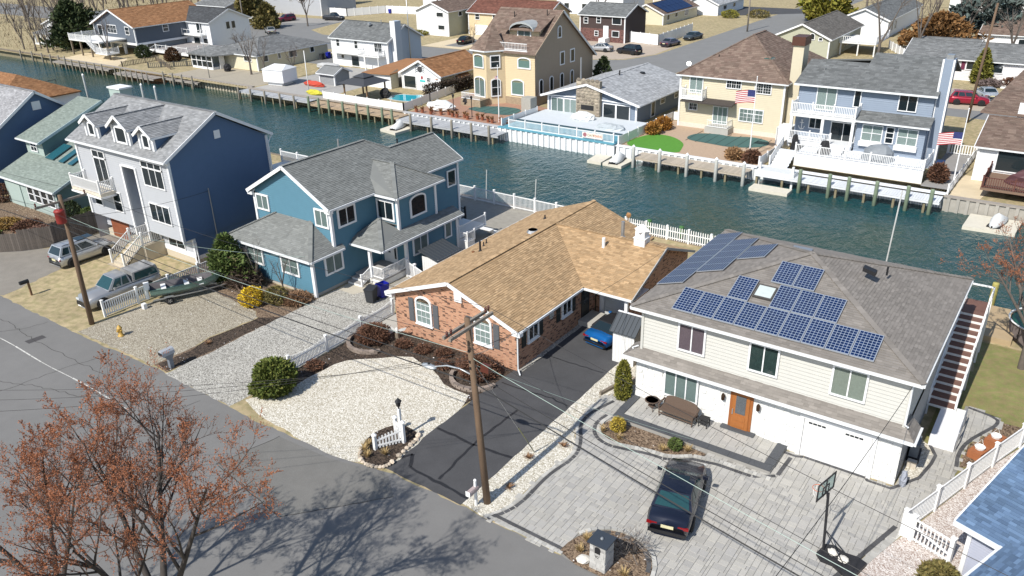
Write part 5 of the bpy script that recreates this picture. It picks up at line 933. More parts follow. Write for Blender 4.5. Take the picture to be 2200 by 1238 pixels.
h = ghouse('pale_grey_house', 'house with pale grey gable roof and grey siding shaded blue at the left edge', -96, -83.4, 31, 43, 5.0, 9.0, 'x', LGS, roofm('pale_shingles', (.33, .33, .34), (.27, .27, .28)), wmR=LGS_SHADE, tab=TAB); MB().slab([(-87.5, 33.2, 6.35), (-86.6, 33.2, 6.35), (-86.6, 34.7, 7.35), (-87.5, 34.7, 7.35)], .12, (0, -.5, .8)).build('skylight', MATS['teal_glass'], h.o); h.box('gable_vent', TRIM, -83.37, 36.6, 7.2, -83.3, 37.4, 8.0); h.done()
h = House('orange_roof_house', 'house with orange tiled roof showing at the left edge of the canal'); h.wall('F', 40.5, rectp(-110, -100.5, 0, 5), SW); h.wall('R', -100.5, rectp(40.5, 50, 0, 5), SW); h.plane([(-111, 40, 5), (-100, 40, 5), (-104, 45, 7.4), (-111, 45, 7.4)], RTN, .14, TAB); h.plane([(-100, 40, 5), (-100, 50, 5), (-104, 45, 7.4)], RTN, .14, TAB); h.done()
# ---- blue roofed house at the lower right corner (turned with the curving street)
h = House('blue_roof_house', 'corner of a lavender grey house with blue shingle roof at lower right', loc=(-.55, 28.75, 0), rz=R(-20)); LAV = mat('lavender_siding', (.36, .38, .46), .6, .03, 2); BSH = shingle('blue_shingles', (.125, .195, .30), (.095, .15, .24), .25)
h.wall('F', .35, rectp(.5, 9, 0, 2.65), LAV, .12); h.wall('L', .5, rectp(.35, 9, 0, 2.65), LAV, .12)
h.plane([(0, 0, 2.72), (1.75, 0, 2.72), (4.6, 3.02, 3.717), (4.6, 7.5, 5.195), (0, 7.5, 5.195)], BSH, .12, TAB); h.plane([(1.75, 0, 2.72), (1.75, -3, 2.72), (4.6, -3, 3.717), (4.6, 3.02, 3.717)], BSH, .12, TAB); h.caps((1.75, 0, 2.72), (4.6, 3.02, 3.72), BSH, .2)
h.line('gutter', GUT, (-.02, -.05, 2.62), (1.78, -.05, 2.62), .14, .16); h.line('rake_board', TRIM, (-.03, 0, 2.62), (-.03, 7.5, 5.1), .06, .2); h.line('gutter', GUT, (1.7, 0, 2.62), (1.7, -3, 2.62), .14, .2); corner(h, .5, .35, 0, 2.6, None, .16); h.wall('L', 2.15, rectp(-3, .35, 0, 2.65), LAV, .12); window(h, 'L', 2.12, -.1, -1.9, .7, 2.3, 2, curtain=CURTG); h.done()
# ---------------- far shore: bulkheads, docks, piles, yards ----------------
WB = mat('white_bulkhead', (.70, .72, .73), .7, .08, 2, fine=.08, fscale=10); TEAL = mat('teal_paint', (.10, .30, .38), .6, .12, 2); GPW = mat('grey_plank', (.40, .41, .42), .8, .1, 3, island=.12)
MWOOD = mat('mossy_wood', (.22, .19, .12), .9, .2, 2, fine=.15)
def bulk(lab, x0, x1, y, m, top, batt=True, zt=.12, gap=.75):
    o = thing('bulkhead', lab, 'bulkhead', (0, 0, 0)); MB().box(x0, y, -2.6, x1, y+.22, zt-.05).build('sheeting', m, o); MB().box(x0, y-.14, zt-.05, x1, y+.42, zt+.06).build('cap_board', top, o)
    if batt:
        n = int((x1-x0)/gap)
        for i in range(n): MB().box(x0+(i+.5)*gap-.13, y-.16, -1.9, x0+(i+.5)*gap+.13, y-.001, zt-.06).build('batten', m, o)
bulk('weathered timber bulkhead below the woods at the canal bend', -420, -160, 77.6, MWOOD, WOOD, False); bulk('timber bulkhead in front of the raised dark house', -160, -138, 77.3, MWOOD, DOCKW); bulk('orange brown timber bulkhead under the long narrow dock', -138, -126, 77.2, mat('orange_timber', (.30, .15, .07), .85, .2, 2), DOCKW, False)
bulk('pale battened bulkhead round the screened porch patio', -126, -104.3, 77.9, mat('pale_timber', (.40, .36, .28), .85, .15, 2), DOCKW); bulk('grey bulkhead beside the covered boat', -104.3, -88.5, 77.0, MWOOD, DOCKW, False); bulk('bulkhead below the white pool fence of the crab cottage', -88.5, -72.6, 77.0, mat('tan_timber', (.36, .27, .17), .85, .15, 2), DOCKW, False)
bulk('white battened bulkhead in front of the potted patio', -72.6, -56.8, 76.9, WB, GPW); bulk('white battened bulkhead with teal cap under the ranch deck', -56.8, -41.2, 76.2, WB, TEAL, True, .32); bulk('white battened bulkhead below the green turf yard', -41.2, -25.4, 76.6, WB, WB); bulk('white bulkhead under the tiered white deck', -25.4, -8.6, 77.2, WB, WB, False); bulk('grey battened bulkhead below the sandy yard', -8.6, 20, 76.6, mat('grey_timber', (.36, .34, .30), .85, .15, 2), DOCKW)
def dock(lab, x0, x1, y0, y1, z, m, legs=True, along='y', pw=.22):
    o = thing('dock', lab, 'dock', (0, 0, 0)); n = int((x1-x0)/pw); b = MB()
    for i in range(n): b.box(x0+i*pw, y0, z-.06, x0+i*pw+pw-.02, y1, z)
    b.build('planks', m, o, kind='stuff'); MB().box(x0, y0+.02, z-.25, x1, y0+.1, z-.061).build('front_beam', m, o)
    if legs:
        for i in range(int((x1-x0)/2.5)+1): MB().box(x0+i*2.5, y0+.15, -2.4, x0+i*2.5+.2, y0+.35, z-.25).build('leg', MWOOD, o)
    return o
dock('weathered dock below the raised dark house', -159.3, -140.4, 75.7, 77.2, -.1, DOCKW); dock('narrow dock with a row of thin posts at the orange bulkhead', -137.6, -125.8, 74.9, 77.1, -.25, DOCKW); dock('short dock below the screened porch patio', -125.6, -116, 76.4, 77.8, -.2, DOCKW); dock('broad grey dock beside the white covered boat', -104.3, -88.7, 75.2, 77.0, .02, GPW); dock('tan dock below the white pool fence', -88.4, -71.3, 74.6, 76.9, -.05, mat('tan_planks', (.40, .30, .20), .85, .1, 3, island=.15)); dock('grey dock below the potted brick patio', -71.2, -55.2, 73.9, 76.7, -.1, GPW); dock('tan dock below the green turf yard', -37.9, -25.6, 74.3, 76.5, -.1, mat('sandy_planks', (.44, .38, .30), .85, .08, 3, island=.1)); dock('long white dock in front of the tiered white deck', -25.0, -8.7, 75.0, 79.4, .0, MATS['white_deck_boards']); dock('dark dock at the right edge beside the jet ski', -1.6, 14, 74.6, 76.4, -.2, GPW)
PM = {}
ORD = ['leftmost', 'second', 'third', 'fourth', 'fifth', 'sixth', 'seventh', 'eighth', 'ninth', 'tenth', 'eleventh', 'twelfth', 'thirteenth', 'fourteenth', 'fifteenth', 'sixteenth', 'seventeenth', 'eighteenth', 'nineteenth', 'twentieth', 'twenty-first', 'twenty-second']; GC = {}
def nth(lab, grp):
    i = GC.get(grp, 0); GC[grp] = i+1; return lab+(', leftmost of its row' if i == 0 else ', %s from the left' % ORD[i])
def piling(x, y, zt, r, m, lab, grp, capm=None):
    if grp: lab = nth(lab, grp)
    k = (zt, r, m.name, bool(capm))
    if k not in PM:
        PM[k] = MB().lathe([(r*1.05, -2.8), (r, zt-.1), (r*.9, zt)], 0, 0, 9).mesh('pile', m, True); PM[('c',)+k] = MB().lathe([(r*1.15, zt), (r*1.15, zt+.06), (0, zt+.28)], 0, 0, 9).mesh('cap', WHITE) if capm else None
    o = thing('dock_piling', lab, 'piling', (x, y, 0), 0, grp); inst(PM[k], 'pile', o)
    if capm: inst(PM[('c',)+k], 'cap', o)
GP = mat('green_treated_wood', (.20, .25, .17), .85, .15, 2); GW = mat('grey_piling', (.30, .27, .22), .9, .2, 2, fine=.15)
for i, x in enumerate((-174, -169.4, -165.6, -162.5, -159.5, -157.3, -154.5, -152.2, -149.6, -147.2, -144.6, -142.2)): piling(x, 75.6 if i > 5 else 77.0, .75, .16, GW, 'weathered grey piling along the far bank left of the narrow dock', 'weathered far bank pilings')
for x in (-136.7, -135, -133.4, -131.8, -130.2, -128.6, -127.2): piling(x, 74.8, .8, .1, GW, 'thin post in a row along the narrow far dock', 'thin dock posts')
for x in (-124.8, -122.2, -119.7, -117): piling(x, 76.2, .9, .15, GW, 'grey capped piling below the screened porch patio', 'porch patio pilings')
for x in (-103.8, -101, -97.8, -94.5, -91.5): piling(x, 74.9, .7, .15, GW, 'dark piling at the grey dock beside the wrapped boat', 'grey dock pilings')
for x in (-88, -86, -84, -81.3, -78.7, -76.6, -74.1, -72.4): piling(x, 74.5, 1.0, .17, GP, 'greenish piling in front of the white pool fence dock', 'pool fence dock pilings')
for x in (-68.6, -65.2, -62, -59, -56.4): piling(x, 73.8, 1.0, .16, GW, 'pale piling at the grey dock below the brick patio', 'brick patio dock pilings')
for x in (-37.8, -34.8, -31.8, -28.7, -25.9): piling(x, 74.2, 1.0, .17, mat('whitewashed_piling', (.52, .52, .48), .8, .1), 'white capped piling at the dock below the green turf', 'turf dock pilings', WHITE)
for x in (-20.7, -18.0, -16.3, -13.9, -11.3, -9.4): piling(x, 74.9, 1.1, .17, GP, 'green piling along the long white dock', 'white dock pilings')
for x, l in ((-1.9, 'green piling beside the right edge jet ski float'), (1.5, 'rightmost piling at the far dark dock')): piling(x, 74.5, .9, .17, GP, l, None)
for x, l in ((-26.8, 'green piling behind the tan house fence, left of the pair'), (-24.0, 'green piling behind the tan house fence, right of the pair')): piling(x, 55.9, .95, .2, mat('bright_green_piling', (.06, .16, .05), .8, .15), l, None)
piling(-2.3, 55.6, 1.6, .2, mat('mossy_piling', (.36, .32, .10), .9, .2, 3), 'mossy yellow green piling behind the outside stairs', None)
for x, l in ((-97.0, 'tall white capped mooring pole behind the three storey house, left one'), (-94.1, 'tall white capped mooring pole behind the three storey house, right one'), (-110.6, 'banded mooring pole behind the green house')): piling(x, 56.0, 4.9, .13, mat('pale_pole', (.42, .45, .46), .6), l, None, WHITE)
for x, y, l in ((-43.6, 56.2, 'thin leaning pole standing in the water behind the blue house'), (-38.2, 56.2, 'thin leaning pole in the water behind the tan roof'), (-8.2, 50.6, 'thin white pole rising behind the solar house roof')): one('thin_pole', l, 'pole', MB().tube([(x, y, -1.5 if y > 55 else 0), (x+.25, y, 2.4 if y > 55 else 8.2)], .045, 6), mat('pale_grey_pole', (.55, .55, .53), .5))
# yards
PAVR = mat('terracotta_pavers', (.34, .20, .14), .9, .12, 3, fine=.2, fscale=12); PAVT = mat('tan_pavers', (.42, .31, .22), .9, .1, 3, fine=.18, fscale=12); PCOV = mat('green_pool_cover', (.055, .125, .115), .8, .08, 1.5)
sheet('patio', [(-72.4, 77.2), (-57, 77.2), (-57, 88.2), (-72.4, 92)], .006, PAVR); sheet('patio', [(-41, 76.9), (-25.6, 76.9), (-25.6, 88.5), (-41, 90.5)], .006, PAVT)
sheet('artificial_turf', smooth([(-41, 77.2), (-41, 81.6), (-39.9, 83.7), (-37.7, 83.6), (-35.4, 81.6), (-34.7, 79.4), (-34.2, 77.3)], 2), .012, mat('bright_turf', (.085, .25, .03), .9, .1, 2, fine=.2, fscale=25))
def poolcover(lab, pts, parent=None):
    o = sheet('x', smooth(pts, 2), .03, PCOV); o.name = 'pool_cover'; del o['kind']; props(o, lab, 'pool cover'); c = MB(); xs = [p[0] for p in pts]; ys = [p[1] for p in pts]; x = min(xs)+.6
    while x < max(xs)-.3: c.box(x-.03, min(ys)+.3, .031, x+.03, max(ys)-.3, .04); x += 1.15
    c.build('straps', mat('dark_strap', (.02, .04, .04), .8), o)
poolcover('green kidney shaped pool cover in front of the beige house', [(-36.4, 84.3), (-35.9, 86.3), (-33.8, 87), (-32, 86.6), (-29.9, 87.8), (-27.5, 86.8), (-27.4, 84.2), (-30.4, 82.4), (-33.1, 82.8), (-35.6, 83)]); poolcover('green pool cover on the terracotta patio of the yellow house', [(-67, 82.9), (-66.3, 84.8), (-63, 86.4), (-60, 86.1), (-59.4, 83.4), (-60.4, 82.2), (-64.8, 82.2)])
p = thing('swimming_pool', 'turquoise pool water behind the white pool fence', 'pool'); pts = smooth([(-81, 82.6), (-81, 85.4), (-78.8, 85.6), (-77.8, 86.6), (-75.9, 84.5), (-76.2, 82.4), (-79, 82)], 2); MB().poly([(x, y, .03) for x, y in pts]).build('water', mat('pool_water', (.02, .38, .48), .06, .2, .8, spec=.8), p); MB().poly([(x+(x+78.6)*.14, y+(y-84)*.14, .02) for x, y in pts]).build('coping', mat('pool_coping', (.62, .6, .55), .8), p)
sheet('patio', [(-126, 78.2), (-104.6, 78.2), (-104.6, 84), (-114, 87), (-126, 87)], .006, mat('pebble_patio', (.36, .32, .25), .9, .12, 2, fine=.2, fscale=10)); sheet('patio', [(-104, 77.2), (-89, 77.2), (-90, 97.5), (-104, 97.5)], .006, mat('grey_patio', (.36, .35, .33), .9, .1, 2, fine=.1)); sheet('sandy_yard', [(-160, 77.6), (-141, 77.6), (-148, 84), (-163, 86)], .006, SAND, .1); sheet('sandy_yard', [(-8.4, 76.9), (-6.1, 76.9), (-5.5, 81), (-7.4, 84.5), (-8.3, 84.5)], .008, SAND); sheet('side_path', [(-11, 79), (-8.5, 79), (-8.2, 92), (-11, 92)], .006, mat('grey_path', (.28, .27, .26), .9, .1, 3, fine=.15))
o = thing('ranch_deck', 'pale grey and teal deck of the stone chimney ranch', 'deck'); MB().box(-56.6, 79.6, .2, -41.6, 86.2, .45).build('deck_floor', mat('pale_deck', (.56, .60, .63), .7, .06, 2), o); MB().box(-56.6, 76.5, .12, -41.3, 79.6, .3).build('lower_deck', TEAL, o); fencerun(o, [(-55.5, 76.6, .3), (-41.5, 76.6, .3)], 1.05, .16, .045, .04, .12, WHITE, each=False); MB().box(-56.5, 79.55, .45, -42, 79.65, .62).build('kerb', mat('dark_teal', (.03, .07, .09), .7), o)
# banner DAY FISHING
bn = thing('banner_sign', 'white banner reading DAY FISHING on the ranch deck railing', 'banner', (-45.35, 76.42, .55)); MB().box(0, -.01, 0, 2.6, .01, .62).build('cloth', mat('banner_cloth', (.78, .72, .66), .8, .03), bn)
MB().lathe([(.24, 0), (.24, .01)], 0, 0, 16).build('round_emblem', mat('emblem_red', (.36, .14, .16), .7, .5, 8), bn); bn.children[-1].location = (.34, -.012, .33); bn.children[-1].rotation_euler = (math.pi/2, 0, 0)
def text(s, size, m, parent, loc, rot):
    cu = bpy.data.curves.new('lettering', 'FONT'); cu.body = s; cu.size = size; cu.extrude = .003; cu.offset = size*.012
    t = bpy.data.objects.new('t', cu); COL.objects.link(t); dg = bpy.context.evaluated_depsgraph_get(); me = bpy.data.meshes.new_from_object(t.evaluated_get(dg)); bpy.data.objects.remove(t); me.materials.clear(); me.materials.append(m)
    o = bpy.data.objects.new('lettering', me); COL.objects.link(o); o.parent = parent; o.location = loc; o.rotation_euler = rot; return o
text('DAY', .42, mat('olive_letters', (.30, .22, .08), .8), bn, (.66, -.015, .18), (math.pi/2, 0, 0)); text('FISHING', .42, mat('orange_letters', (.50, .16, .05), .8), bn, (1.42, -.015, .18), (math.pi/2, 0, 0)).scale = (.72, 1, 1)
def fence(name, lab, pts, **kw):
    o = thing(name, lab, 'fence'); fencerun(o, pts, **kw); return o
def boardfence(lab, pts, h, m, bw=.6, name='vinyl_fence'):
    o = thing(name, lab, 'fence')
    for a, b in zip(pts[:-1], pts[1:]):
        A = Vector((*a, 0)); d = Vector((b[0]-a[0], b[1]-a[1], 0)); n = max(1, round(d.length/2.2))
        for i in range(n): MB().bar(A+d*((i+.03)/n)+Vector((0, 0, h/2)), A+d*((i+.97)/n)+Vector((0, 0, h/2)), .04, h-.12).build('panel', m, o)
        for i in range(n+1): MB().cbox(*(A+d*(i/n))[:2], 0, .14, .14, h+.06).build('post', m, o)
boardfence('white vinyl fence round the pool of the crab cottage', [(-88.3, 77.6), (-73, 77.4), (-74, 83.8), (-75.3, 94)], 1.15, WHITE); boardfence('white vinyl fence between the ranch deck and the turf yard', [(-41.1, 77), (-41, 90.5), (-39.6, 91)], 1.1, WHITE); boardfence('white vinyl fence between the patio pool and the white decks', [(-25.4, 77), (-25.3, 88)], 1.1, WHITE); boardfence('white vinyl fence between the brick patio and the ranch deck', [(-57, 77.2), (-56.8, 84.5)], 1.1, WHITE); boardfence('tall white vinyl fence at the corner by the parked cars', [(-76.2, 143), (-67.8, 141.3), (-68.6, 158)], 2.0, WHITE); boardfence('long white vinyl fence behind the parked pickup', [(-180, 149), (-156.4, 148.2), (-152, 157.5), (-132, 160)], 1.9, WHITE); boardfence('white fence behind the tall conifer at the top left', [(-176, 131), (-165, 133.5)], 1.7, WHITE); boardfence('white fence by the sage house side deck', [(-31, 156), (-26, 146)], 1.4, WHITE)
fence('picket_fence', 'white picket gate fence beside the blue deck house', [(-10.9, 91.5), (-8.2, 91.5)], h=1.1, gap=.24, pw=.1, pd=.03, each=True); fence('picket_fence', 'grey picket fence round the lawn below the white balcony house', [(-140.5, 78.4), (-140.3, 85), (-130, 81)], h=.9, gap=.3, pw=.1, m=WOOD, each=False); fence('picket_fence', 'dark picket fence beside the screened porch', [(-135, 80), (-128.8, 86)], h=.9, gap=.3, pw=.1, m=mat('dark_fence', (.08, .08, .075), .8), each=False); fence('path_fence', 'white railing along the path right of the tiered decks', [(-8.5, 77.2), (-8.3, 91)], h=1.0, gap=.25, pw=.06, each=False)
# flags
def flag(lab, x, y, hgt, fz, L, Hh, ang, yard=False):
    o = thing('flagpole', lab, 'flagpole', (x, y, 0)); MB().lathe([(.07, 0), (.04, hgt), (.07, hgt+.02), (0, hgt+.12)], 0, 0, 8).build('pole', WHITE, o)
    if yard: MB().bar((-1, 0, hgt*.55), (1, 0, hgt*.55), .06).build('yardarm', WHITE, o)
    cl = MB(); re = MB(); bl = MB(); n = 10
    for r in range(13):
        for i in range(n):
            u0, u1 = i/n, (i+1)/n; P = lambda u, v: (math.cos(ang)*u*L, math.sin(ang)*u*L+.12*math.sin(u*7)*u, fz-v*Hh-.35*u*u*L*.5)
            t = bl if (u1 <= .4 and r < 7) else (re if r % 2 == 0 else cl); t.quad(P(u0, r/13), P(u1, r/13), P(u1, (r+1)/13), P(u0, (r+1)/13))
    f = re.build('flag', mat('flag_red', (.42, .04, .05), .8), o); cl.build('white_stripes', mat('flag_white', (.72, .7, .68), .8), f); bl.build('canton', mat('flag_blue', (.03, .04, .14), .8, .6, 14), f)
flag('white flagpole with American flag in front of the beige house', -27.4, 79.7, 8.2, 6.9, 2.2, 1.25, math.pi*.95, True); flag('white pole with American flag at the sandy yard fence', -8.6, 80.5, 7.0, 4.9, 2.0, 1.1, math.pi*.98); flag('bare white mast on the terracotta patio', -58.8, 79.1, 6.8, 5.6, .5, .35, math.pi)
# floats, jet skis, boats
FLT = mat('float_plastic', (.62, .58, .48), .7, .1, 3)
def jetski(lab, x, y, rz, pts=None):
    o = thing('jet_ski', lab, 'jet ski', (x, y, -.85), rz); b = MB()
    st = [(-1.5, .35, .25), (-1.1, .5, .5), (-.4, .55, .75), (.2, .5, 1.0), (.6, .42, .8), (1.2, .3, .45), (1.6, .06, .3)]; n0 = 0
    for i, (yy, w_, t) in enumerate(st):
        for px, pz in ((-w_, .05), (-w_*1.05, .25), (-w_*.6, t*.75), (0, t), (w_*.6, t*.75), (w_*1.05, .25), (w_, .05)): b.v.append((px, yy, pz))
        if i:
            for j in range(6): b.f.append(((i-1)*7+j, (i-1)*7+j+1, i*7+j+1, i*7+j))
    b.build('cover', mat('white_cover', (.66, .67, .66), .8, .08, 3, bump=.3, bscale=6), o, True); MB().box(-.5, -1.4, -.12, .5, 1.2, .06).build('hull', BLACK, o)
def floatp(lab, pts):
    one('floating_platform', lab, 'floating platform', MB().prism(pts, -1.4, -.9), FLT)
floatp('cream floating platform below the terracotta patio', [(-72.0, 71.8), (-68.9, 71.2), (-68.6, 75.4), (-72.2, 75.8)]); jetski('white covered jet ski on the platform below the terracotta patio', -70.2, 73.4, R(8)); floatp('flat white floating ramp left of the turf yard', [(-42.8, 73.2), (-41.1, 73.2), (-41.3, 76), (-43.1, 76)]); floatp('floating platform under the turf yard jet ski', [(-40.9, 73.2), (-38.6, 73.1), (-38.5, 76), (-40.9, 76)]); jetski('white covered jet ski beside the turf yard dock', -39.8, 74.6, R(5)); floatp('long white float left of the white dock', [(-24.9, 73.2), (-21.2, 73.2), (-21.2, 74.7), (-24.9, 74.7)]); floatp('cream floating platform at the right edge', [(-6.4, 72.6), (-2.6, 72.9), (-2.4, 76.2), (-6.3, 76.2)]); jetski('white covered jet ski at the right edge below the sandy yard', -4.1, 74.5, R(172))
o = thing('boat_lift', 'boat lift frame with dinghy left of the long white dock', 'boat lift', (-23.2, 75.6, 0)); 
for x in (-1.6, 1.6): MB().box(x-.1, -.1, -2, x+.1, .1, 1.0).build('post', WOODW, o)
MB().box(-1.8, -.3, .0, 1.8, 1.0, .35).build('cover', mat('pale_tarp', (.6, .62, .62), .8, .1), o)
o = thing('wrapped_boat', 'boat shrink wrapped in white on the grey dock patio', 'boat', (-102.6, 82, 0), R(8)); MB().prism([(-2.0, -1.6), (2.0, -1.6), (1.8, 1.8), (-1.6, 1.8)], .5, 2.4).build('wrap', mat('shrink_wrap', (.74, .75, .76), .5, .03), o); MB().slab([(-2.05, -1.7, 2.4), (2.1, -1.7, 2.4), (1.3, .2, 3.0), (-1.0, .2, 3.0)], .05).slab([(2.1, -1.7, 2.4), (1.9, 1.9, 2.4), (1.3, .2, 3.0)], .05).slab([(1.9, 1.9, 2.4), (-1.7, 1.9, 2.4), (-1, .2, 3), (1.3, .2, 3)], .05).build('wrap_top', MATS['shrink_wrap'], o); MB().prism([(-1.5, -1.2), (1.3, -1.2), (1.2, 1.3), (-1.2, 1.3)], 0, .5).build('keel_stand', MATS['shrink_wrap'], o)
o = thing('lifted_boat', 'motor boat under a grey cover on a lift at the left canal bank', 'boat', (-124.5, 58.2, .2), R(-80)); b = MB(); st = [(-3.2, 1.1, .9), (-1.5, 1.25, 1.3), (.5, 1.2, 1.4), (2, .85, 1.1), (3.4, .1, .8)]
for i, (yy, w_, t) in enumerate(st):
    for px, pz in ((-w_*.5, -.2), (-w_, .5), (-w_*.5, t*.85), (0, t), (w_*.5, t*.85), (w_, .5), (w_*.5, -.2)): b.v.append((px, yy, pz))
    if i:
        for j in range(6): b.f.append(((i-1)*7+j, (i-1)*7+j+1, i*7+j+1, i*7+j))
b.build('cover', mat('grey_boat_cover', (.10, .11, .13), .8, .1), o, True); MB().tube([(-1, -.5, 1), (-1, -.3, 2.3), (1, -.3, 2.3), (1, -.5, 1)], .05).build('tower', BLACK, o)
for s in (-1.6, 1.6):
    for yy in (-2, 2): MB().cbox(s, yy, -1.6, .2, .2, 2.6).build('lift_post', WHITE, o)
dock('weathered dock beside the lifted boat at the left canal bank', -131, -118, 55.2, 56.6, .0, DOCKW)
# gazebo, sheds, garden clutter
o = thing('gazebo', 'dark metal roofed gazebo on the pool patio', 'gazebo', (-83.8, 81.3, 0)); 
for x, y in ((-2.2, -1.8), (2.2, -1.8), (2.2, 1.8), (-2.2, 1.8)): MB().cbox(x, y, 0, .18, .18, 2.3).build('post', mat('cedar', (.22, .14, .08), .8), o)
MB().lathe([(3.7, 2.2), (1.3, 2.95), (1.3, 3.05), (1.6, 3.0), (0, 3.5)], 0, 0, 4).build('roof', mat('charcoal_metal', (.055, .058, .065), .6), o); o.children[-1].rotation_euler = (0, 0, R(45))
ghouse('garden_shed', 'small grey garden shed behind the gazebo', -97, -93.8, 85, 88, 1.9, 2.6, 'x', mat('shed_grey', (.26, .27, .28), .8), RGY, tab=None).done()
def cover(lab, x, y, rx, ry, hz, m, name='covered_furniture', cat='cover'): one(name, lab, cat, MB().blob((x, y, hz*.45), rx, ry, hz*.6, .12, 10, 6), m, smooth=False)
WC_ = MATS['white_cover']; BC = mat('black_cover', (.02, .02, .022), .8, .1)
cover('white covered furniture set on the terracotta patio', -69.3, 80.7, 2.2, 1.2, 1.2, WC_); cover('black covered grill beside the turret porch', -68.2, 84.6, .8, .5, 1.2, BC); cover('white covered table in front of the stone chimney', -49.8, 84.0, 1.6, 1.0, 1.3, WC_); cover('silver covered furniture on the ranch deck', -44.6, 81.6, 2.0, 1.1, 1.0, mat('silver_cover', (.42, .46, .48), .5, .15, 3)); cover('black covered grill on the white deck', -20.4, 80.9, .7, .5, 2.4, BC); cover('black cover at the top of the white side steps', -23.6, 81.9, .4, .4, 2.4, BC); cover('maroon covered furniture on the red brown deck', -2.5, 80.6, 2.2, 1.2, 2.4, mat('maroon_cover', (.10, .045, .05), .6, .2, 3)); cover('black covered grill under the gazebo edge', -81.2, 82.6, .9, .6, 1.3, BC); cover('pale tarp covered furniture by the white house with blue shaded gable', -105.5, 94.5, 2.6, 1.4, 1.0, mat('tarp_grey', (.46, .46, .45), .7, .1)); cover('black covered grill by the screened porch', -119.5, 84.8, .8, .6, 1.2, BC); cover('grey covered hot tub on the white deck', -15.5, 81.3, 1.5, .9, 2.6, mat('grey_tub_cover', (.20, .22, .24), .6)); cover('red kayak bundle by the shed', -96.5, 83.2, 2.2, .5, .8, mat('red_kayak', (.5, .07, .04), .5)); cover('yellow kayak by the gazebo dock', -91.8, 79.0, 1.6, .5, .7, mat('yellow_kayak', (.55, .5, .05), .5))
MB().box(-58.3, 83.2, .45, -56.9, 84.6, 2.3).build('outdoor_cabinet', mat('cabinet_grey', (.36, .35, .31), .7), label='grey outdoor cabinet at the left end of the ranch deck', cat='cabinet')
POT = mat('terracotta', (.30, .11, .06), .85, .15); potm = MB().lathe([(.16, 0), (.24, .4), (.26, .42)], 0, 0, 8).mesh('pot', POT); pls = MB()
for i in range(40): a = rnd.uniform(0, 6.3); r_ = rnd.uniform(.05, .3); pls.quad((0, 0, .4), (r_*math.cos(a), r_*math.sin(a), .6), (r_*1.2*math.cos(a), r_*1.2*math.sin(a), rnd.uniform(.6, .95)), (.05, .05, .6))
plsm = pls.mesh('plant', mat('dry_plant', (.28, .15, .07), .9, .2, island=.3))
for i in range(16):
    x = -71.5+i*.95; o = thing('potted_plant', nth('pot of dried plants on the yellow house patio edge', 'patio edge pots'), 'potted plant', (x+rnd.uniform(-.2, .2), 77.9+rnd.uniform(0, .7)+(i % 3)*.3, 0), rnd.uniform(0, 6), 'patio edge pots'); inst(potm, 'pot', o); inst(plsm, 'plant', o)
for x, y, l in ((-66.2, 79.4, 'black garden lamp post on the terracotta patio, left'), (-63.4, 79.6, 'black garden lamp post on the terracotta patio, right')):
    o = thing('garden_lamp', l, 'lamp post', (x, y, 0)); MB().lathe([(.12, 0), (.05, .2), (.05, 2.2)], 0, 0, 8).build('post', BLACK, o); MB().lathe([(.1, 2.2), (.16, 2.5), (.2, 2.52), (0, 2.7)], 0, 0, 8).build('lantern', BLACK, o)
# streets beyond
ASF = mat('far_asphalt', (.20, .20, .195), .92, .08, .5, fine=.1, fscale=10); sheet('far_street', [(-420, 112), (-100, 109.5), (-52, 109.5), (60, 107), (60, 114), (-53.5, 117), (-55, 900), (-63, 900), (-63.5, 132), (-66, 125), (-74, 121), (-110, 120.5), (-138, 123), (-146, 127), (-150, 141), (-156, 141), (-170, 128), (-420, 124)], .006, ASF)
sheet('gravel_corner', [(-74.5, 121.5), (-66.5, 125.4), (-64, 132), (-64.5, 141), (-76, 143), (-86, 140), (-86, 122)], .008, mat('pinkish_gravel', (.42, .35, .28), .95, .1, 1, fine=.25, fscale=10)); sheet('far_driveway', [(-108, 121), (-98, 121), (-98, 137), (-108, 137)], .010, SAND); sheet('far_driveway', [(-104, 123), (-100, 123), (-100, 132), (-104, 132)], .014, ASF); sheet('far_driveway', [(-17, 113), (-7.5, 113), (-7.5, 124), (-16, 126)], .008, mat('dusty_drive', (.40, .35, .27), .95, .12, 1, fine=.15)); sheet('far_driveway', [(-170, 128), (-150, 138), (-150, 143), (-172, 141)], .010, mat('pale_drive', (.30, .29, .27), .95, .1, 1)); sheet('far_driveway', [(-74, 186), (-56, 200), (-56, 206), (-80, 206)], .008, ASPHB); sheet('far_side_drive', [(-114, 97), (-108.5, 97), (-108.5, 110), (-114, 110)], .008, ASF)

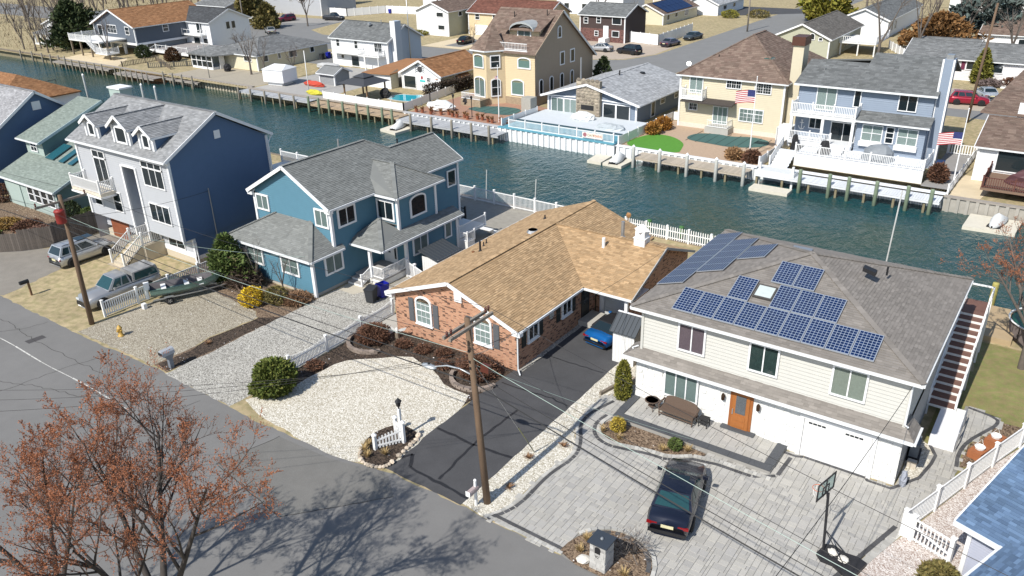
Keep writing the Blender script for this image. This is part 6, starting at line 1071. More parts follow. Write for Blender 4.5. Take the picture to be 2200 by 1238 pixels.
# ---------------- vehicles ----------------
TYRE = mat('tyre_rubber', (.015, .015, .016), .85, .1); RIM = mat('alloy_rim', (.42, .43, .44), .35, .1, metal=.7); REDL = mat('tail_lens', (.22, .006, .008), .2, .1, spec=.7); HEAD = mat('head_lens', (.55, .58, .60), .1, .1, spec=.8); CGL = mat('car_glass', (.012, .022, .026), .05, .1, spec=.8); CGL2 = mat('teal_car_glass', (.015, .055, .06), .05, .15, spec=.8)
def paint(n, c, met=.3): return mat(n, c, .28, .02, 1, metal=met, coat=.6, spec=.5)
WM = {}
def wheelmesh(r, w_):
    k = (r, w_)
    if k not in WM:
        t = MB().lathe([(r*.62, -w_/2), (r*.93, -w_/2), (r, -w_*.3), (r, w_*.3), (r*.93, w_/2), (r*.62, w_/2)], 0, 0, 18); rm = MB().lathe([(r*.62, -w_*.4), (r*.62, w_*.42), (r*.52, w_*.44), (r*.5, w_*.3), (.0, w_*.36)], 0, 0, 14)
        for i in range(5): a = i*1.2566; rm.bar((0, 0, w_*.40), (r*.55*math.cos(a), r*.55*math.sin(a), w_*.43), r*.16, .03)
        WM[k] = (t.mesh('tyre', TYRE, True), rm.mesh('rim', RIM))
    return WM[k]
def vehicle(name, lab, cat, loc, rz, col, L, Wd, prof, cab, zr, wb, r=.33, glass=None, roofcol=None, cap=None, plate=True, fender=None, group=None, inset=.16, sun=False, rack=False):
    """prof: (y fraction, top z, half width fraction) stations rear to front; cab: base/roof y of rear and front glass"""
    o = thing(name, lab, cat, loc, rz, group); glass = glass or CGL; b = MB(); hw = Wd/2; zb = .22
    K = 11
    for i, (f, zt, wf) in enumerate(prof):
        y = (f-.5)*L; w_ = hw*wf; zs = zb+(zt-zb)*.55
        ring = [(-w_*.86, zb), (-w_*.98, zb+.14), (-w_, zs), (-w_*.965, zt-.10), (-w_*.86, zt-.02), (0, zt+.025), (w_*.86, zt-.02), (w_*.965, zt-.10), (w_, zs), (w_*.98, zb+.14), (w_*.86, zb)]
        b.v += [(x, y, z) for x, z in ring]
        if i:
            for j in range(K-1): b.f.append(((i-1)*K+j, (i-1)*K+j+1, i*K+j+1, i*K+j))
            b.f.append(((i-1)*K+K-1, (i-1)*K, i*K, i*K+K-1))
    b.f.append(tuple(range(K))); b.f.append(tuple((len(prof)-1)*K+j for j in range(K-1, -1, -1))); b.build('body', col, o, True)
    def cabin(y0, y1, y2, y3, zb0, zb1, zt, wb_, wt, side, rc, nm, front=True):
        Bq = [(-wb_, y0, zb0), (wb_, y0, zb0), (wb_, y3, zb1), (-wb_, y3, zb1)]; T = [(-wt, y1, zt), (wt, y1, zt), (wt, y2, zt-.02), (-wt, y2, zt-.02)]
        c = MB(); c.v += Bq+T; c.f += [(0, 1, 5, 4), (1, 2, 6, 5), (2, 3, 7, 6), (3, 0, 4, 7)]; cb = c.build(nm, rc, o)
        top = MB(); n = 6
        for i in range(n+1):
            for j in range(n+1):
                u, v = i/n, j/n; x = -wt+2*wt*u; top.v.append((x, y1+(y2-y1)*v, zt-.02*v+.05*(1-(2*u-1)**2)*(1-.6*(2*v-1)**4)))
        for i in range(n):
            for j in range(n): top.f.append((i*(n+1)+j, (i+1)*(n+1)+j, (i+1)*(n+1)+j+1, i*(n+1)+j+1))
        top.build('roof', rc, o, True)
        def fq(nm2, P, u0, u1, v0, v1, off=.012):
            P = [Vector(p) for p in P]; nrm = (P[1]-P[0]).cross(P[3]-P[0]).normalized()*off; bl = lambda u, v: (P[0]*(1-u)+P[1]*u)*(1-v)+(P[3]*(1-u)+P[2]*u)*v+nrm
            MB().quad(bl(u0, v0), bl(u1, v0), bl(u1, v1), bl(u0, v1)).build(nm2, glass, o)
        fq('rear_window', [Bq[0], Bq[1], T[1], T[0]], .07, .93, .1, .9)
        if front: fq('windshield', [Bq[2], Bq[3], T[3], T[2]], .04, .96, .06, .93)
        for a, c_ in side:
            fq('side_window', [Bq[1], Bq[2], T[2], T[1]], a, c_, .12, .88); fq('side_window', [Bq[3], Bq[0], T[0], T[3]], 1-c_, 1-a, .12, .88)
    y0, y1, y2, y3, za, zc, sides = cab; cabin((y0-.5)*L, (y1-.5)*L, (y2-.5)*L, (y3-.5)*L, za, zc, zr, hw*.93, hw*.72, sides, roofcol or col, 'cabin')
    if cap: c0, c1, c2, c3, q0, q1, zt2, sd = cap; cabin((c0-.5)*L, (c1-.5)*L, (c2-.5)*L, (c3-.5)*L, q0, q1, zt2, hw*.95, hw*.8, sd, col, 'bed_cap', False)
    ty, rm = wheelmesh(r, .22)
    for s in (-1, 1):
        for yy in wb:
            wy = (yy-.5)*L; a = MB().lathe([(0, 0), (r*1.17, 0), (r*1.17, .012), (0, .012)], 0, 0, 16).build('wheel_arch', BLACK, o); a.location = (s*(hw*.985), wy, r*1.02); a.rotation_euler = (0, s*math.pi/2, 0)
            w_ = inst(ty, 'wheel', o, (s*(hw-.075), wy, r)); w_.rotation_euler = (0, s*math.pi/2, 0); inst(rm, 'rim', w_)
        MB().box(s*hw*.62-.2, L*.487, prof[-2][1]-.32, s*hw*.62+.2, L*.497, prof[-2][1]-.18).build('headlight', HEAD, o); MB().box(s*hw*.70-.22, -L*.497, prof[1][1]-.30, s*hw*.70+.22, -L*.482, prof[1][1]-.18).build('taillight', REDL, o)
        MB().box(s*hw*.97-.02, (y3-.5)*L-.45, za+.02, s*hw*.97+s*.22, (y3-.5)*L-.33, za+.16).build('mirror', col, o); MB().box(s*hw*.985-.01, -L*.1, prof[4][1]-.22, s*hw*.985+.015, L*.0-.1, prof[4][1]-.2).build('door_handle', col, o)
    MB().box(-.26, -L*.503, .62, .26, -L*.494, .76).build('license_plate', mat('plate_cream', (.62, .58, .36), .5), o); MB().box(-hw*.85, -L*.505, .3, hw*.85, -L*.49, .46).build('bumper', fender or BLACK, o); MB().box(-hw*.8, L*.492, .3, hw*.8, L*.503, .5).build('grille', BLACK, o)
    if sun: MB().box(-.42, (y2-.5)*L-.55, zr+.035, .42, (y2-.5)*L-.18, zr+.052).build('sunroof', CGL, o)
    if rack:
        for s in (-1, 1): MB().tube([(s*hw*.66, (y1-.5)*L+.1, zr+.08), (s*hw*.66, (y2-.5)*L-.1, zr+.08)], .03, 5).build('roof_rail', BLACK, o)
        MB().box(-.4, -.4, zr+.03, .4, .9, zr+.055).build('sunroof', CGL, o)
    return o
SED = [(0, .72, .78), (.025, .98, .9), (.1, 1.02, .96), (.2, 1.0, .99), (.35, .95, 1), (.6, .93, 1), (.72, .95, .99), (.86, .86, .96), (.95, .76, .88), (1, .58, .7)]; SEDC = (.155, .30, .57, .74, 1.01, .93, ((.10, .32), (.35, .60), (.63, .88)))
SUVP = [(0, .8, .84), (.02, 1.02, .94), (.1, 1.06, .98), (.25, 1.05, 1), (.4, 1.03, 1), (.6, 1.03, 1), (.72, 1.05, .99), (.86, .98, .97), (.95, .9, .9), (1, .62, .76)]; SUVC = (.015, .1, .56, .74, 1.04, 1.03, ((.06, .24), (.27, .52), (.55, .86)))
PKP = [(0, .9, .9), (.01, 1.08, .95), (.1, 1.08, .98), (.25, 1.08, 1), (.45, 1.08, 1), (.6, 1.08, 1), (.7, 1.08, .99), (.86, 1.04, .98), (.96, .98, .92), (1, .66, .82)]; PKC = (.40, .43, .60, .72, 1.07, 1.07, ((.08, .40), (.46, .86)))
def mk(kind, *a, **k):
    pr, cb, zr, wb, r = {'sedan': (SED, SEDC, 1.42, (.2, .79), .33), 'suv': (SUVP, SUVC, 1.66, (.2, .8), .36), 'pickup': (PKP, PKC, 1.78, (.2, .82), .38)}[kind]; return vehicle(*a, pr, cb, zr, wb, r, **k)
mk('sedan', 'sedan', 'dark navy sedan parked on the paver driveway', 'car', (-10.8, 26.85, .03), R(13.5), paint('navy_black_paint', (.012, .016, .032)), 4.85, 1.86, glass=CGL2, sun=True)
mk('suv', 'suv', 'silver SUV parked by the steps of the three storey house', 'car', (-61.05, 27.6, 0), R(1), paint('silver_paint', (.50, .51, .52), .5), 4.55, 1.85, rack=True)
mk('pickup', 'pickup_truck', 'silver pickup truck with bed cap behind the white picket fence', 'truck', (-52.1, 25.3, 0), R(179), paint('warm_silver_paint', (.42, .42, .42), .5), 5.35, 1.85, cap=(.0, .03, .36, .39, 1.07, 1.07, 1.72, ((.08, .92),)), glass=CGL2)
mk('sedan', 'sports_car', 'bright blue sports car beside the small white shed', 'car', (-20.55, 39.1, 0), R(-8), paint('bright_blue_paint', (.01, .14, .42), .4), 4.5, 1.88, roofcol=BLACK)
# the sports car is low: squash it
bpy.data.objects['sports_car'].scale = (1, 1, .84)
FARC = [('sedan', 'silver coupe parked in front of the dark brick house', (-74.2, 130.9), 95, (.36, .37, .38)), ('suv', 'black SUV parked at the gravel corner', (-68.2, 130.6), 80, (.012, .012, .014)), ('sedan', 'mauve grey sedan parked beside the white vinyl fence', (-65.6, 141.8), -8, (.12, .10, .13)), ('sedan', 'dark grey sedan, uppermost of the cars along the far street', (-65.2, 150.8), 170, (.07, .085, .09)), ('sedan', 'black sedan parked on the drive left of the yellow house roof', (-102, 127.2), 8, (.012, .014, .018)), ('pickup', 'dark pickup parked by the long white fence', (-154, 141.5), -75, (.03, .032, .036)), ('suv', 'red SUV parked near the top left conifer', (-163.6, 135), 170, (.16, .012, .03)), ('suv', 'red SUV parked behind the blue deck house', (-12.7, 116.4), -78, (.30, .01, .03)), ('sedan', 'silver blue sedan parked beside the red SUV', (-11.4, 121.3), 25, (.40, .44, .48)), ('suv', 'dark SUV partly hidden beside the cream ranch', (-111.2, 104.5), 5, (.03, .035, .04)), ('sedan', 'pale car behind the cream ranch roof', (-150, 119), 60, (.35, .36, .36))]
for i, (k, lab, (x, y), a, c) in enumerate(FARC): mk(k, {'sedan': 'sedan', 'suv': 'suv', 'pickup': 'pickup_truck'}[k], lab, 'truck' if k == 'pickup' else 'car', (x, y, .012), R(a), paint('far_car_paint_%d' % i if 0 else 'car_paint_' + 'abcdefghijkl'[i], c), 5.3 if k == 'pickup' else 4.6, 1.85)
# ---------------- paver driveway and patio ----------------
def inside(p, poly):
    x, y = p; c = False; n = len(poly)
    for i in range(n):
        (x0, y0), (x1, y1) = poly[i], poly[(i+1) % n]
        if (y0 > y) != (y1 > y) and x < (x1-x0)*(y-y0)/(y1-y0)+x0: c = not c
    return c
PVD = bpy.data.objects['paver_bed']; PVD.name = 'paver_driveway'
PAV = mat('concrete_pavers', (.40, .385, .35), .88, .06, 3, fine=.14, fscale=30, objr=.09, col2=(.36, .35, .33), bump=.2, bscale=40); PAVJ = mat('concrete_pavers_far', (.40, .385, .35), .88, .06, 3, fine=.14, fscale=30, island=.09, col2=(.36, .35, .33), bump=.2, bscale=40)
BED = smooth([(-16.5, 30.0), (-16.4, 30.95), (-11.2, 30.95), (-11.2, 30.5), (-12.6, 29.75), (-13.6, 29.75), (-14.8, 29.4), (-15.8, 29.2)], 1); ISL = smooth([(-13.6, 21.2), (-13.5, 22.4), (-13.0, 23.3), (-12.2, 23.85), (-11.2, 23.85), (-10.4, 23.4), (-9.9, 22.6), (-9.8, 21.2)], 1); PATIO = [(-16.35, 31.0), (-8.15, 31.0), (-8.15, 33.3), (-16.35, 33.3)]
U = .128; pm = {}
def pavermesh(w_, h_, m, t=.03):
    k = (w_, h_, m.name, t)
    if k not in pm:
        g = .005; e = .008; a, b_, c, d = g, g, w_-g, h_-g
        q = MB(); q.v = [(a, b_, 0), (c, b_, 0), (c, d, 0), (a, d, 0), (a, b_, t-e), (c, b_, t-e), (c, d, t-e), (a, d, t-e), (a+e, b_+e, t), (c-e, b_+e, t), (c-e, d-e, t), (a+e, d-e, t)]; q.f = [(8, 9, 10, 11), (4, 5, 9, 8), (5, 6, 10, 9), (6, 7, 11, 10), (7, 4, 8, 11), (0, 1, 5, 4), (1, 2, 6, 5), (2, 3, 7, 6), (3, 0, 4, 7)]
        pm[k] = q
    return pm[k]
def pack(x0, y0, x1, y1, ok, seed):
    r = random.Random(seed); nx, ny = int((x1-x0)/U), int((y1-y0)/U); used = set(); out = []
    for j in range(ny):
        for i in range(nx):
            if (i, j) in used: continue
            sizes = r.sample([(3, 3), (3, 2), (2, 3), (4, 3), (3, 4), (2, 2), (3, 2), (4, 2)], 8)+[(2, 2), (2, 1), (1, 2), (1, 1)]
            for a, b_ in sizes:
                cells = [(i+k, j+l) for k in range(a) for l in range(b_)]
                if all(c not in used for c in cells):
                    used.update(cells); cx, cy = x0+(i+a/2)*U, y0+(j+b_/2)*U
                    if ok(cx, cy): out.append((x0+i*U, y0+j*U, a*U, b_*U))
                    break
    return out
pv = pack(-18.2, 21.0, .2, 42.2, lambda x, y: inside((x, y), PDRV) and not inside((x, y), BED) and not inside((x, y), ISL) and not inside((x, y), PATIO), 5)
pv.sort(key=lambda p: -p[2]*p[3]/((p[0])**2+p[1]**2+576)**1.0)
rest = MB(); PME = {}
for n, (x, y, a, b_) in enumerate(pv):
    q = pavermesh(a, b_, PAV)
    if n < 300:
        k = (a, b_)
        if k not in PME: PME[k] = q.mesh('paver', PAV)
        o = inst(PME[k], 'paver', PVD, (x, y, .006+rnd.uniform(0, .004)))
    else:
        n0 = len(rest.v); dz = .006+rnd.uniform(0, .004); rest.v += [(x+v[0], y+v[1], v[2]+dz) for v in q.v]; rest.f += [tuple(n0+i for i in f) for f in q.f]
rest.build('pavers', PAVJ, PVD, kind='stuff')
DKP = mat('charcoal_border', (.075, .075, .078), .85, .1, 4, fine=.15, island=.22); COB = mat('pale_cobble', (.42, .41, .38), .85, .08, 4, fine=.15, island=.2)
def band(name, pts, off, w_, ln, m, z0, h_, parent, gap=.012):
    """a course of small blocks following a line, offset to its left"""
    b = MB(); acc = []; P = [Vector(p) for p in pts]
    for a, c in zip(P[:-1], P[1:]):
        k = max(1, int((c-a).length/.05)); acc += [a+(c-a)*(i/k) for i in range(k)]
    acc.append(P[-1]); d = 0; last = acc[0]; line = [acc[0]]
    for p_ in acc[1:]:
        d += (p_-last).length; last = p_
        if d >= ln: line.append(p_); d = 0
    for a, c in zip(line[:-1], line[1:]):
        t = (c-a).normalized(); n = Vector((-t.y, t.x)); q = [a+t*gap/2+n*off, c-t*gap/2+n*off, c-t*gap/2+n*(off+w_-gap), a+t*gap/2+n*(off+w_-gap)]; b.prism([tuple(v) for v in q], z0, z0+h_+rnd.uniform(0, .006))
    b.build(name, m, parent, kind='stuff')
def sm(pts, it=2): return smooth(pts, it, False)
LE = sm([(-17.4, 21.5), (-16.75, 22.8), (-16.9, 25.4), (-16.5, 27.2), (-16.9, 28.3), (-17.7, 29.5), (-17.85, 30.6), (-17.6, 31.6), (-17.3, 32.6)])
band('dark_border', LE, -.34, .18, .22, DKP, .012, .034, PVD); band('cobble_border', LE, -.14, .15, .16, COB, .012, .04, PVD)
FE = [(-13.4, 21.52), (-17.35, 21.62)]; band('cobble_border', FE, 0, .16, .2, COB, .01, .04, PVD); band('dark_border', FE, -.22, .18, .22, DKP, .012, .034, PVD)
band('dark_border', sm(ISL[3:-3], 0)[::-1], .02, .2, .2, DKP, .012, .036, PVD); band('cobble_border', ISL[2:-2][::-1], -.2, .18, .24, COB, .012, .09, PVD)
band('dark_border', sm([(-16.6, 31.1), (-16.75, 30.2), (-16.35, 29.35), (-15.5, 29.0), (-14.6, 29.2), (-13.5, 29.5), (-12.5, 29.55), (-11.3, 30.5), (-8.0, 30.6), (-7.9, 32.9)], 1), -.24, .2, .2, DKP, .012, .036, PVD); band('cobble_border', sm([(-16.6, 31.1), (-16.75, 30.2), (-16.35, 29.35), (-15.5, 29.0), (-14.6, 29.2), (-13.5, 29.5), (-12.5, 29.55), (-11.3, 30.5), (-8.0, 30.6)], 1), -.02, .22, .2, COB, .012, .08, PVD)
band('dark_border', [(-3.85, 26.2), (-2.5, 30.7)], -.02, .2, .22, DKP, .012, .036, PVD); band('cobble_border', [(-3.85, 26.2), (-2.5, 30.7)], -.34, .3, .2, COB, .01, .02, PVD); band('dark_border', [(-5.4, 21.2), (-3.85, 26.2)], -.02, .2, .22, DKP, .012, .036, PVD); band('dark_border', [(-8.2, 32.95), (-7.4, 32.95), (-7.4, 33.1), (-4.4, 33.1), (-4.4, 32.95), (-3.3, 32.95), (-2.4, 34.5), (-2.15, 35.9), (-2.1, 36.7), (-2.5, 37.5)], 0, .16, .2, DKP, .012, .036, PVD); band('dark_border', sm([(-1.15, 36.3), (-1.25, 37.4), (-1.05, 38.7), (-.45, 40.1), (-.05, 41.0), (-.1, 41.7), (-1.7, 42.05)], 1), 0, .18, .2, DKP, .012, .036, PVD)
sheet('planting_bed', BED, .05, MULCHR); sheet('planting_bed', ISL, .05, MULCHR)
pt = thing('patio', 'raised paver patio with charcoal stone edge before the brown door', 'patio'); MB().prism(PATIO, .0, .215).build('base', mat('patio_base', (.3, .29, .27), .9), pt)
GRAN = mat('charcoal_granite', (.075, .08, .088), .7, .08, 3, fine=.15)
for i in range(8): MB().box(-16.35+i*1.025, 30.98, .216, -16.35+i*1.025+1.015, 31.42, .262).build('edge_slab', GRAN, pt)
for i in range(2): MB().box(-8.58, 31.44+i*.94, .216, -8.13, 31.44+i*.94+.93, .262).build('edge_slab', GRAN, pt)
for i in range(2): MB().box(-16.37, 31.44+i*.94, .216, -15.95, 31.44+i*.94+.93, .262).build('edge_slab', GRAN, pt)
for x, y, a, b_ in pack(-15.92, 31.45, -8.6, 33.28, lambda x, y: True, 9):
    k = (a, b_)
    if k not in PME: PME[k] = pavermesh(a, b_, PAV).mesh('paver', PAV)
    inst(PME[k], 'paver', pt, (x, y, .218))
sol_step = MB().box(-11.4, 33.0, .25, -9.7, 33.3, .34).build('door_sill', GRAN, pt)

# ---------------- things on the near lots ----------------
# basketball hoop
o = thing('basketball_hoop', 'portable black basketball hoop standing on the paver driveway', 'basketball hoop', (-4.15, 27.25, .03), R(77)); BS = mat('hoop_black', (.022, .022, .025), .5, .1)
MB().prism([(-.55, -1.0), (.55, -1.0), (.62, -.6), (.45, -.1), (.55, .35), (.35, .65), (-.35, .65), (-.55, .35), (-.45, -.1), (-.62, -.6)], 0, .17).build('base', BS, o)
MB().tube([(0, .55, .12), (0, .75, 2.9)], .055, 8).build('pole', BS, o); MB().tube([(-.25, -.5, .15), (0, .62, 1.15)], .02).tube([(.25, -.5, .15), (0, .62, 1.15)], .02).build('brace', BS, o); MB().tube([(.05, .7, 2.3), (.05, .82, 2.9)], .02).tube([(-.05, .7, 2.45), (-.05, .82, 3.0)], .02).build('lift_arm', BS, o)
bb = MB(); y = .86
for a in ((-.68, 2.75, -.60, 3.55), (.60, 2.75, .68, 3.55), (-.60, 3.47, .60, 3.55), (-.60, 2.75, .60, 2.83), (-.25, 2.84, -.21, 3.2), (.21, 2.84, .25, 3.2), (-.2, 3.16, .2, 3.2), (-.03, 2.84, .03, 3.46)): bb.box(a[0], y, a[1], a[2], y+.03, a[3])
bb.build('backboard_frame', BS, o); MB().box(-.6, y+.012, 2.83, .6, y+.018, 3.47).build('backboard', glassmat('clear_board', (.4, .42, .42), .85), o)
rg = [(.23*math.cos(i*math.pi/8), 1.16+.23*math.sin(i*math.pi/8), 2.9) for i in range(17)]; MB().tube(rg, .012, 5).build('rim', mat('orange_rim', (.6, .12, .03), .5), o)
nt_ = MB()
for i in range(8): a = i*math.pi/4; nt_.tube([(.23*math.cos(a), 1.16+.23*math.sin(a), 2.9), (.13*math.cos(a+.5), 1.16+.13*math.sin(a+.5), 2.5)], .006, 3)
nt_.build('net', WHITE, o)
WR = mat('white_rock', (.66, .63, .57), .9, .12, 6)
def rock(lab, x, y, z, r, m=None, name='rock', grp=None, parent=None): return MB().blob((0, 0, r*.5), r, r*rnd.uniform(.75, 1.1), r*.62, .16, 7, 5).build(name, m or WR, parent, label=lab, cat=None if parent else 'rock', group=grp, loc=(x, y, z), rz=rnd.uniform(0, 6))
rock('white rock weight on the hoop base, left one', -4.3, 27.3, .2, .2); rock('round white rock weight on the hoop base, right one', -3.85, 27.15, .2, .2)
# stone mailbox column with 92
o = thing('mailbox_column', 'grey stone mailbox column with dark flat roof and number 92', 'mailbox', (-11.75, 21.75, .05)); LST = mat('ledge_stone', (.44, .43, .41), .85, .08, 5, fine=.15, objr=.14); MB().box(-.33, -.33, 0, .33, .33, 1.28).build('core', mat('grout', (.3, .29, .28), .9), o)
for s, (ax, sg) in enumerate((('y', -1), ('x', 1), ('y', 1), ('x', -1))):
    z = 0; row = 0
    while z < 1.25:
        u = -.345; row += 1
        while u < .335:
            ww = min(rnd.choice((.17, .23, .3)), .345-u); t = .012+rnd.random()*.02
            if ww > .04 and not (s == 0 and row in (7, 8, 9) and abs(u+ww/2+.02) < .2):
                c = (u+.004, u+ww-.004); f0, f1 = (.33, .33+t) if sg > 0 else (-.33-t, -.33); MB().box(*( (c[0], f0, z+.003, c[1], f1, z+.137) if ax == 'y' else (f0, c[0], z+.003, f1, c[1], z+.137))).build('stone', LST, o)
            u += ww
        z += .14
MB().box(-.44, -.42, 1.285, .44, .42, 1.34).build('roof', mat('slate_metal', (.04, .05, .065), .5, .05), o); MB().lathe([(.06, 1.34), (.07, 1.38), (.05, 1.42), (0, 1.44)], 0, 0, 10).build('finial', METAL, o); MB().poly([(p[0]-.13, -.342, p[1]+.84) for p in outline(.26, .34, .12)]).build('mail_slot', BLACK, o); text('92', .17, BLACK, o, (-.10, -.355, .62), (math.pi/2, 0, 0))
rock('white rock at the foot of the stone mailbox column', -12.45, 21.5, .05, .28)
# white street mailbox beside the utility pole
o = thing('post_mailbox', 'white post mailbox with flowers painted on it beside the utility pole', 'mailbox', (-18.15, 21.85, 0)); MB().box(-.05, -.05, 0, .05, .05, 1.3).build('post', WHITE, o); MB().blob((0, 0, 1.36), .08, .08, .08, 0, 8, 6).build('finial', WHITE, o, True); b = MB()
prof = [(-.12, 0), (.12, 0), (.12, .14), (.08, .22), (0, .25), (-.08, .22), (-.12, .14)]; n0 = 0
for y in (-.5, .12): b.v += [(p[0]-.02, y, p[1]+.82) for p in prof]
b.f = [tuple(range(7)), tuple(range(13, 6, -1))]+[(i, (i+1) % 7, 7+(i+1) % 7, 7+i) for i in range(7)]; b.build('mailbox', mat('painted_box', (.42, .34, .33), .5, .4, 14), o); MB().box(-.14, -.52, .8, .10, -.502, 1.06).build('door', WHITE, o)
# black post mailbox at far left of the street
o = thing('post_mailbox', 'black mailbox on a leaning wooden post at the left lawn', 'mailbox', (-57.75, 21.9, 0)); MB().box(-.06, -.06, 0, .06, .06, 1.2).build('post', mat('brown_post', (.2, .11, .06), .8), o); b = MB(); b.v = []
for y in (-.55, .05): b.v += [(p[0], y, p[1]+1.0) for p in prof]
b.f = [tuple(range(7)), tuple(range(13, 6, -1))]+[(i, (i+1) % 7, 7+(i+1) % 7, 7+i) for i in range(7)]; b.build('mailbox', BLACK, o)
# grey moulded mailbox
o = thing('moulded_mailbox', 'grey moulded plastic mailbox at the mulch strip corner', 'mailbox', (-40.4, 21.45, 0)); GM = mat('blue_grey_plastic', (.17, .19, .22), .5, .05); MB().prism([(-.12, -.12), (.12, -.12), (.12, .12), (-.12, .12)], 0, .65).build('post', GM, o); b = MB(); b.v = [(-.12, -.12, .6), (.12, -.12, .6), (.12, .12, .6), (-.12, .12, .6), (-.2, -.45, .95), (.2, -.45, .95), (.2, .25, .95), (-.2, .25, .95)]; b.f = [(0, 1, 5, 4), (1, 2, 6, 5), (2, 3, 7, 6), (3, 0, 4, 7)]; b.build('bracket', GM, o); b = MB()
for y in (-.5, .28): b.v += [(p[0]*1.8, y, p[1]*1.5+.95) for p in prof]
b.f = [tuple(range(7)), tuple(range(13, 6, -1))]+[(i, (i+1) % 7, 7+(i+1) % 7, 7+i) for i in range(7)]; b.build('box', mat('light_grey_plastic', (.36, .38, .41), .5, .05), o); MB().box(-.2, -.515, 1.0, .2, -.501, 1.2).build('door', BLACK, o)
# hydrant
o = thing('fire_hydrant', 'yellow fire hydrant on the tan gravel', 'fire hydrant', (-46.63, 22.0, 0)); HY = mat('hydrant_yellow', (.48, .30, .07), .5, .1, 8); MB().lathe([(.2, 0), (.2, .05), (.13, .07), (.12, .5), (.17, .52), (.17, .57), (.13, .6), (.1, .7), (.03, .74), (.03, .79), (0, .8)], 0, 0, 12).build('barrel', HY, o, True); MB().tube([(-.22, 0, .42), (.22, 0, .42)], .055, 8).build('side_nozzle', HY, o); MB().tube([(0, -.2, .4), (0, 0, .4)], .075, 8).build('front_nozzle', HY, o)
# white picket fences of the near lots
fence('picket_fence', 'white picket fence between the pickup and the boat trailer', [(-50, 22.9), (-50, 32.6)], h=1.15, gap=.15, pw=.075, pd=.03, post=.14, every=2.5, low=.06)
fence('scalloped_fence', 'white scalloped picket fence between the grey gravel drive and mulch bed', [(-34.05, 24.9), (-34.1, 33.6)], h=1.05, gap=.105, pw=.045, pd=.03, post=.14, every=2.5, scal=.18, tip=.03, rails=(.12, .68))
fence('rear_fence', 'white vinyl railing along the canal behind the blue house', [(-47.8, 54.45), (-32.6, 54.5)], h=1.25, gap=.13, pw=.04, pd=.04, post=.15, every=2.2)
fence('rear_picket_fence', 'white pointed picket fence along the canal behind the tan house', [(-28.4, 54.9), (-17.5, 54.95)], h=1.1, gap=.19, pw=.075, pd=.03, post=.13, every=1.9, tip=.06, rails=(.2, .7))
fence('side_rail_fence', 'white vinyl railing beside the blue shingled roof at the right', [(-2.3, 30.25), (-1.5, 32.55), (-.7, 34.9), (.1, 37.25), (.95, 39.6), (1.8, 41.9)], h=1.25, gap=.125, pw=.035, pd=.035, post=.15, every=2.4)
g = fence('garden_gate', 'white vinyl gate panel with diagonal brace at lower right', [(-1.95, 30.1), (-.45, 29.55)], h=1.2, gap=.15, pw=.05, pd=.03, post=.16, every=3); MB().bar((-1.9, 30.05, .75), (-.5, 29.53, .45), .04, .09).build('brace', WHITE, g); MB().box(-2.4, 30.1, .05, -1.95, 30.22, 1.2).build('panel', WHITE, g)
# brown stockade fence
o = thing('stockade_fence', 'tall weathered brown board fence beside the silver SUV', 'fence'); BF = mat('weathered_boards', (.13, .11, .095), .9, .15, 3, objr=.2, fine=.1, stretch=(1, 1, .3)); bm_ = MB().box(-.07, -.012, 0, .07, .012, 1).mesh('board', BF)
for a, b_, hh in (((-65.35, 32.2), (-65.5, 27.6), 2.0), ((-65.5, 27.6), (-66.9, 25.6), 1.75), ((-66.9, 25.6), (-70.5, 22.6), 1.5)):
    d = Vector((b_[0]-a[0], b_[1]-a[1])); n = int(d.length/.15); ang = math.atan2(d.y, d.x)
    for i in range(n): inst(bm_, 'board', o, (a[0]+d.x*(i+.5)/n, a[1]+d.y*(i+.5)/n, .03), ang, (1, 1, hh*rnd.uniform(.97, 1.02)))
    for zz in (.5, 1.4): MB().bar((a[0]-.04, a[1], zz), (b_[0]-.04, b_[1], zz), .05, .09).build('rail', BF, o)
# corner fence, lamp post and stones of the round bed
bedp = smooth([(-25.95, 22.9), (-25.0, 21.35), (-24.2, 21.1), (-23.4, 21.4), (-23.3, 22), (-23.5, 23.4), (-23.6, 24.3), (-24.2, 24.6), (-25.4, 24.6)], 2); sheet('mulch_bed', bedp, .03, MULCH)
o = thing('corner_fence', 'short white corner picket fence in the stone ringed bed', 'fence')
for pts, ns in (([(-24.75, 22.3), (-23.95, 23.5)], 9), ([(-23.95, 23.5), (-24.95, 24.0)], 7)):
    a, b_ = Vector(pts[0]), Vector(pts[1]); d = b_-a; ang = math.atan2(d.y, d.x)
    for i in range(ns): t = (i+.5)/ns; rise = t if pts[0][0] < -24.5 else 1-t; inst(picket(.085, .025, .55+.35*rise, WHITE, .05), 'picket', o, (a.x+d.x*t, a.y+d.y*t, .08), ang)
    h0, h1 = (.5, .78) if pts[0][0] < -24.5 else (.78, .5)
    MB().bar((a.x, a.y, h0), (b_.x, b_.y, h1), .04, .09).build('rail', WHITE, o); MB().bar((a.x, a.y, .22), (b_.x, b_.y, .25), .04, .09).build('rail', WHITE, o)
for x, y, hh in ((-24.75, 22.3, .85), (-23.95, 23.5, 1.2), (-24.95, 24.0, .85)): MB().cbox(x, y, 0, .15, .15, hh).lathe([(.14, hh), (.14, hh+.04), (0, hh+.16)], x, y, 8).build('post', WHITE, o)
o = thing('lamp_post', 'white garden lamp post with black lantern in the stone ringed bed', 'lamp post', (-24.35, 23.75, 0)); MB().cbox(0, 0, 0, .13, .13, 1.75).build('post', WHITE, o); MB().lathe([(.04, 1.75), (.04, 1.85), (.10, 1.9), (.15, 2.15), (.19, 2.17), (.04, 2.34), (0, 2.4)], 0, 0, 6).build('lantern', BLACK, o)
BR = mat('beach_stone', (.50, .42, .33), .85, .15, 5, objr=.3)
rs = bedp
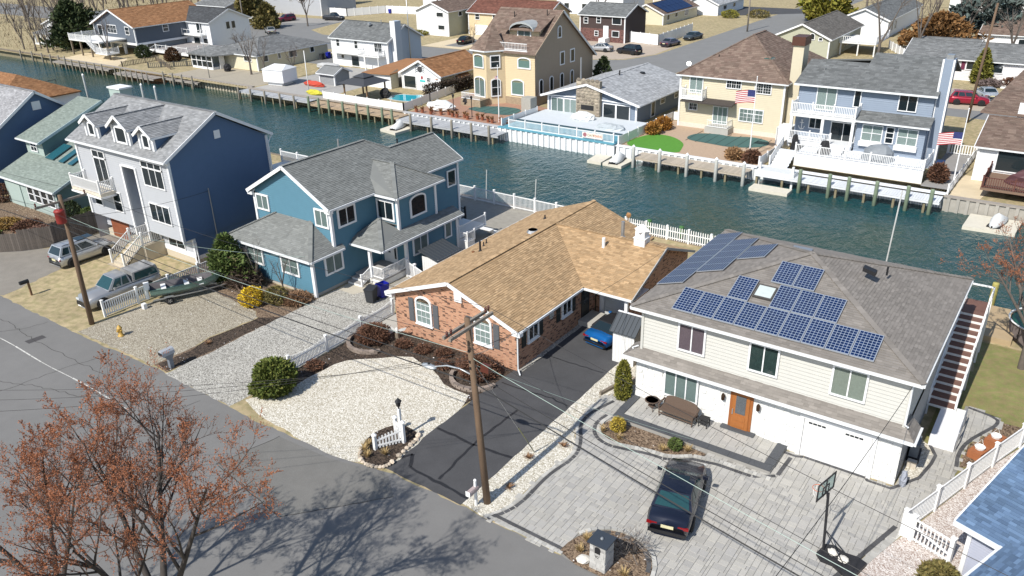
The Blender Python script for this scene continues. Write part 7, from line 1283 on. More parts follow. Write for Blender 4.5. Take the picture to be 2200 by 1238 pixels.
for i in range(22):
    t = i/22; j = int((.05+t*.62)*len(rs)); x, y = rs[j % len(rs)]; rock(nth('rounded tan border stone of the lamp post bed', 'lamp bed border stones'), x, y, .03, rnd.uniform(.09, .16), BR, 'border_stone', 'lamp bed border stones')
# low retaining rings
RB = mat('retaining_block', (.26, .21, .175), .9, .1, 4, objr=.18)
for lab, cx, cy, rr, a0, a1 in (('curved low block wall round the shrub by the scalloped fence', -32.6, 30.2, 1.5, 190, 330), ('curved low block wall round the red shrub at the driveway corner', -24.7, 30.4, 1.45, 195, 350)):
    o = thing('block_edging', lab, 'edging'); n = 11
    for lv in range(2):
        for i in range(n):
            a = R(a0+(a1-a0)*(i+.5*lv)/n); MB().box(-.17, -.11, 0, .17, .11, .11).build('block', RB, o, loc=(cx+rr*math.cos(a), cy+rr*math.sin(a), .01+lv*.113), rz=a+math.pi/2)
# eagle statue
o = thing('eagle_statue', 'white winged eagle statue on a stump in the mulch bed', 'statue', (-31.7, 31.4, 0), R(20)); MB().lathe([(.16, 0), (.13, .3)], 0, 0, 8).build('stump', WOOD, o)
b = MB().blob((0, 0, .5), .1, .1, .22, .05, 8, 6)
for s in (-1, 1): b.slab([(s*.05, 0, .5), (s*.25, .05, .62), (s*.62, .1, .72), (s*.5, .12, .5), (s*.2, .06, .42)], .03, (0, 1, 0))
b.build('eagle', WOODW, o)
# wheelie bins
def bin_(lab, x, y, rz, m, lid=True):
    o = thing('wheeled_bin', lab, 'bin', (x, y, .02), rz); b = MB(); b.v = [(-.26, -.3, .05), (.26, -.3, .05), (.26, .28, .05), (-.26, .28, .05), (-.33, -.38, 1.0), (.33, -.38, 1.0), (.33, .36, 1.0), (-.33, .36, 1.0)]; b.f = [(3, 2, 1, 0), (0, 1, 5, 4), (1, 2, 6, 5), (2, 3, 7, 6), (3, 0, 4, 7)]; b.build('tub', m, o)
    if lid: MB().slab([(-.35, -.42, 1.02), (.35, -.42, 1.02), (.35, .4, 1.1), (-.35, .4, 1.1)], .05).build('lid', m, o)
    for s in (-.3, .3): w_ = MB().lathe([(0, -.04), (.13, -.04), (.13, .04), (0, .04)], 0, 0, 10).build('wheel', BLACK, o); w_.location = (s, .32, .13); w_.rotation_euler = (0, math.pi/2, 0)
bin_('black wheeled bin at the end of the grey gravel drive', -36.6, 34.2, R(15), mat('bin_black', (.03, .033, .038), .5, .1)); bin_('blue open recycling bin behind the black bin', -36.5, 35.2, R(-10), mat('bin_blue', (.012, .02, .30), .45, .1), False)
bin_('black bin beside the cream ranch wall', -113.6, 100.6, 0, MATS['bin_black']); bin_('blue bin beside the cream ranch wall', -113.5, 102.0, 0, MATS['bin_blue']); bin_('dark blue bin on the path beside the blue deck house', -10.4, 84.2, 0, mat('bin_navy', (.02, .04, .11), .5)); bin_('blue bin in front of the far long white house', -150.5, 157.5, 0, MATS['bin_blue'])
# small shed beside the black driveway
h = House('small_shed', 'narrow white shed with standing seam grey roof beside the solar house', 'shed'); SHW = mat('shed_white', (.70, .70, .69), .6, .04); h.wall('F', 36.2, rectp(-19.25, -17.9, 0, 2.15), SHW, .2, style='vert'); h.wall('R', -17.9, [(36.2, 0), (37.9, 0), (37.9, 2.15), (37.05, 2.75), (36.2, 2.15)], mat('shaded_shed_white', (.42, .38, .33), .7, .04), .2, style='vert'); h.wall('L', -19.25, [(36.2, 0), (37.9, 0), (37.9, 2.15), (37.05, 2.75), (36.2, 2.15)], SHW, .2, style='vert'); h.wall('B', 37.9, rectp(-19.25, -17.9, 0, 2.15), SHW, .2, style='vert')  # right wall is the shed white with shade in its colour
SS = mat('standing_seam', (.075, .085, .095), .45, .05, metal=.4); h.plane([(-19.4, 36.0, 2.02), (-17.75, 36.0, 2.02), (-17.75, 37.05, 2.82), (-19.4, 37.05, 2.82)], SS, .05); h.plane([(-17.75, 38.1, 2.02), (-19.4, 38.1, 2.02), (-19.4, 37.05, 2.82), (-17.75, 37.05, 2.82)], SS, .05)
for i in range(7): MB().bar((-19.38+i*.27, 36.0, 2.04), (-19.38+i*.27, 37.05, 2.84), .03, .05).build('seam', SS, h.o)
MB().bar((-19.4, 37.05, 2.85), (-17.75, 37.05, 2.85), .1, .05).build('ridge_cap', TRIM, h.o); h.done()
h = House('small_shed', 'low shed with dark ribbed roof beside the blue house porch', 'shed'); h.wall('F', 39.6, rectp(-36.7, -35.2, 0, 1.4), SHW, .2, style='vert'); h.wall('R', -35.2, rectp(39.6, 42.0, 0, 1.4), SHW, .2, style='vert'); h.plane([(-35.1, 39.4, 1.35), (-35.1, 42.2, 1.35), (-36.9, 42.2, 1.85), (-36.9, 39.4, 1.85)], SS, .05)
for i in range(9): MB().bar((-35.1, 39.45+i*.33, 1.37), (-36.9, 39.45+i*.33, 1.87), .03, .04).build('seam', SS, h.o)
h.done()
fence('gate_fence', 'low white vinyl gate between the blue house porch and the tan roof', [(-37.3, 38.6), (-36.2, 38.2), (-34.6, 37.6)], h=1.3, gap=.12, pw=.05, pd=.03, post=.16, every=1.6)
# furniture on the patio
WK = mat('brown_wicker', (.11, .075, .055), .8, .25, 30, bump=.5, bscale=60); o = thing('wicker_bench', 'brown wicker bench with rounded back on the patio', 'bench', (-13.45, 32.5, .265), R(-2)); L2 = .95
MB().box(-L2, -.32, .36, L2, .3, .46).build('seat', WK, o); bk = MB(); n = 16
for i in range(n):
    x0, x1 = -L2+2*L2*i/n, -L2+2*L2*(i+1)/n; zt = lambda x: .62+.35*math.sqrt(max(0, 1-(x/L2)**4)); bk.slab([(x0, .3, .46), (x1, .3, .46), (x1, .42, zt(x1)), (x0, .42, zt(x0))], .05, (0, -1, 0))
bk.build('backrest', WK, o)
for s in (-1, 1):
    MB().tube([(s*L2, -.32, .62), (s*(L2+.04), 0, .66), (s*L2, .38, .7)], .05, 7).build('armrest', WK, o)
    for yy in (-.28, .28): MB().tube([(s*(L2-.05), yy, 0), (s*(L2-.02), yy, .62)], .03, 6).build('leg', WK, o)
MB().box(-L2, -.3, .18, L2, -.27, .24).build('stretcher', WK, o)
o = thing('glass_table', 'small round glass topped wicker table beside the bench', 'table', (-14.95, 32.6, .265)); MB().lathe([(.38, .52), (.38, .56), (.33, .56), (.33, .52)], 0, 0, 18).build('rim', WK, o); MB().lathe([(0, .545), (.33, .545)], 0, 0, 18).build('glass_top', mat('frosted_top', (.34, .37, .37), .1, .1, spec=.8), o)
for i in range(4): a = i*math.pi/2+.6; MB().tube([(.3*math.cos(a), .3*math.sin(a), 0), (.12*math.cos(a), .12*math.sin(a), .28), (.3*math.cos(a), .3*math.sin(a), .52)], .018, 5).build('leg', WK, o)
MB().lathe([(.2, .2), (.2, .22), (0, .22)], 0, 0, 12).build('shelf', WK, o)
o = thing('side_table', 'small black slatted side table right of the wicker bench', 'table', (-12.1, 32.65, .265))
for i in range(5): MB().box(-.24, -.22+i*.09, .44, .24, -.22+i*.09+.075, .47).build('slat', BLACK, o)
for x in (-.21, .21):
    for y in (-.19, .19): MB().box(x-.02, y-.02, 0, x+.02, y+.02, .44).build('leg', BLACK, o)
MB().box(-.2, -.18, .18, .2, .18, .2).build('shelf', BLACK, o)
# heat pump, planters, platform, stairs at the right of the solar house
o = thing('heat_pump', 'dark grey outdoor heat pump unit beside the stone wall corner', 'heat pump', (-3.05, 36.1, 0), R(4)); MB().box(-.18, -.45, .25, .2, .45, .95).build('case', mat('unit_grey', (.19, .21, .23), .5), o); MB().box(.2, -.3, .35, .215, .3, .85).build('grille', mat('grille_grey', (.10, .11, .12), .5, .3, 40), o); MB().box(-.25, -.5, 0, .3, .5, .24).build('pad', BLACK, o)
MB().box(-3.15, 35.1, 0, -2.75, 35.35, .35).build('step_stool', mat('beige_plastic', (.5, .45, .38), .6), label='small beige step stool beside the heat pump', cat='stool')
TCB = mat('terracotta_box', (.33, .12, .05), .85, .12)
for x, y, l in ((-.55, 37.8, 'terracotta box planter with white hanger by the rail fence, nearer one'), (-.05, 39.2, 'terracotta box planter with white hanger by the rail fence, farther one')):
    o = thing('box_planter', l, 'planter', (x, y, 0), R(-20)); MB().box(-.3, -.45, 0, .3, .45, .4).build('box', TCB, o); MB().lathe([(.2, .42), (.24, .55), (.22, .56), (.18, .45)], 0, 0, 12).build('hanging_pot', WHITE, o); MB().tube([(-.2, 0, .55), (0, 0, .95), (.2, 0, .55)], .012, 4).build('hanger', WHITE, o)
o = thing('outside_stairs', 'white outside staircase with brown treads up the side of the solar house', 'staircase'); MB().box(-2.65, 37.4, 0, -1.55, 40.2, .55).build('platform', mat('white_platform', (.74, .74, .76), .6, .04), o); MB().box(-1.95, 39.6, .551, -1.55, 40.15, .85).build('box', WOODW, o)
TRD = mat('brown_composite', (.16, .085, .065), .7, .1, 3); steps(o, -3.25, -2.05, 40.2, .55, 47.2, 3.15, 14, TRD, WOODW, 'tread'); MB().box(-3.25, 47.2, 3.05, -2.05, 48.6, 3.15).build('landing', TRD, o)
for x in (-3.27, -2.03):
    MB().bar((x, 40.2, .5), (x, 47.2, 3.1), .06, .3).build('stringer', WOODW, o); MB().bar((x, 40.2, 1.5), (x, 47.2, 4.1), .07, .09).build('handrail', WHITE, o); MB().bar((x, 47.2, 4.1), (x, 48.6, 4.1), .07, .09).build('handrail', WHITE, o)
    for y, z0, z1 in ((40.25, 0, 1.5), (43.7, 0, 2.85), (47.15, 0, 4.1), (48.55, 0, 4.1)): MB().cbox(x, y, z0, .1, .1, z1).build('post', WHITE, o)
for yy in (41.2, 42.3, 43.4, 44.5, 45.6, 46.6): MB().bar((-2.03, yy, .9+.371*(yy-40.2)), (-2.03, yy, 1.16+.371*(yy-40.2)), .03).build('baluster', WHITE, o)
MB().bar((-3.27, 48.58, 4.1), (-2.03, 48.58, 4.1), .07, .09).build('handrail', WHITE, o)
for yy in (37.5, 38.6, 39.9): MB().cbox(-1.5, yy, 0, .05, .05, 1.1).build('post', METAL, o)
MB().bar((-1.5, 37.5, 1.1), (-1.5, 39.9, 1.1), .05).build('handrail', METAL, o)
o = thing('above_ground_pool', 'round above ground pool with dark green cover and wooden wall', 'pool', (1.9, 52.3, 0)); n = 28; PW = mat('pool_wall_wood', (.17, .14, .13), .8, .2, 3)
for i in range(n):
    a0, a1 = i*2*math.pi/n, (i+1)*2*math.pi/n-.02; MB().quad((2.9*math.cos(a0), 2.2*math.sin(a0), 0), (2.9*math.cos(a1), 2.2*math.sin(a1), 0), (2.9*math.cos(a1), 2.2*math.sin(a1), 1.1), (2.9*math.cos(a0), 2.2*math.sin(a0), 1.1)).build('panel', PW, o)
MB().poly([(2.85*math.cos(i*2*math.pi/n), 2.15*math.sin(i*2*math.pi/n), 1.05) for i in range(n)]).build('cover', mat('green_cover', (.008, .07, .04), .4, .3, 1), o); MB().tube([(3.0*math.cos(i*2*math.pi/n), 2.3*math.sin(i*2*math.pi/n), 1.1) for i in range(n+1)], .05, 5).build('rim', WOODW, o)
for s in (-.25, .25): MB().tube([(-1.3+s, 1.8, 1.1), (-1.3+s, 1.9, 1.7), (-1.0+s, 1.6, 1.8), (-.9+s, 1.4, 1.0)], .03, 5).build('ladder_rail', METAL, o)
MB().box(-4.6, 50.2, .0, -.6, 54.8, .35).build('rear_deck', mat('tan_deck', (.40, .30, .18), .85, .1, 2), label='tan timber deck between the stairs and the green covered pool', cat='deck')
rock('pale boulder beside the arborvitae and shed, larger one', -17.2, 34.7, .01, .3, BR); rock('pale boulder beside the arborvitae and shed, smaller one', -16.95, 35.4, .01, .22, BR)
one('timber', 'weathered timber lying on the white gravel by the arborvitae', 'timber', MB().bar((-18.0, 32.6, .1), (-17.5, 34.6, .1), .16), WOOD)
MB().blob((0, 0, .35), .18, .2, .5, .25, 7, 6).build('garden_umbrella', mat('folded_cloth', (.30, .32, .37), .9, .3, 8), label='folded grey cloth leaning at the white stone corner', cat='cloth', loc=(-3.0, 33.5, .03))
# boat on trailer
o = thing('skiff', 'green aluminium skiff with outboard motor on a trailer', 'boat', (-48.2, 27.9, .55), R(-28)); b = MB(); inn = MB(); st = [(-2.3, .72, .62, .0), (-1, .8, .6, 0), (.3, .8, .62, 0), (1.3, .62, .68, .05), (2.0, .34, .78, .2), (2.35, .03, .85, .5)]
for i, (y, w_, zt, zb_) in enumerate(st):
    b.v += [(-w_, y, zt), (-w_*.9, y, zt*.45+zb_*.5), (-w_*.5, y, zb_), (0, y, zb_-.04), (w_*.5, y, zb_), (w_*.9, y, zt*.45+zb_*.5), (w_, y, zt)]; inn.v += [(-w_+.04, y, zt), (-w_*.7, y, zb_+.1), (w_*.7, y, zb_+.1), (w_-.04, y, zt)]
    if i:
        for j in range(6): b.f.append(((i-1)*7+j, (i-1)*7+j+1, i*7+j+1, i*7+j))
        for j in range(3): inn.f.append(((i-1)*4+j, (i-1)*4+j+1, i*4+j+1, i*4+j))
b.f.append(tuple(range(7))); b.build('hull', mat('sage_green_hull', (.16, .25, .21), .5, .08), o); inn.build('interior', mat('grey_interior', (.13, .12, .125), .8, .1), o)
for y in (-1.4, .1, 1.0): MB().box(-.68, y-.16, .38, .68, y+.16, .43).build('thwart', WOODW, o)
for s in (-1, 1): MB().tube([(s*w_, y, zt) for y, w_, zt, _ in st], .025, 5).build('gunwale', mat('green_rail', (.05, .10, .08), .5), o)
MB().box(-.14, -2.6, .5, .14, -2.25, 1.0).box(-.06, -2.6, -.2, .06, -2.4, .5).build('outboard_motor', WHITE, o)
o = thing('boat_trailer', 'low metal boat trailer under the green skiff', 'trailer', (-48.2, 27.9, 0), R(-28)); MB().bar((-.6, -2.2, .4), (-.5, .9, .4), .08).bar((.6, -2.2, .4), (.5, .9, .4), .08).bar((-.5, .9, .4), (0, 3.6, .4), .08).bar((.5, .9, .4), (0, 3.6, .4), .08).bar((-.8, -1.2, .36), (.8, -1.2, .36), .08).build('frame', METAL, o)
for s in (-1, 1): w_ = inst(wheelmesh(.27, .16)[0], 'wheel', o, (s*.85, -1.2, .27)); w_.rotation_euler = (0, s*math.pi/2, 0); inst(wheelmesh(.27, .16)[1], 'rim', w_); MB().box(s*.85-.13, -1.5, .56, s*.85+.13, -.9, .59).build('fender', METAL, o)
MB().cbox(0, 3.5, 0, .12, .12, .8).build('jack', BLACK, o)
MB().box(-49.05, 24.95, 0, -48.75, 25.2, .38).build('concrete_block', WOODW, label='pale block under the trailer tongue by the picket fence', cat='block')
# shore things behind the near houses
one('patio_umbrella', 'folded white patio lounger behind the blue house by the canal rail', 'lounger', MB().slab([(-46.8, 52.6, .4), (-44.2, 52.6, .45), (-44.2, 53.4, .45), (-46.8, 53.4, .4)], .08), WHITE); fence('black_rail', 'dark metal railing behind the blue house deck', [(-45, 50.2), (-41.2, 50.2)], h=1.0, gap=.14, pw=.025, pd=.025, m=BLACK, each=False)
one('weather_vane', 'bronze eagle weather vane on the fence behind the tan house', 'weather vane', MB().tube([(-27.2, 53, 0), (-27.2, 53, 1.9)], .03).blob((-27.2, 53, 2.15), .25, .06, .22, .2), mat('bronze_vane', (.35, .19, .08), .5, .2))
# ---------------- vegetation ----------------
BARK = mat('grey_bark', (.13, .11, .095), .9, .25, 4, fine=.2); BARKD = mat('dark_bark', (.055, .047, .043), .9, .25, 4, fine=.2); TWIG = mat('reddish_twig', (.13, .09, .075), .9, .15, 3); BUD = mat('red_brown_buds', (.36, .14, .065), .8, .1, 3, island=.4, col2=(.26, .10, .05)); TWG = mat('grey_twig', (.20, .175, .155), .9, .15, 3)
def grow_tree(seed, H, r0, leaders, n1=7, n2=6, n3=5, n4=4, buds=0, up=.35, fork=.28, bsz=.035, l1=.42):
    r = random.Random(seed); wood = MB(); twig = MB(); bud = MB()
    def perp(d, amt, az):
        u = d.cross(Vector((0, 0, 1)));  u = u.normalized() if u.length > .01 else Vector((1, 0, 0)); v = u.cross(d).normalized(); return (d*math.cos(amt)+(u*math.cos(az)+v*math.sin(az))*math.sin(amt)).normalized()
    def grow(p, d, L, rad, lev):
        segs = 5 if lev < 2 else (4 if lev == 2 else 3); pts = [p.copy()]; dd = d.copy()
        for i in range(segs):
            dd = (dd+Vector((r.uniform(-1, 1), r.uniform(-1, 1), r.uniform(-.6, 1)))*(.10 if lev else .05)+Vector((0, 0, up*.14 if lev else 0))).normalized(); pts.append(pts[-1]+dd*L/segs)
        rs = [rad*(1-.75*i/segs) for i in range(segs+1)]
        (wood if lev < 2 else twig).tube(pts, rs, (7, 5, 4, 3, 3)[min(lev, 4)], False)
        if lev >= 3 and buds:
            for i in range(segs):
                for k in range(buds):
                    q = pts[i].lerp(pts[i+1], r.random()); s = bsz*r.uniform(.6, 1.5); a = Vector((r.uniform(-1, 1), r.uniform(-1, 1), r.uniform(-.3, 1))).normalized(); b_ = a.cross(Vector((r.uniform(-1, 1), r.uniform(-1, 1), r.uniform(-1, 1)))).normalized(); q = q+a*s*.5; bud.quad(q-a*s*1.3, q+b_*s*.7, q+a*s*1.3, q-b_*s*.7)
        if lev >= 4: return
        n = (0, n1, n2, n3, n4)[lev+1] if lev < 4 else 0
        for k in range(n):
            t = r.uniform(.25, 1.0) if lev else r.uniform(.35, 1); i = min(int(t*segs), segs-1); q = pts[i].lerp(pts[i+1], t*segs-i); base = (pts[i+1]-pts[i]).normalized()
            cl = L*(l1, .48, .5, .55)[lev]*r.uniform(.7, 1.25)*(1.15-.45*t); grow(q, perp(base, r.uniform(.45, .95), r.uniform(0, 6.28)), cl, rs[i]*.55, lev+1)
    z0 = H*fork; wood.tube([(0, 0, -.1), (.02*H*r.uniform(-1, 1)*.3, 0, z0*.5), (0, 0, z0)], [r0*1.25, r0*1.0, r0*.92], 8, False)
    for ld in leaders: grow(Vector((0, 0, z0*.93)), Vector(ld).normalized(), (H-z0)*r.uniform(.82, 1.0), r0*.72, 0)
    return wood, twig, bud
def tree_obj(name, lab, tri, loc, rz=0, wm=BARK, tm=TWIG, bm=BUD, scale=1, group=None):
    o = thing(name, lab, 'tree', loc, rz, group); o.scale = (scale,)*3; w_ = tri[0].build('trunk', wm, o, True); c = tri[1].build('crown', tm, o)
    if tri[2].v: tri[2].build('buds', bm, c)
    return o
T0 = grow_tree(11, 9.8, .19, [(-.6, .12, 1), (-.15, .3, 1), (.38, .22, 1), (.12, -.45, 1)], 10, 8, 6, 4, 3, bsz=.016, fork=.34, l1=.5)
tree_obj('red_budded_maple', 'large bare maple with red buds at the lower left', T0, (-20.9, 8.9, 0), 0, BARKD)
T0b = grow_tree(23, 8.4, .15, [(-.5, .2, 1), (.1, .35, 1), (.4, -.1, 1)], 9, 8, 6, 4, 3, bsz=.016, l1=.5)
tree_obj('red_budded_maple', 'second bare maple with red buds at the far lower left corner', T0b, (-25.6, 7.6, 0), 1.0, BARKD)
T1 = grow_tree(31, 8.2, .16, [(-.6, .1, 1), (-.2, .5, 1), (.3, 0, 1), (-.4, -.4, 1)], 7, 6, 5, 3, 1, bsz=.022); tree_obj('bare_tree', 'bare reddish tree leaning over the pool at the right edge', T1, (.2, 47.8, 0), .6, BARK)
tree_obj('bare_tree', 'bare tree at the right edge beyond the covered pool', T1, (3.2, 53.6, 0), 2.6, BARK, scale=1.15)
FV = [grow_tree(40+i, 10, .2, [(.3, .1, 1), (-.3, .2, 1), (0, -.35, 1), (.1, .3, 1)][:3+i % 2], 6, 5, 4, 0, 0) for i in range(4)]; FW = [(a.mesh('trunk', BARK, True), b.mesh('crown', TWG)) for a, b, c in FV]; FR = [b.mesh('crown', TWIG) for a, b, c in FV]
def fart(i, x, y, s, lab, grp=None, red=False, name='bare_tree'):
    o = thing(name, lab, 'tree', (x, y, 0), i*1.7, grp); o.scale = (s, s, s*rnd.uniform(.9, 1.15)); inst(FW[i % 4][0], 'trunk', o); inst(FR[i % 4] if red else FW[i % 4][1], 'crown', o)
WG = 'bare trees in the wood at the top left'
for i in range(70):
    x, y = rnd.uniform(-270, -182), rnd.uniform(82, 170)
    fart(i, x, y, rnd.uniform(.75, 1.25), 'leafless tree in the bare wood at the top left', WG, rnd.random() < .25)
for i in range(5): fart(i+1, -179+i*2.4, 80.2+(i % 2)*2.2, .72, nth('leaning bare tree at the canal bend before the white cottage', 'canal bend trees'), 'canal bend trees')
for i, (x, y, s, l, rd) in enumerate(((-149.5, 81.5, .7, 'bare tree in front of the raised dark house', True), (-113.4, 84.9, .75, 'bare grey tree at the corner of the cream ranch', False), (-111.3, 86, .6, 'slender bare tree beside the grey patio', False), (-104.8, 86.5, .5, 'small bare pinkish tree behind the wrapped boat', True), (-125, 92, .62, 'bare reddish tree behind the screened porch', True), (-151.5, 131, .85, 'round crowned bare tree on the far lawn', True), (-29.2, 140, 1.15, 'big bare pale tree right of the sage house', False), (-25, 148, 1.1, 'bare brown tree above the long low outbuilding', True), (-20, 160, 1.2, 'tall bare tree at the upper right', False), (-12, 150, 1.0, 'bare tree behind the long white ranch', False), (-5, 156, 1.0, 'bare tree at the upper right corner', False), (-9, 172, 1.2, 'bare reddish tree at the top right', True), (-96.5, 122.4, .45, 'low bare shrubby tree by the far street', True), (-84.5, 163, .5, 'small bare tree against the far solar bungalow', False), (-36, 196, 1.3, 'bare tree behind the grey roof at the top right', True), (-124, 160, 1.0, 'bare tree behind the white gabled house', False), (-90, 158, 1.0, 'bare tree behind the dark brick house', True), (-141, 165, 1.0, 'bare tree above the long white fence', False), (-200, 60, .8, 'bare tree on the near bank at the left edge', False), (-48, 210, 1.2, 'bare tree at the end of the far street', True), (-28.5, 182, 1.1, 'bare tree between the upper right roofs', True))): fart(i, x, y, s, l, None, rd)
def leaves(prof, n, size, seed, asp=1.6, shell=.45, jag=.12, tilt=1.0, lean=(0, 0)):
    """leaf faces through a volume given by (radius, z) rings"""
    r = random.Random(seed); b = MB(); z0, z1 = prof[0][1], prof[-1][1]
    def rad(z):
        for (ra, za), (rb, zb_) in zip(prof[:-1], prof[1:]):
            if za <= z <= zb_: return ra+(rb-ra)*(z-za)/max(1e-6, zb_-za)
        return 0
    lob = [(r.uniform(0, 6.28), r.uniform(z0, z1), r.uniform(-jag, jag*1.3)) for _ in range(26)]
    while len(b.f) < n:
        z = r.uniform(z0, z1); a = r.uniform(0, 6.28); R_ = rad(z)
        for la, lz, am in lob:
            d = (math.cos(a-la)-.75)/.25
            if d > 0 and abs(z-lz) < (z1-z0)*.2: R_ *= 1+am*d
        q = R_*(shell+(1-shell)*math.sqrt(r.random())); f = (z-z0)/(z1-z0); c = Vector((math.cos(a)*q+lean[0]*f, math.sin(a)*q+lean[1]*f, z)); o_ = Vector((math.cos(a), math.sin(a), .5)).normalized()
        d = (o_+Vector((r.uniform(-1, 1), r.uniform(-1, 1), r.uniform(-1, 1)))*tilt).normalized(); e = d.cross(Vector((r.uniform(-1, 1), r.uniform(-1, 1), r.uniform(-1, 1)))).normalized(); s = size*r.uniform(.6, 1.4); b.quad(c-e*s/2, c+d*s*asp*.4-e*s*.35, c+d*s*asp, c+d*s*asp*.4+e*s*.35) if r.random() < .5 else b.quad(c-e*s*.5, c+e*s*.5, c+e*s*.3+d*s*asp, c-e*s*.3+d*s*asp)
    return b
def leafm(n, c, c2=None): return mat(n, c, .75, .12, 2, island=.45, col2=c2, spec=.25)
PINE = leafm('pine_green', (.085, .12, .025), (.14, .15, .035)); DKGR = leafm('dark_evergreen', (.035, .055, .022), (.06, .075, .03)); GOLD = leafm('golden_green', (.20, .18, .03), (.13, .14, .03)); YEL = leafm('forsythia_yellow', (.62, .42, .02), (.5, .36, .04)); RUST = leafm('rusty_leaf', (.155, .075, .045), (.11, .06, .04)); OLIV = leafm('olive_leaf', (.13, .12, .04), (.18, .14, .05)); MID = leafm('mid_green', (.07, .11, .03), (.11, .14, .04)); STRAW = leafm('straw', (.48, .36, .18), (.40, .28, .12)); BLUEG = leafm('blue_spruce', (.12, .15, .14), (.08, .11, .10)); YG = leafm('yellow_green', (.18, .19, .03), (.24, .20, .04))
def shrub(name, lab, x, y, prof, n, size, m, seed, stems=6, z=0, sm_=BARKD, **kw):
    o = thing(name, lab, 'shrub' if 'tree' not in name else 'tree', (x, y, z)); leaves(prof, n, size, seed, **kw).build('foliage', m, o, kind='stuff'); r = random.Random(seed); b = MB(); h_ = prof[-1][1]; R_ = max(p[0] for p in prof)
    for i in range(stems): a = r.uniform(0, 6.28); b.tube([(0, 0, 0), (R_*.3*math.cos(a), R_*.3*math.sin(a), h_*.4), (R_*.6*math.cos(a), R_*.6*math.sin(a), h_*.75)], [.04, .025, .01], 4)
    b.build('stems', sm_, o); return o
BALL = lambda r_, h_: [(r_*.55, 0), (r_*.9, h_*.2), (r_, h_*.45), (r_*.85, h_*.72), (r_*.5, h_*.92), (.05, h_)]
CONE = lambda r_, h_: [(r_*.7, 0), (r_, h_*.15), (r_*.85, h_*.4), (r_*.55, h_*.7), (r_*.25, h_*.9), (.03, h_)]
COL_ = lambda r_, h_: [(r_*.75, 0), (r_, h_*.2), (r_, h_*.55), (r_*.7, h_*.8), (r_*.3, h_*.95), (.03, h_)]
shrub('mugo_pine', 'round green pine shrub at the end of the scalloped fence', -33.1, 23.1, BALL(1.15, 1.85), 7000, .10, PINE, 3, asp=2.2); shrub('arborvitae', 'narrow golden green arborvitae at the white stone corner', -16.85, 33.0, COL_(.42, 2.3), 4500, .06, GOLD, 4, asp=2)
shrub('juniper', 'tall ragged green juniper in front of the blue house', -47.5, 31.0, [(.7, 0), (1.2, .6), (1.1, 1.6), (.7, 2.6), (.15, 3.5)], 6000, .12, MID, 5, jag=.4, asp=2.4); shrub('weeping_shrub', 'brown weeping shrub beside the juniper', -46.1, 31.2, BALL(1.0, 1.5), 2600, .06, leafm('brown_twigs', (.12, .085, .065)), 6, asp=6, shell=.2)
shrub('forsythia', 'bright yellow forsythia at the mulch bed edge', -43.1, 29.5, BALL(.8, 1.3), 3800, .06, YEL, 7); shrub('spirea', 'olive brown shrub behind the forsythia', -42.0, 30.6, BALL(.85, 1.15), 3200, .06, OLIV, 8); shrub('dry_shrub', 'low dry brown shrub at the blue garage corner', -40.9, 31.4, BALL(.9, .6), 2600, .05, leafm('dry_brown', (.22, .13, .075)), 9, asp=4)
for i, (x, y, l) in enumerate(((-45.2, 31.6, 'small bare grey tree before the blue garage, left one'), (-42.6, 31.7, 'small bare grey tree before the blue garage, right one'))): fart(i+2, x, y, .3, l)
shrub('barberry', 'russet barberry inside the block ring by the scalloped fence', -32.7, 30.3, BALL(1.05, 1.0), 4200, .05, RUST, 10, asp=3, shell=.25); shrub('barberry', 'russet barberry inside the block ring at the driveway corner', -24.8, 30.6, BALL(1.2, 1.1), 4600, .05, RUST, 11, asp=3, shell=.25)
for i, (x, y, l) in enumerate(((-30.6, 30.7, 'leftmost small russet perennial in the dark mulch bed'), (-29.2, 30.9, 'small russet perennial left of the arched windows middle'), (-27.8, 31.2, 'small russet perennial under the brick wall middle'), (-27.0, 30.2, 'small russet perennial before the mulch bed corner'), (-33.2, 26.0, 'small dry perennial along the scalloped fence'))): shrub('perennial', l, x, y, BALL(.45, .45), 700, .045, RUST, 20+i, asp=3, stems=3)
shrub('dwarf_cypress', 'small golden cypress in the patio planting bed', -15.6, 30.2, BALL(.38, .75), 1500, .05, leafm('gold_leaf', (.40, .30, .05)), 30, z=.05); shrub('boxwood', 'small green boxwood in the patio planting bed', -12.6, 30.4, BALL(.36, .55), 1500, .045, MID, 31, z=.05); shrub('laurel', 'green shrub at the lavender wall in the lower right', -.55, 27.9, BALL(.7, 1.1), 2600, .08, OLIV, 32)
def tuft(lab, x, y, r_, h_, z=.05, m=None, grp=None):
    b = MB()
    for i in range(70): a = rnd.uniform(0, 6.28); q = rnd.uniform(.3, 1)*r_; hh = h_*rnd.uniform(.5, 1); p = Vector((q*math.cos(a), q*math.sin(a), hh)); n = Vector((-math.sin(a), math.cos(a), 0))*.012; b.quad(-n, n, Vector((p.x*.6, p.y*.6, hh*.8))+n, Vector((p.x*.6, p.y*.6, hh*.8))-n); b.quad(Vector((p.x*.6, p.y*.6, hh*.8))-n, Vector((p.x*.6, p.y*.6, hh*.8))+n, p*1.1+n*.3, p*1.1-n*.3)
    return b.build('grass_tuft', m or STRAW, None, label=lab, cat='grass tuft', group=grp, loc=(x, y, z))
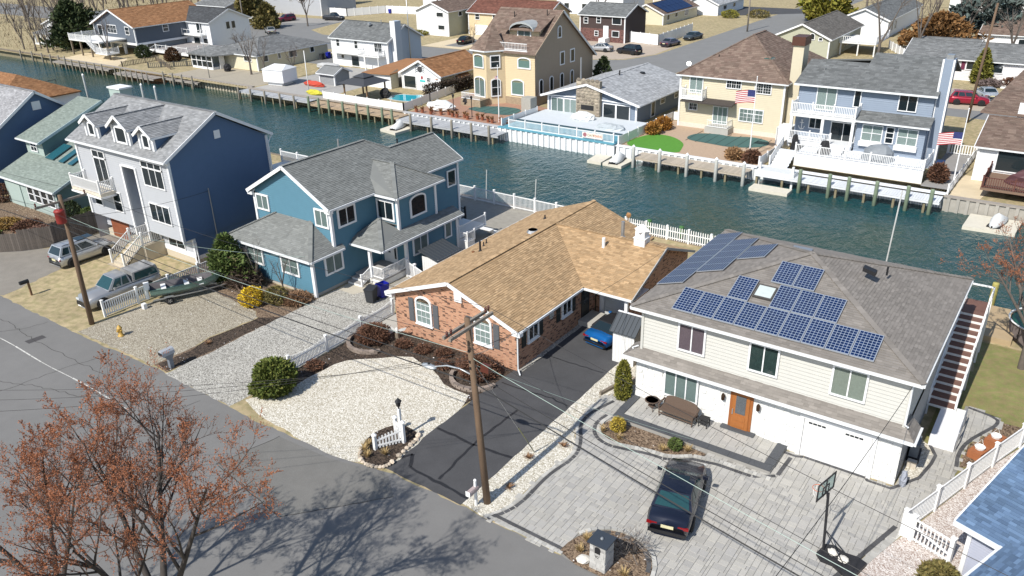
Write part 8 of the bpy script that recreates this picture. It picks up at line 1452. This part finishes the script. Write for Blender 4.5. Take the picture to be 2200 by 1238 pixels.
for x, y, l in ((-16.2, 29.7, 'dry grass tuft at the left end of the patio bed'), (-15.2, 29.55, 'dry grass tuft below the small golden cypress'), (-13.0, 29.9, 'dry grass tuft left of the boxwood'), (-12.0, 30.5, 'dry grass tuft right of the boxwood'), (-15.9, 30.6, 'dry grass tuft behind the golden cypress'), (-12.9, 22.6, 'dry grass tuft behind the stone mailbox column'), (-12.8, 21.9, 'dry grass tuft left of the stone mailbox column'), (-10.7, 21.7, 'large dry grass tuft right of the stone mailbox column'), (-25.2, 22.3, 'dry grass tuft left in the lamp post bed'), (-24.6, 21.6, 'dry grass tuft at the front of the lamp post bed'), (-24.0, 22.2, 'dry grass tuft in front of the corner fence'), (-25.1, 21.9, 'small dry tuft between the lamp bed stones')): tuft(l, x, y, .3, .35)
shrub('bare_shrub', 'bare twiggy shrub behind the stone mailbox column', -11.0, 23.0, BALL(.7, 1.0), 260, .02, TWG, 33, asp=18, shell=.1, stems=10)
for i, (x, y, l) in enumerate(((-18.1, 25.9, 'small brown weed on the white strip by the guy wire'), (-17.6, 23.6, 'small brown weed on the white strip near the pole'), (-17.2, 27.6, 'small brown weed at the curve of the white strip'), (-41.0, 24.4, 'dry weed in the dark mulch strip'))): tuft(l, x, y, .3, .2, .015, leafm('weed_brown', (.26, .15, .08)))
# left yard of the green house, hedges, canal side
for i, (x, y, r_, h_, m, l) in enumerate(((-73.6, 27.6, 1.1, .8, leafm('ochre', (.30, .19, .06)), 'ochre shrub in the left front yard'), (-71.2, 28.4, 1.2, .8, RUST, 'reddish shrub in the left front yard'), (-69.2, 28.2, 1.2, .7, leafm('mauve_brown', (.17, .095, .07)), 'mauve brown shrub beside the board fence'), (-72.6, 25.2, 1.3, .7, MID, 'low green juniper in the left front yard'), (-76, 26.2, 1.1, .8, OLIV, 'olive shrub at the left edge of the yard'), (-70.3, 31.6, .9, 1.9, DKGR, 'dark green shrub behind the board fence, left one'), (-67.6, 31.9, 1.0, 1.6, MID, 'green shrub behind the board fence, right one'), (-81.6, 31, 1.2, 1.6, RUST, 'rust shrub left of the green house garage'))): shrub('yard_shrub', l, x, y, BALL(r_, h_), 2600, .08, m, 50+i)
sheet('front_garden', [(-65.6, 31.6), (-65.6, 27.4), (-67.2, 25.4), (-71, 22.4), (-90, 22.4), (-90, 31.3), (-71.4, 31.3)], .005, MULCHR, .05)
o = shrub('hedge', 'reddish brown clipped hedge behind the blue house by the canal', -56.5, 49.5, BALL(.1, .1), 10, .1, RUST, 60); bpy.data.objects.remove(o.children[0]); b = MB(); r6 = random.Random(61)
for i in range(4200): c = Vector((r6.uniform(-3.2, 3.2), r6.uniform(-.7, .7), r6.uniform(.1, 1.7))); d = Vector((r6.uniform(-1, 1), r6.uniform(-1, 1), r6.uniform(-.2, 1))).normalized()*.14; e = d.cross(Vector((r6.uniform(-1, 1), r6.uniform(-1, 1), 1))).normalized()*.03; b.quad(c-e, c+e, c+d+e*.5, c+d-e*.5)
b.build('foliage', leafm('red_hedge', (.15, .055, .035)), o, kind='stuff')
# far side
shrub('cedar_tree', 'dark broad evergreen beside the raised dark house', -171.5, 87, [(1.5, 0), (3.6, 1.5), (3.4, 4), (2.2, 6.5), (.3, 8.6)], 5200, .5, DKGR, 70, jag=.35); shrub('pine_tree', 'tall conifer with bare trunk behind the charcoal roofed house', -169.4, 129, [(.2, 1.6), (2.2, 3), (2.6, 5), (1.6, 7.5), (.2, 9)], 2600, .5, OLIV, 71, jag=.35); shrub('fir_tree', 'broad green conifer beside the far red SUV', -157.5, 124.5, CONE(2.6, 5.4), 2600, .4, OLIV, 72, jag=.3); shrub('clipped_shrub', 'rusty conical clipped shrub before the white balcony house deck', -137.5, 86.6, COL_(1.3, 2.3), 2200, .16, leafm('bronze_green', (.10, .055, .03)), 73); shrub('clipped_shrub', 'dark round shrub left of the white deck steps', -146.2, 86.2, BALL(1.4, 2.2), 2000, .16, DKGR, 74); shrub('arborvitae', 'golden conical arborvitae before the long white ranch', -13.4, 131.0, CONE(1.3, 4.6), 2600, .22, GOLD, 75); shrub('magnolia_tree', 'big yellow green evergreen at the end of the far street', -50.5, 186, BALL(4.6, 7.5), 4200, .5, YG, 76, jag=.25); shrub('blue_cedar_tree', 'wide blue grey cedar among the upper right trees', -17.5, 166, [(.4, 1.5), (4, 3), (6.2, 5), (5, 7.5), (2, 9.5)], 5200, .5, BLUEG, 77, jag=.4); shrub('dark_evergreen_tree', 'dark evergreen behind the upper right cedar', -6, 181, CONE(3.5, 9), 3000, .5, OLIV, 78, jag=.3); shrub('brown_oak_tree', 'rusty leaved tree right of the sage house', -23.5, 156.5, BALL(4.6, 6.0), 4200, .4, leafm('oak_brown', (.20, .105, .04)), 79, jag=.35, shell=.2); shrub('spruce', 'small dark spruce between the yellow house and pale roof ranch', -58.6, 104.5, CONE(1.4, 4.0), 1800, .22, DKGR, 80); shrub('dark_pine_tree', 'dark pine at the top centre left', -178, 168, CONE(3, 9), 2000, .5, DKGR, 81)
for i, (x, y, r_, h_, m, l) in enumerate(((-40.2, 83.6, .8, 1.2, leafm('straw_orange', (.34, .17, .04)), 'orange ornamental grass by the white fence, nearer one'), (-40.1, 86.0, 1.0, 1.3, leafm('copper', (.30, .14, .03)), 'orange ornamental grass by the white fence, farther one'), (-28.6, 78.6, .8, 1.0, leafm('straw_brown', (.30, .18, .09)), 'brown grass clump left of the flagpole'), (-26.6, 78.4, .8, 1.1, RUST, 'reddish grass clump right of the flagpole'), (-10.0, 81.0, .8, 1.6, RUST, 'bare reddish shrub beside the white deck end'), (-65.5, 187, 2.5, 1.6, OLIV, 'olive shrub before the far white bungalow'), (-71, 184, 2, 1.6, YG, 'yellow shrub before the far white bungalow'), (-118, 132, 2.0, .8, YG, 'yellow shrub row before the white gabled house'), (-9.4, 130, 1.3, 1.2, RUST, 'red shrub beside the ranch entry steps'), (-12, 129.5, 1.6, .8, leafm('heather', (.17, .13, .12)), 'grey heather mound before the ranch'))): shrub('garden_shrub', l, x, y, BALL(r_, h_), 1500, .12, m, 90+i, asp=2.5)
b = MB(); r6 = random.Random(62); o = thing('hedge', 'dark brown hedge along the fence right of the crab cottage', 'hedge')
for i in range(3800): t = r6.random(); c = Vector((-75.6+1.1*t+r6.uniform(-.4, .4), 84.5+9.5*t, r6.uniform(.1, 1.9))); d = Vector((r6.uniform(-1, 1), r6.uniform(-1, 1), r6.uniform(-.2, 1))).normalized()*.25; e = d.cross(Vector((r6.uniform(-1, 1), r6.uniform(-1, 1), 1))).normalized()*.06; b.quad(c-e, c+e, c+d+e*.5, c+d-e*.5)
b.build('foliage', leafm('hedge_brown', (.055, .04, .03)), o, kind='stuff')
b = MB(); r6 = random.Random(63)                     # brushy undergrowth of the bare wood
b = MB()
for i in range(9000): c = Vector((r6.uniform(-285, -173), r6.uniform(79.5, 170), 0)); s = r6.uniform(.25, .8); a = r6.uniform(0, 6.28); d = Vector((math.cos(a)*s*.5, math.sin(a)*s*.5, s)); e = Vector((-math.sin(a), math.cos(a), 0))*s*.09; b.quad(c-e, c+e, c+d+e*.3, c+d-e*.3)
b.build('undergrowth', leafm('brush_brown', (.17, .12, .075), (.13, .10, .06)), None, label='brown brushy undergrowth below the bare wood at top left', cat='undergrowth', kind='stuff')
# ---------------- utility poles and wires ----------------
PW_ = mat('pole_wood', (.15, .10, .065), .9, .25, 3, fine=.2, stretch=(2, 2, .3)); PG = mat('grey_pole_wood', (.24, .21, .175), .9, .2, 3, fine=.2, stretch=(2, 2, .3)); BRN = mat('brown_insulator', (.10, .03, .02), .35); WIRE = mat('black_wire', (.012, .012, .013), .6); WIREG = mat('green_wire', (.30, .38, .34), .5, .05); ALUM = mat('lamp_aluminium', (.50, .53, .55), .4, .05, metal=.5)
def pole(lab, x, y, tx, ty, H, m, arms=True, rb=.17):
    o = thing('utility_pole', lab, 'utility pole', (x, y, 0)); MB().tube([(0, 0, -.2), (tx*.5, ty*.5, H*.5), (tx, ty, H)], [rb, rb*.86, rb*.7], 12).build('pole', m, o, True); return o
p1 = pole('wooden utility pole with crossarms and street lamp beside the black driveway', -17.83, 22.25, -.62, 0, 9.1, PW_)
f1 = lambda z: Vector((-17.83-.62*z/9.1, 22.25, z))
for dx in (-.16, .16):
    q = f1(8.75); MB().bar(q+Vector((dx, -1.35, 0))-Vector((-17.83, 22.25, 0)), q+Vector((dx, 1.45, 0))-Vector((-17.83, 22.25, 0)), .11, .13).build('crossarm', PG, p1)
for yy in (-1.3, -1.05, 1.2, 1.4):
    q = f1(8.83)-Vector((17.83*-1, 22.25, 0)); MB().lathe([(.03, 0), (.06, .08), (.04, .12), (.065, .18), (.03, .24)], 0, 0, 8).build('insulator', BRN, p1, loc=q+Vector((0, yy, 0)))
for zz in (7.6, 7.1, 6.8): q = f1(zz)-Vector((-17.83, 22.25, 0)); MB().cbox(0, 0, 0, .08, .3, .12).build('bracket', BLACK, p1, loc=q)
ar = [f1(6.45)-Vector((-17.83, 22.25, 0))+Vector(v) for v in ((0, 0, 0), (-.7, -.02, .12), (-1.4, -.04, .05), (-2.1, -.05, -.22))]; MB().tube(ar, .035, 7).build('lamp_arm', ALUM, p1, True); lh = MB().blob((0, 0, 0), .42, .17, .11, .0, 10, 6).build('lamp_head', ALUM, p1, True, loc=ar[-1]+Vector((-.3, 0, -.08))); MB().cbox(0, 0, .09, .08, .08, .07).build('photocell', BLACK, lh)
MB().box(-.2, -.1, 0, .2, .1, .35).build('junction_box', BRN, p1, loc=f1(6.9)-Vector((-17.83, 22.25, 0))+Vector((.55, .2, -.2)))
p2 = pole('wooden utility pole with red transformer beside the silver pickup', -49.8, 21.85, .42, 0, 8.9, PW_); f2 = lambda z: Vector((-49.8+.42*z/8.9, 21.85, z)); q = f2(8.4)-Vector((-49.8, 21.85, 0))
MB().bar(q+Vector((0, -1.6, .1)), q+Vector((0, 1.6, .1)), .11, .13).build('crossarm', PG, p2); MB().lathe([(.0, 0), (.27, .02), (.3, .1), (.3, .75), (.33, .78), (.25, .88), (0, .92)], 0, 0, 14).build('transformer', mat('rust_red', (.26, .03, .025), .5, .12), p2, True, loc=q+Vector((.25, -.38, -1.15))); MB().lathe([(.04, 0), (.07, .1), (.04, .3)], 0, 0, 8).build('bushing', ALUM, p2, loc=q+Vector((.3, -.38, -.25)))
for yy in (-1.5, 1.5): MB().lathe([(.03, 0), (.06, .08), (.04, .12), (.065, .18), (.03, .24)], 0, 0, 8).build('insulator', BRN, p2, loc=q+Vector((0, yy, .17)))
p3 = pole('utility pole outside the view that carries the street wires', 15.5, 15.6, 0, 0, 9.2, PW_); p4 = pole('leaning brown utility pole behind the blue deck house', -11.3, 106.2, .5, 0, 13.2, PW_); p5 = pole('utility pole beside the far street corner', -59.8, 165, 0, 0, 10, PG); p6_ = pole('utility pole at the far lawn on the top left', -165.5, 124, 0, 0, 10, PG); p7_ = pole('slender white pole at the corner of the crab cottage patio', -93.5, 79.5, 0, 0, 6.0, WHITE, rb=.07); pole('slender pole at the screened porch patio corner', -117.2, 79.6, -.2, 0, 8.5, METAL, rb=.07); pole('tall grey pole behind the white house with blue shaded gable', -94.6, 103, 0, 0, 12.5, METAL, rb=.1)
p8_ = pole('utility pole beyond the left edge that carries the street wires', -84, 21.6, 0, 0, 9, PW_)
def wire(lab, a, b, sag, r=.012, m=WIRE):
    a, b = Vector(a), Vector(b); pts = []
    for i in range(17): t = i/16; p = a.lerp(b, t); p.z -= sag*4*t*(1-t); pts.append(p)
    one('overhead_wire', lab, 'wire', MB().tube(pts, r, 4, False), m)
L8, R8 = f2(8.6), f1(8.95); N8 = Vector((15.5, 15.6, 8.6))
wire('power wire from crossarm to crossarm, street side', L8+Vector((0, -1.5, .1)), R8+Vector((0, -1.3, .05)), .6); wire('power wire from crossarm to crossarm, house side', L8+Vector((0, 1.5, .1)), R8+Vector((0, 1.4, .05)), .6); wire('thick black cable sagging between the two street poles', f2(6.6), f1(6.1), .35, .035); wire('second black cable just above the thick one', f2(7.0), f1(6.6), .35, .02); wire('pale green wire between the two street poles', f2(7.6), f1(7.5), .45, .012, WIREG)
wire('power wire leaving the crossarm to the right, street side', R8+Vector((0, -1.3, .05)), N8+Vector((0, -1.2, 0)), .5); wire('power wire leaving the crossarm to the right, house side', R8+Vector((0, 1.4, .05)), N8+Vector((0, 1.2, 0)), .5); wire('thick black cable crossing above the sedan', f1(6.1), Vector((15.5, 15.6, 6.2)), .35, .035); wire('second black cable crossing above the sedan', f1(6.6), Vector((15.5, 15.6, 6.7)), .35, .02); wire('pale green wire crossing above the sedan', f1(7.3), Vector((15.5, 15.6, 7.4)), .4, .014, WIREG)
wire('service wire from the right pole to the solar house corner', Vector((1.0, 14.0, 6.4)).lerp(Vector((15.5, 15.6, 8)), .0) if 0 else Vector((15.5, 15.6, 7.8)), (-3.35, 33.15, 5.45), .4) if 0 else wire('service wire from the street to the solar house corner', (-4.6, 9.0, 8.5), (-3.35, 33.15, 5.45), .5)
pole('utility pole across the street below the view', -4.6, 9.0, 0, 0, 9, PW_)
wire('pale green service wire to the tan house driveway corner', f1(7.4), (-22.95, 31.9, 2.9), .25, .012, WIREG); wire('black service wire to the tan house garage wing', f1(7.6), (-19.55, 43.2, 4.4), .5); wire('pale service wire to the blue house', f2(7.2), (-40.2, 33, 2.9), .5, .012, WIREG); wire('service wire to the three storey house side wall', f2(7.4), (-51.95, 33.5, 5.4), .3); wire('pale wire from the patio pole down to the granite edge', f1(7.0), (-12.0, 31.1, .4), .15, .01, WIREG); wire('street wire leaving the left pole, street side', L8+Vector((0, -1.5, .1)), (-84, 20.2, 9), .6); wire('street wire leaving the left pole, house side', L8+Vector((0, 1.5, .1)), (-84, 23, 9), .6); wire('thick cable leaving the left pole', f2(6.6), (-84, 21.6, 6.8), .4, .03)
for i, (dx, l) in enumerate(((-1.6, 'white'),)): pass
wire('guy wire from the street lamp pole to the white strip', f1(7.2), (-18.1, 26.4, .02), 0, .012, METAL); wire('yellowish guy guard beside the black driveway', f1(2.2)+Vector((-.15, 2.9, 0)), (-18.15, 26.45, .02), 0, .03, mat('guy_guard', (.22, .22, .10), .6))
for k, (y0, z0) in enumerate(((-3, 7.5), (-1, 7.7), (1, 7.9))): wire('wire crossing the white gravel towards the lower left, %s of three' % ('lower', 'middle', 'upper')[k], f1(7.2+.2*k), (-34.5+k*1.5, 8.2, 7.6), .5, .009)
wire('wire along the far street, left', (-165.5, 124, 9.6), (-94.6, 103, 12.2), .8); wire('wire along the far street, middle', (-94.6, 103, 12.2), (-59.8, 165, 9.6), .9); wire('wire from the leaning pole to the long ranch', (-10.9, 106.2, 11.5), (-15, 132, 3.2), .6); wire('wire from the leaning pole to the far street corner', (-10.9, 106.2, 12.6), (-59.8, 165, 9.6), 1.2)
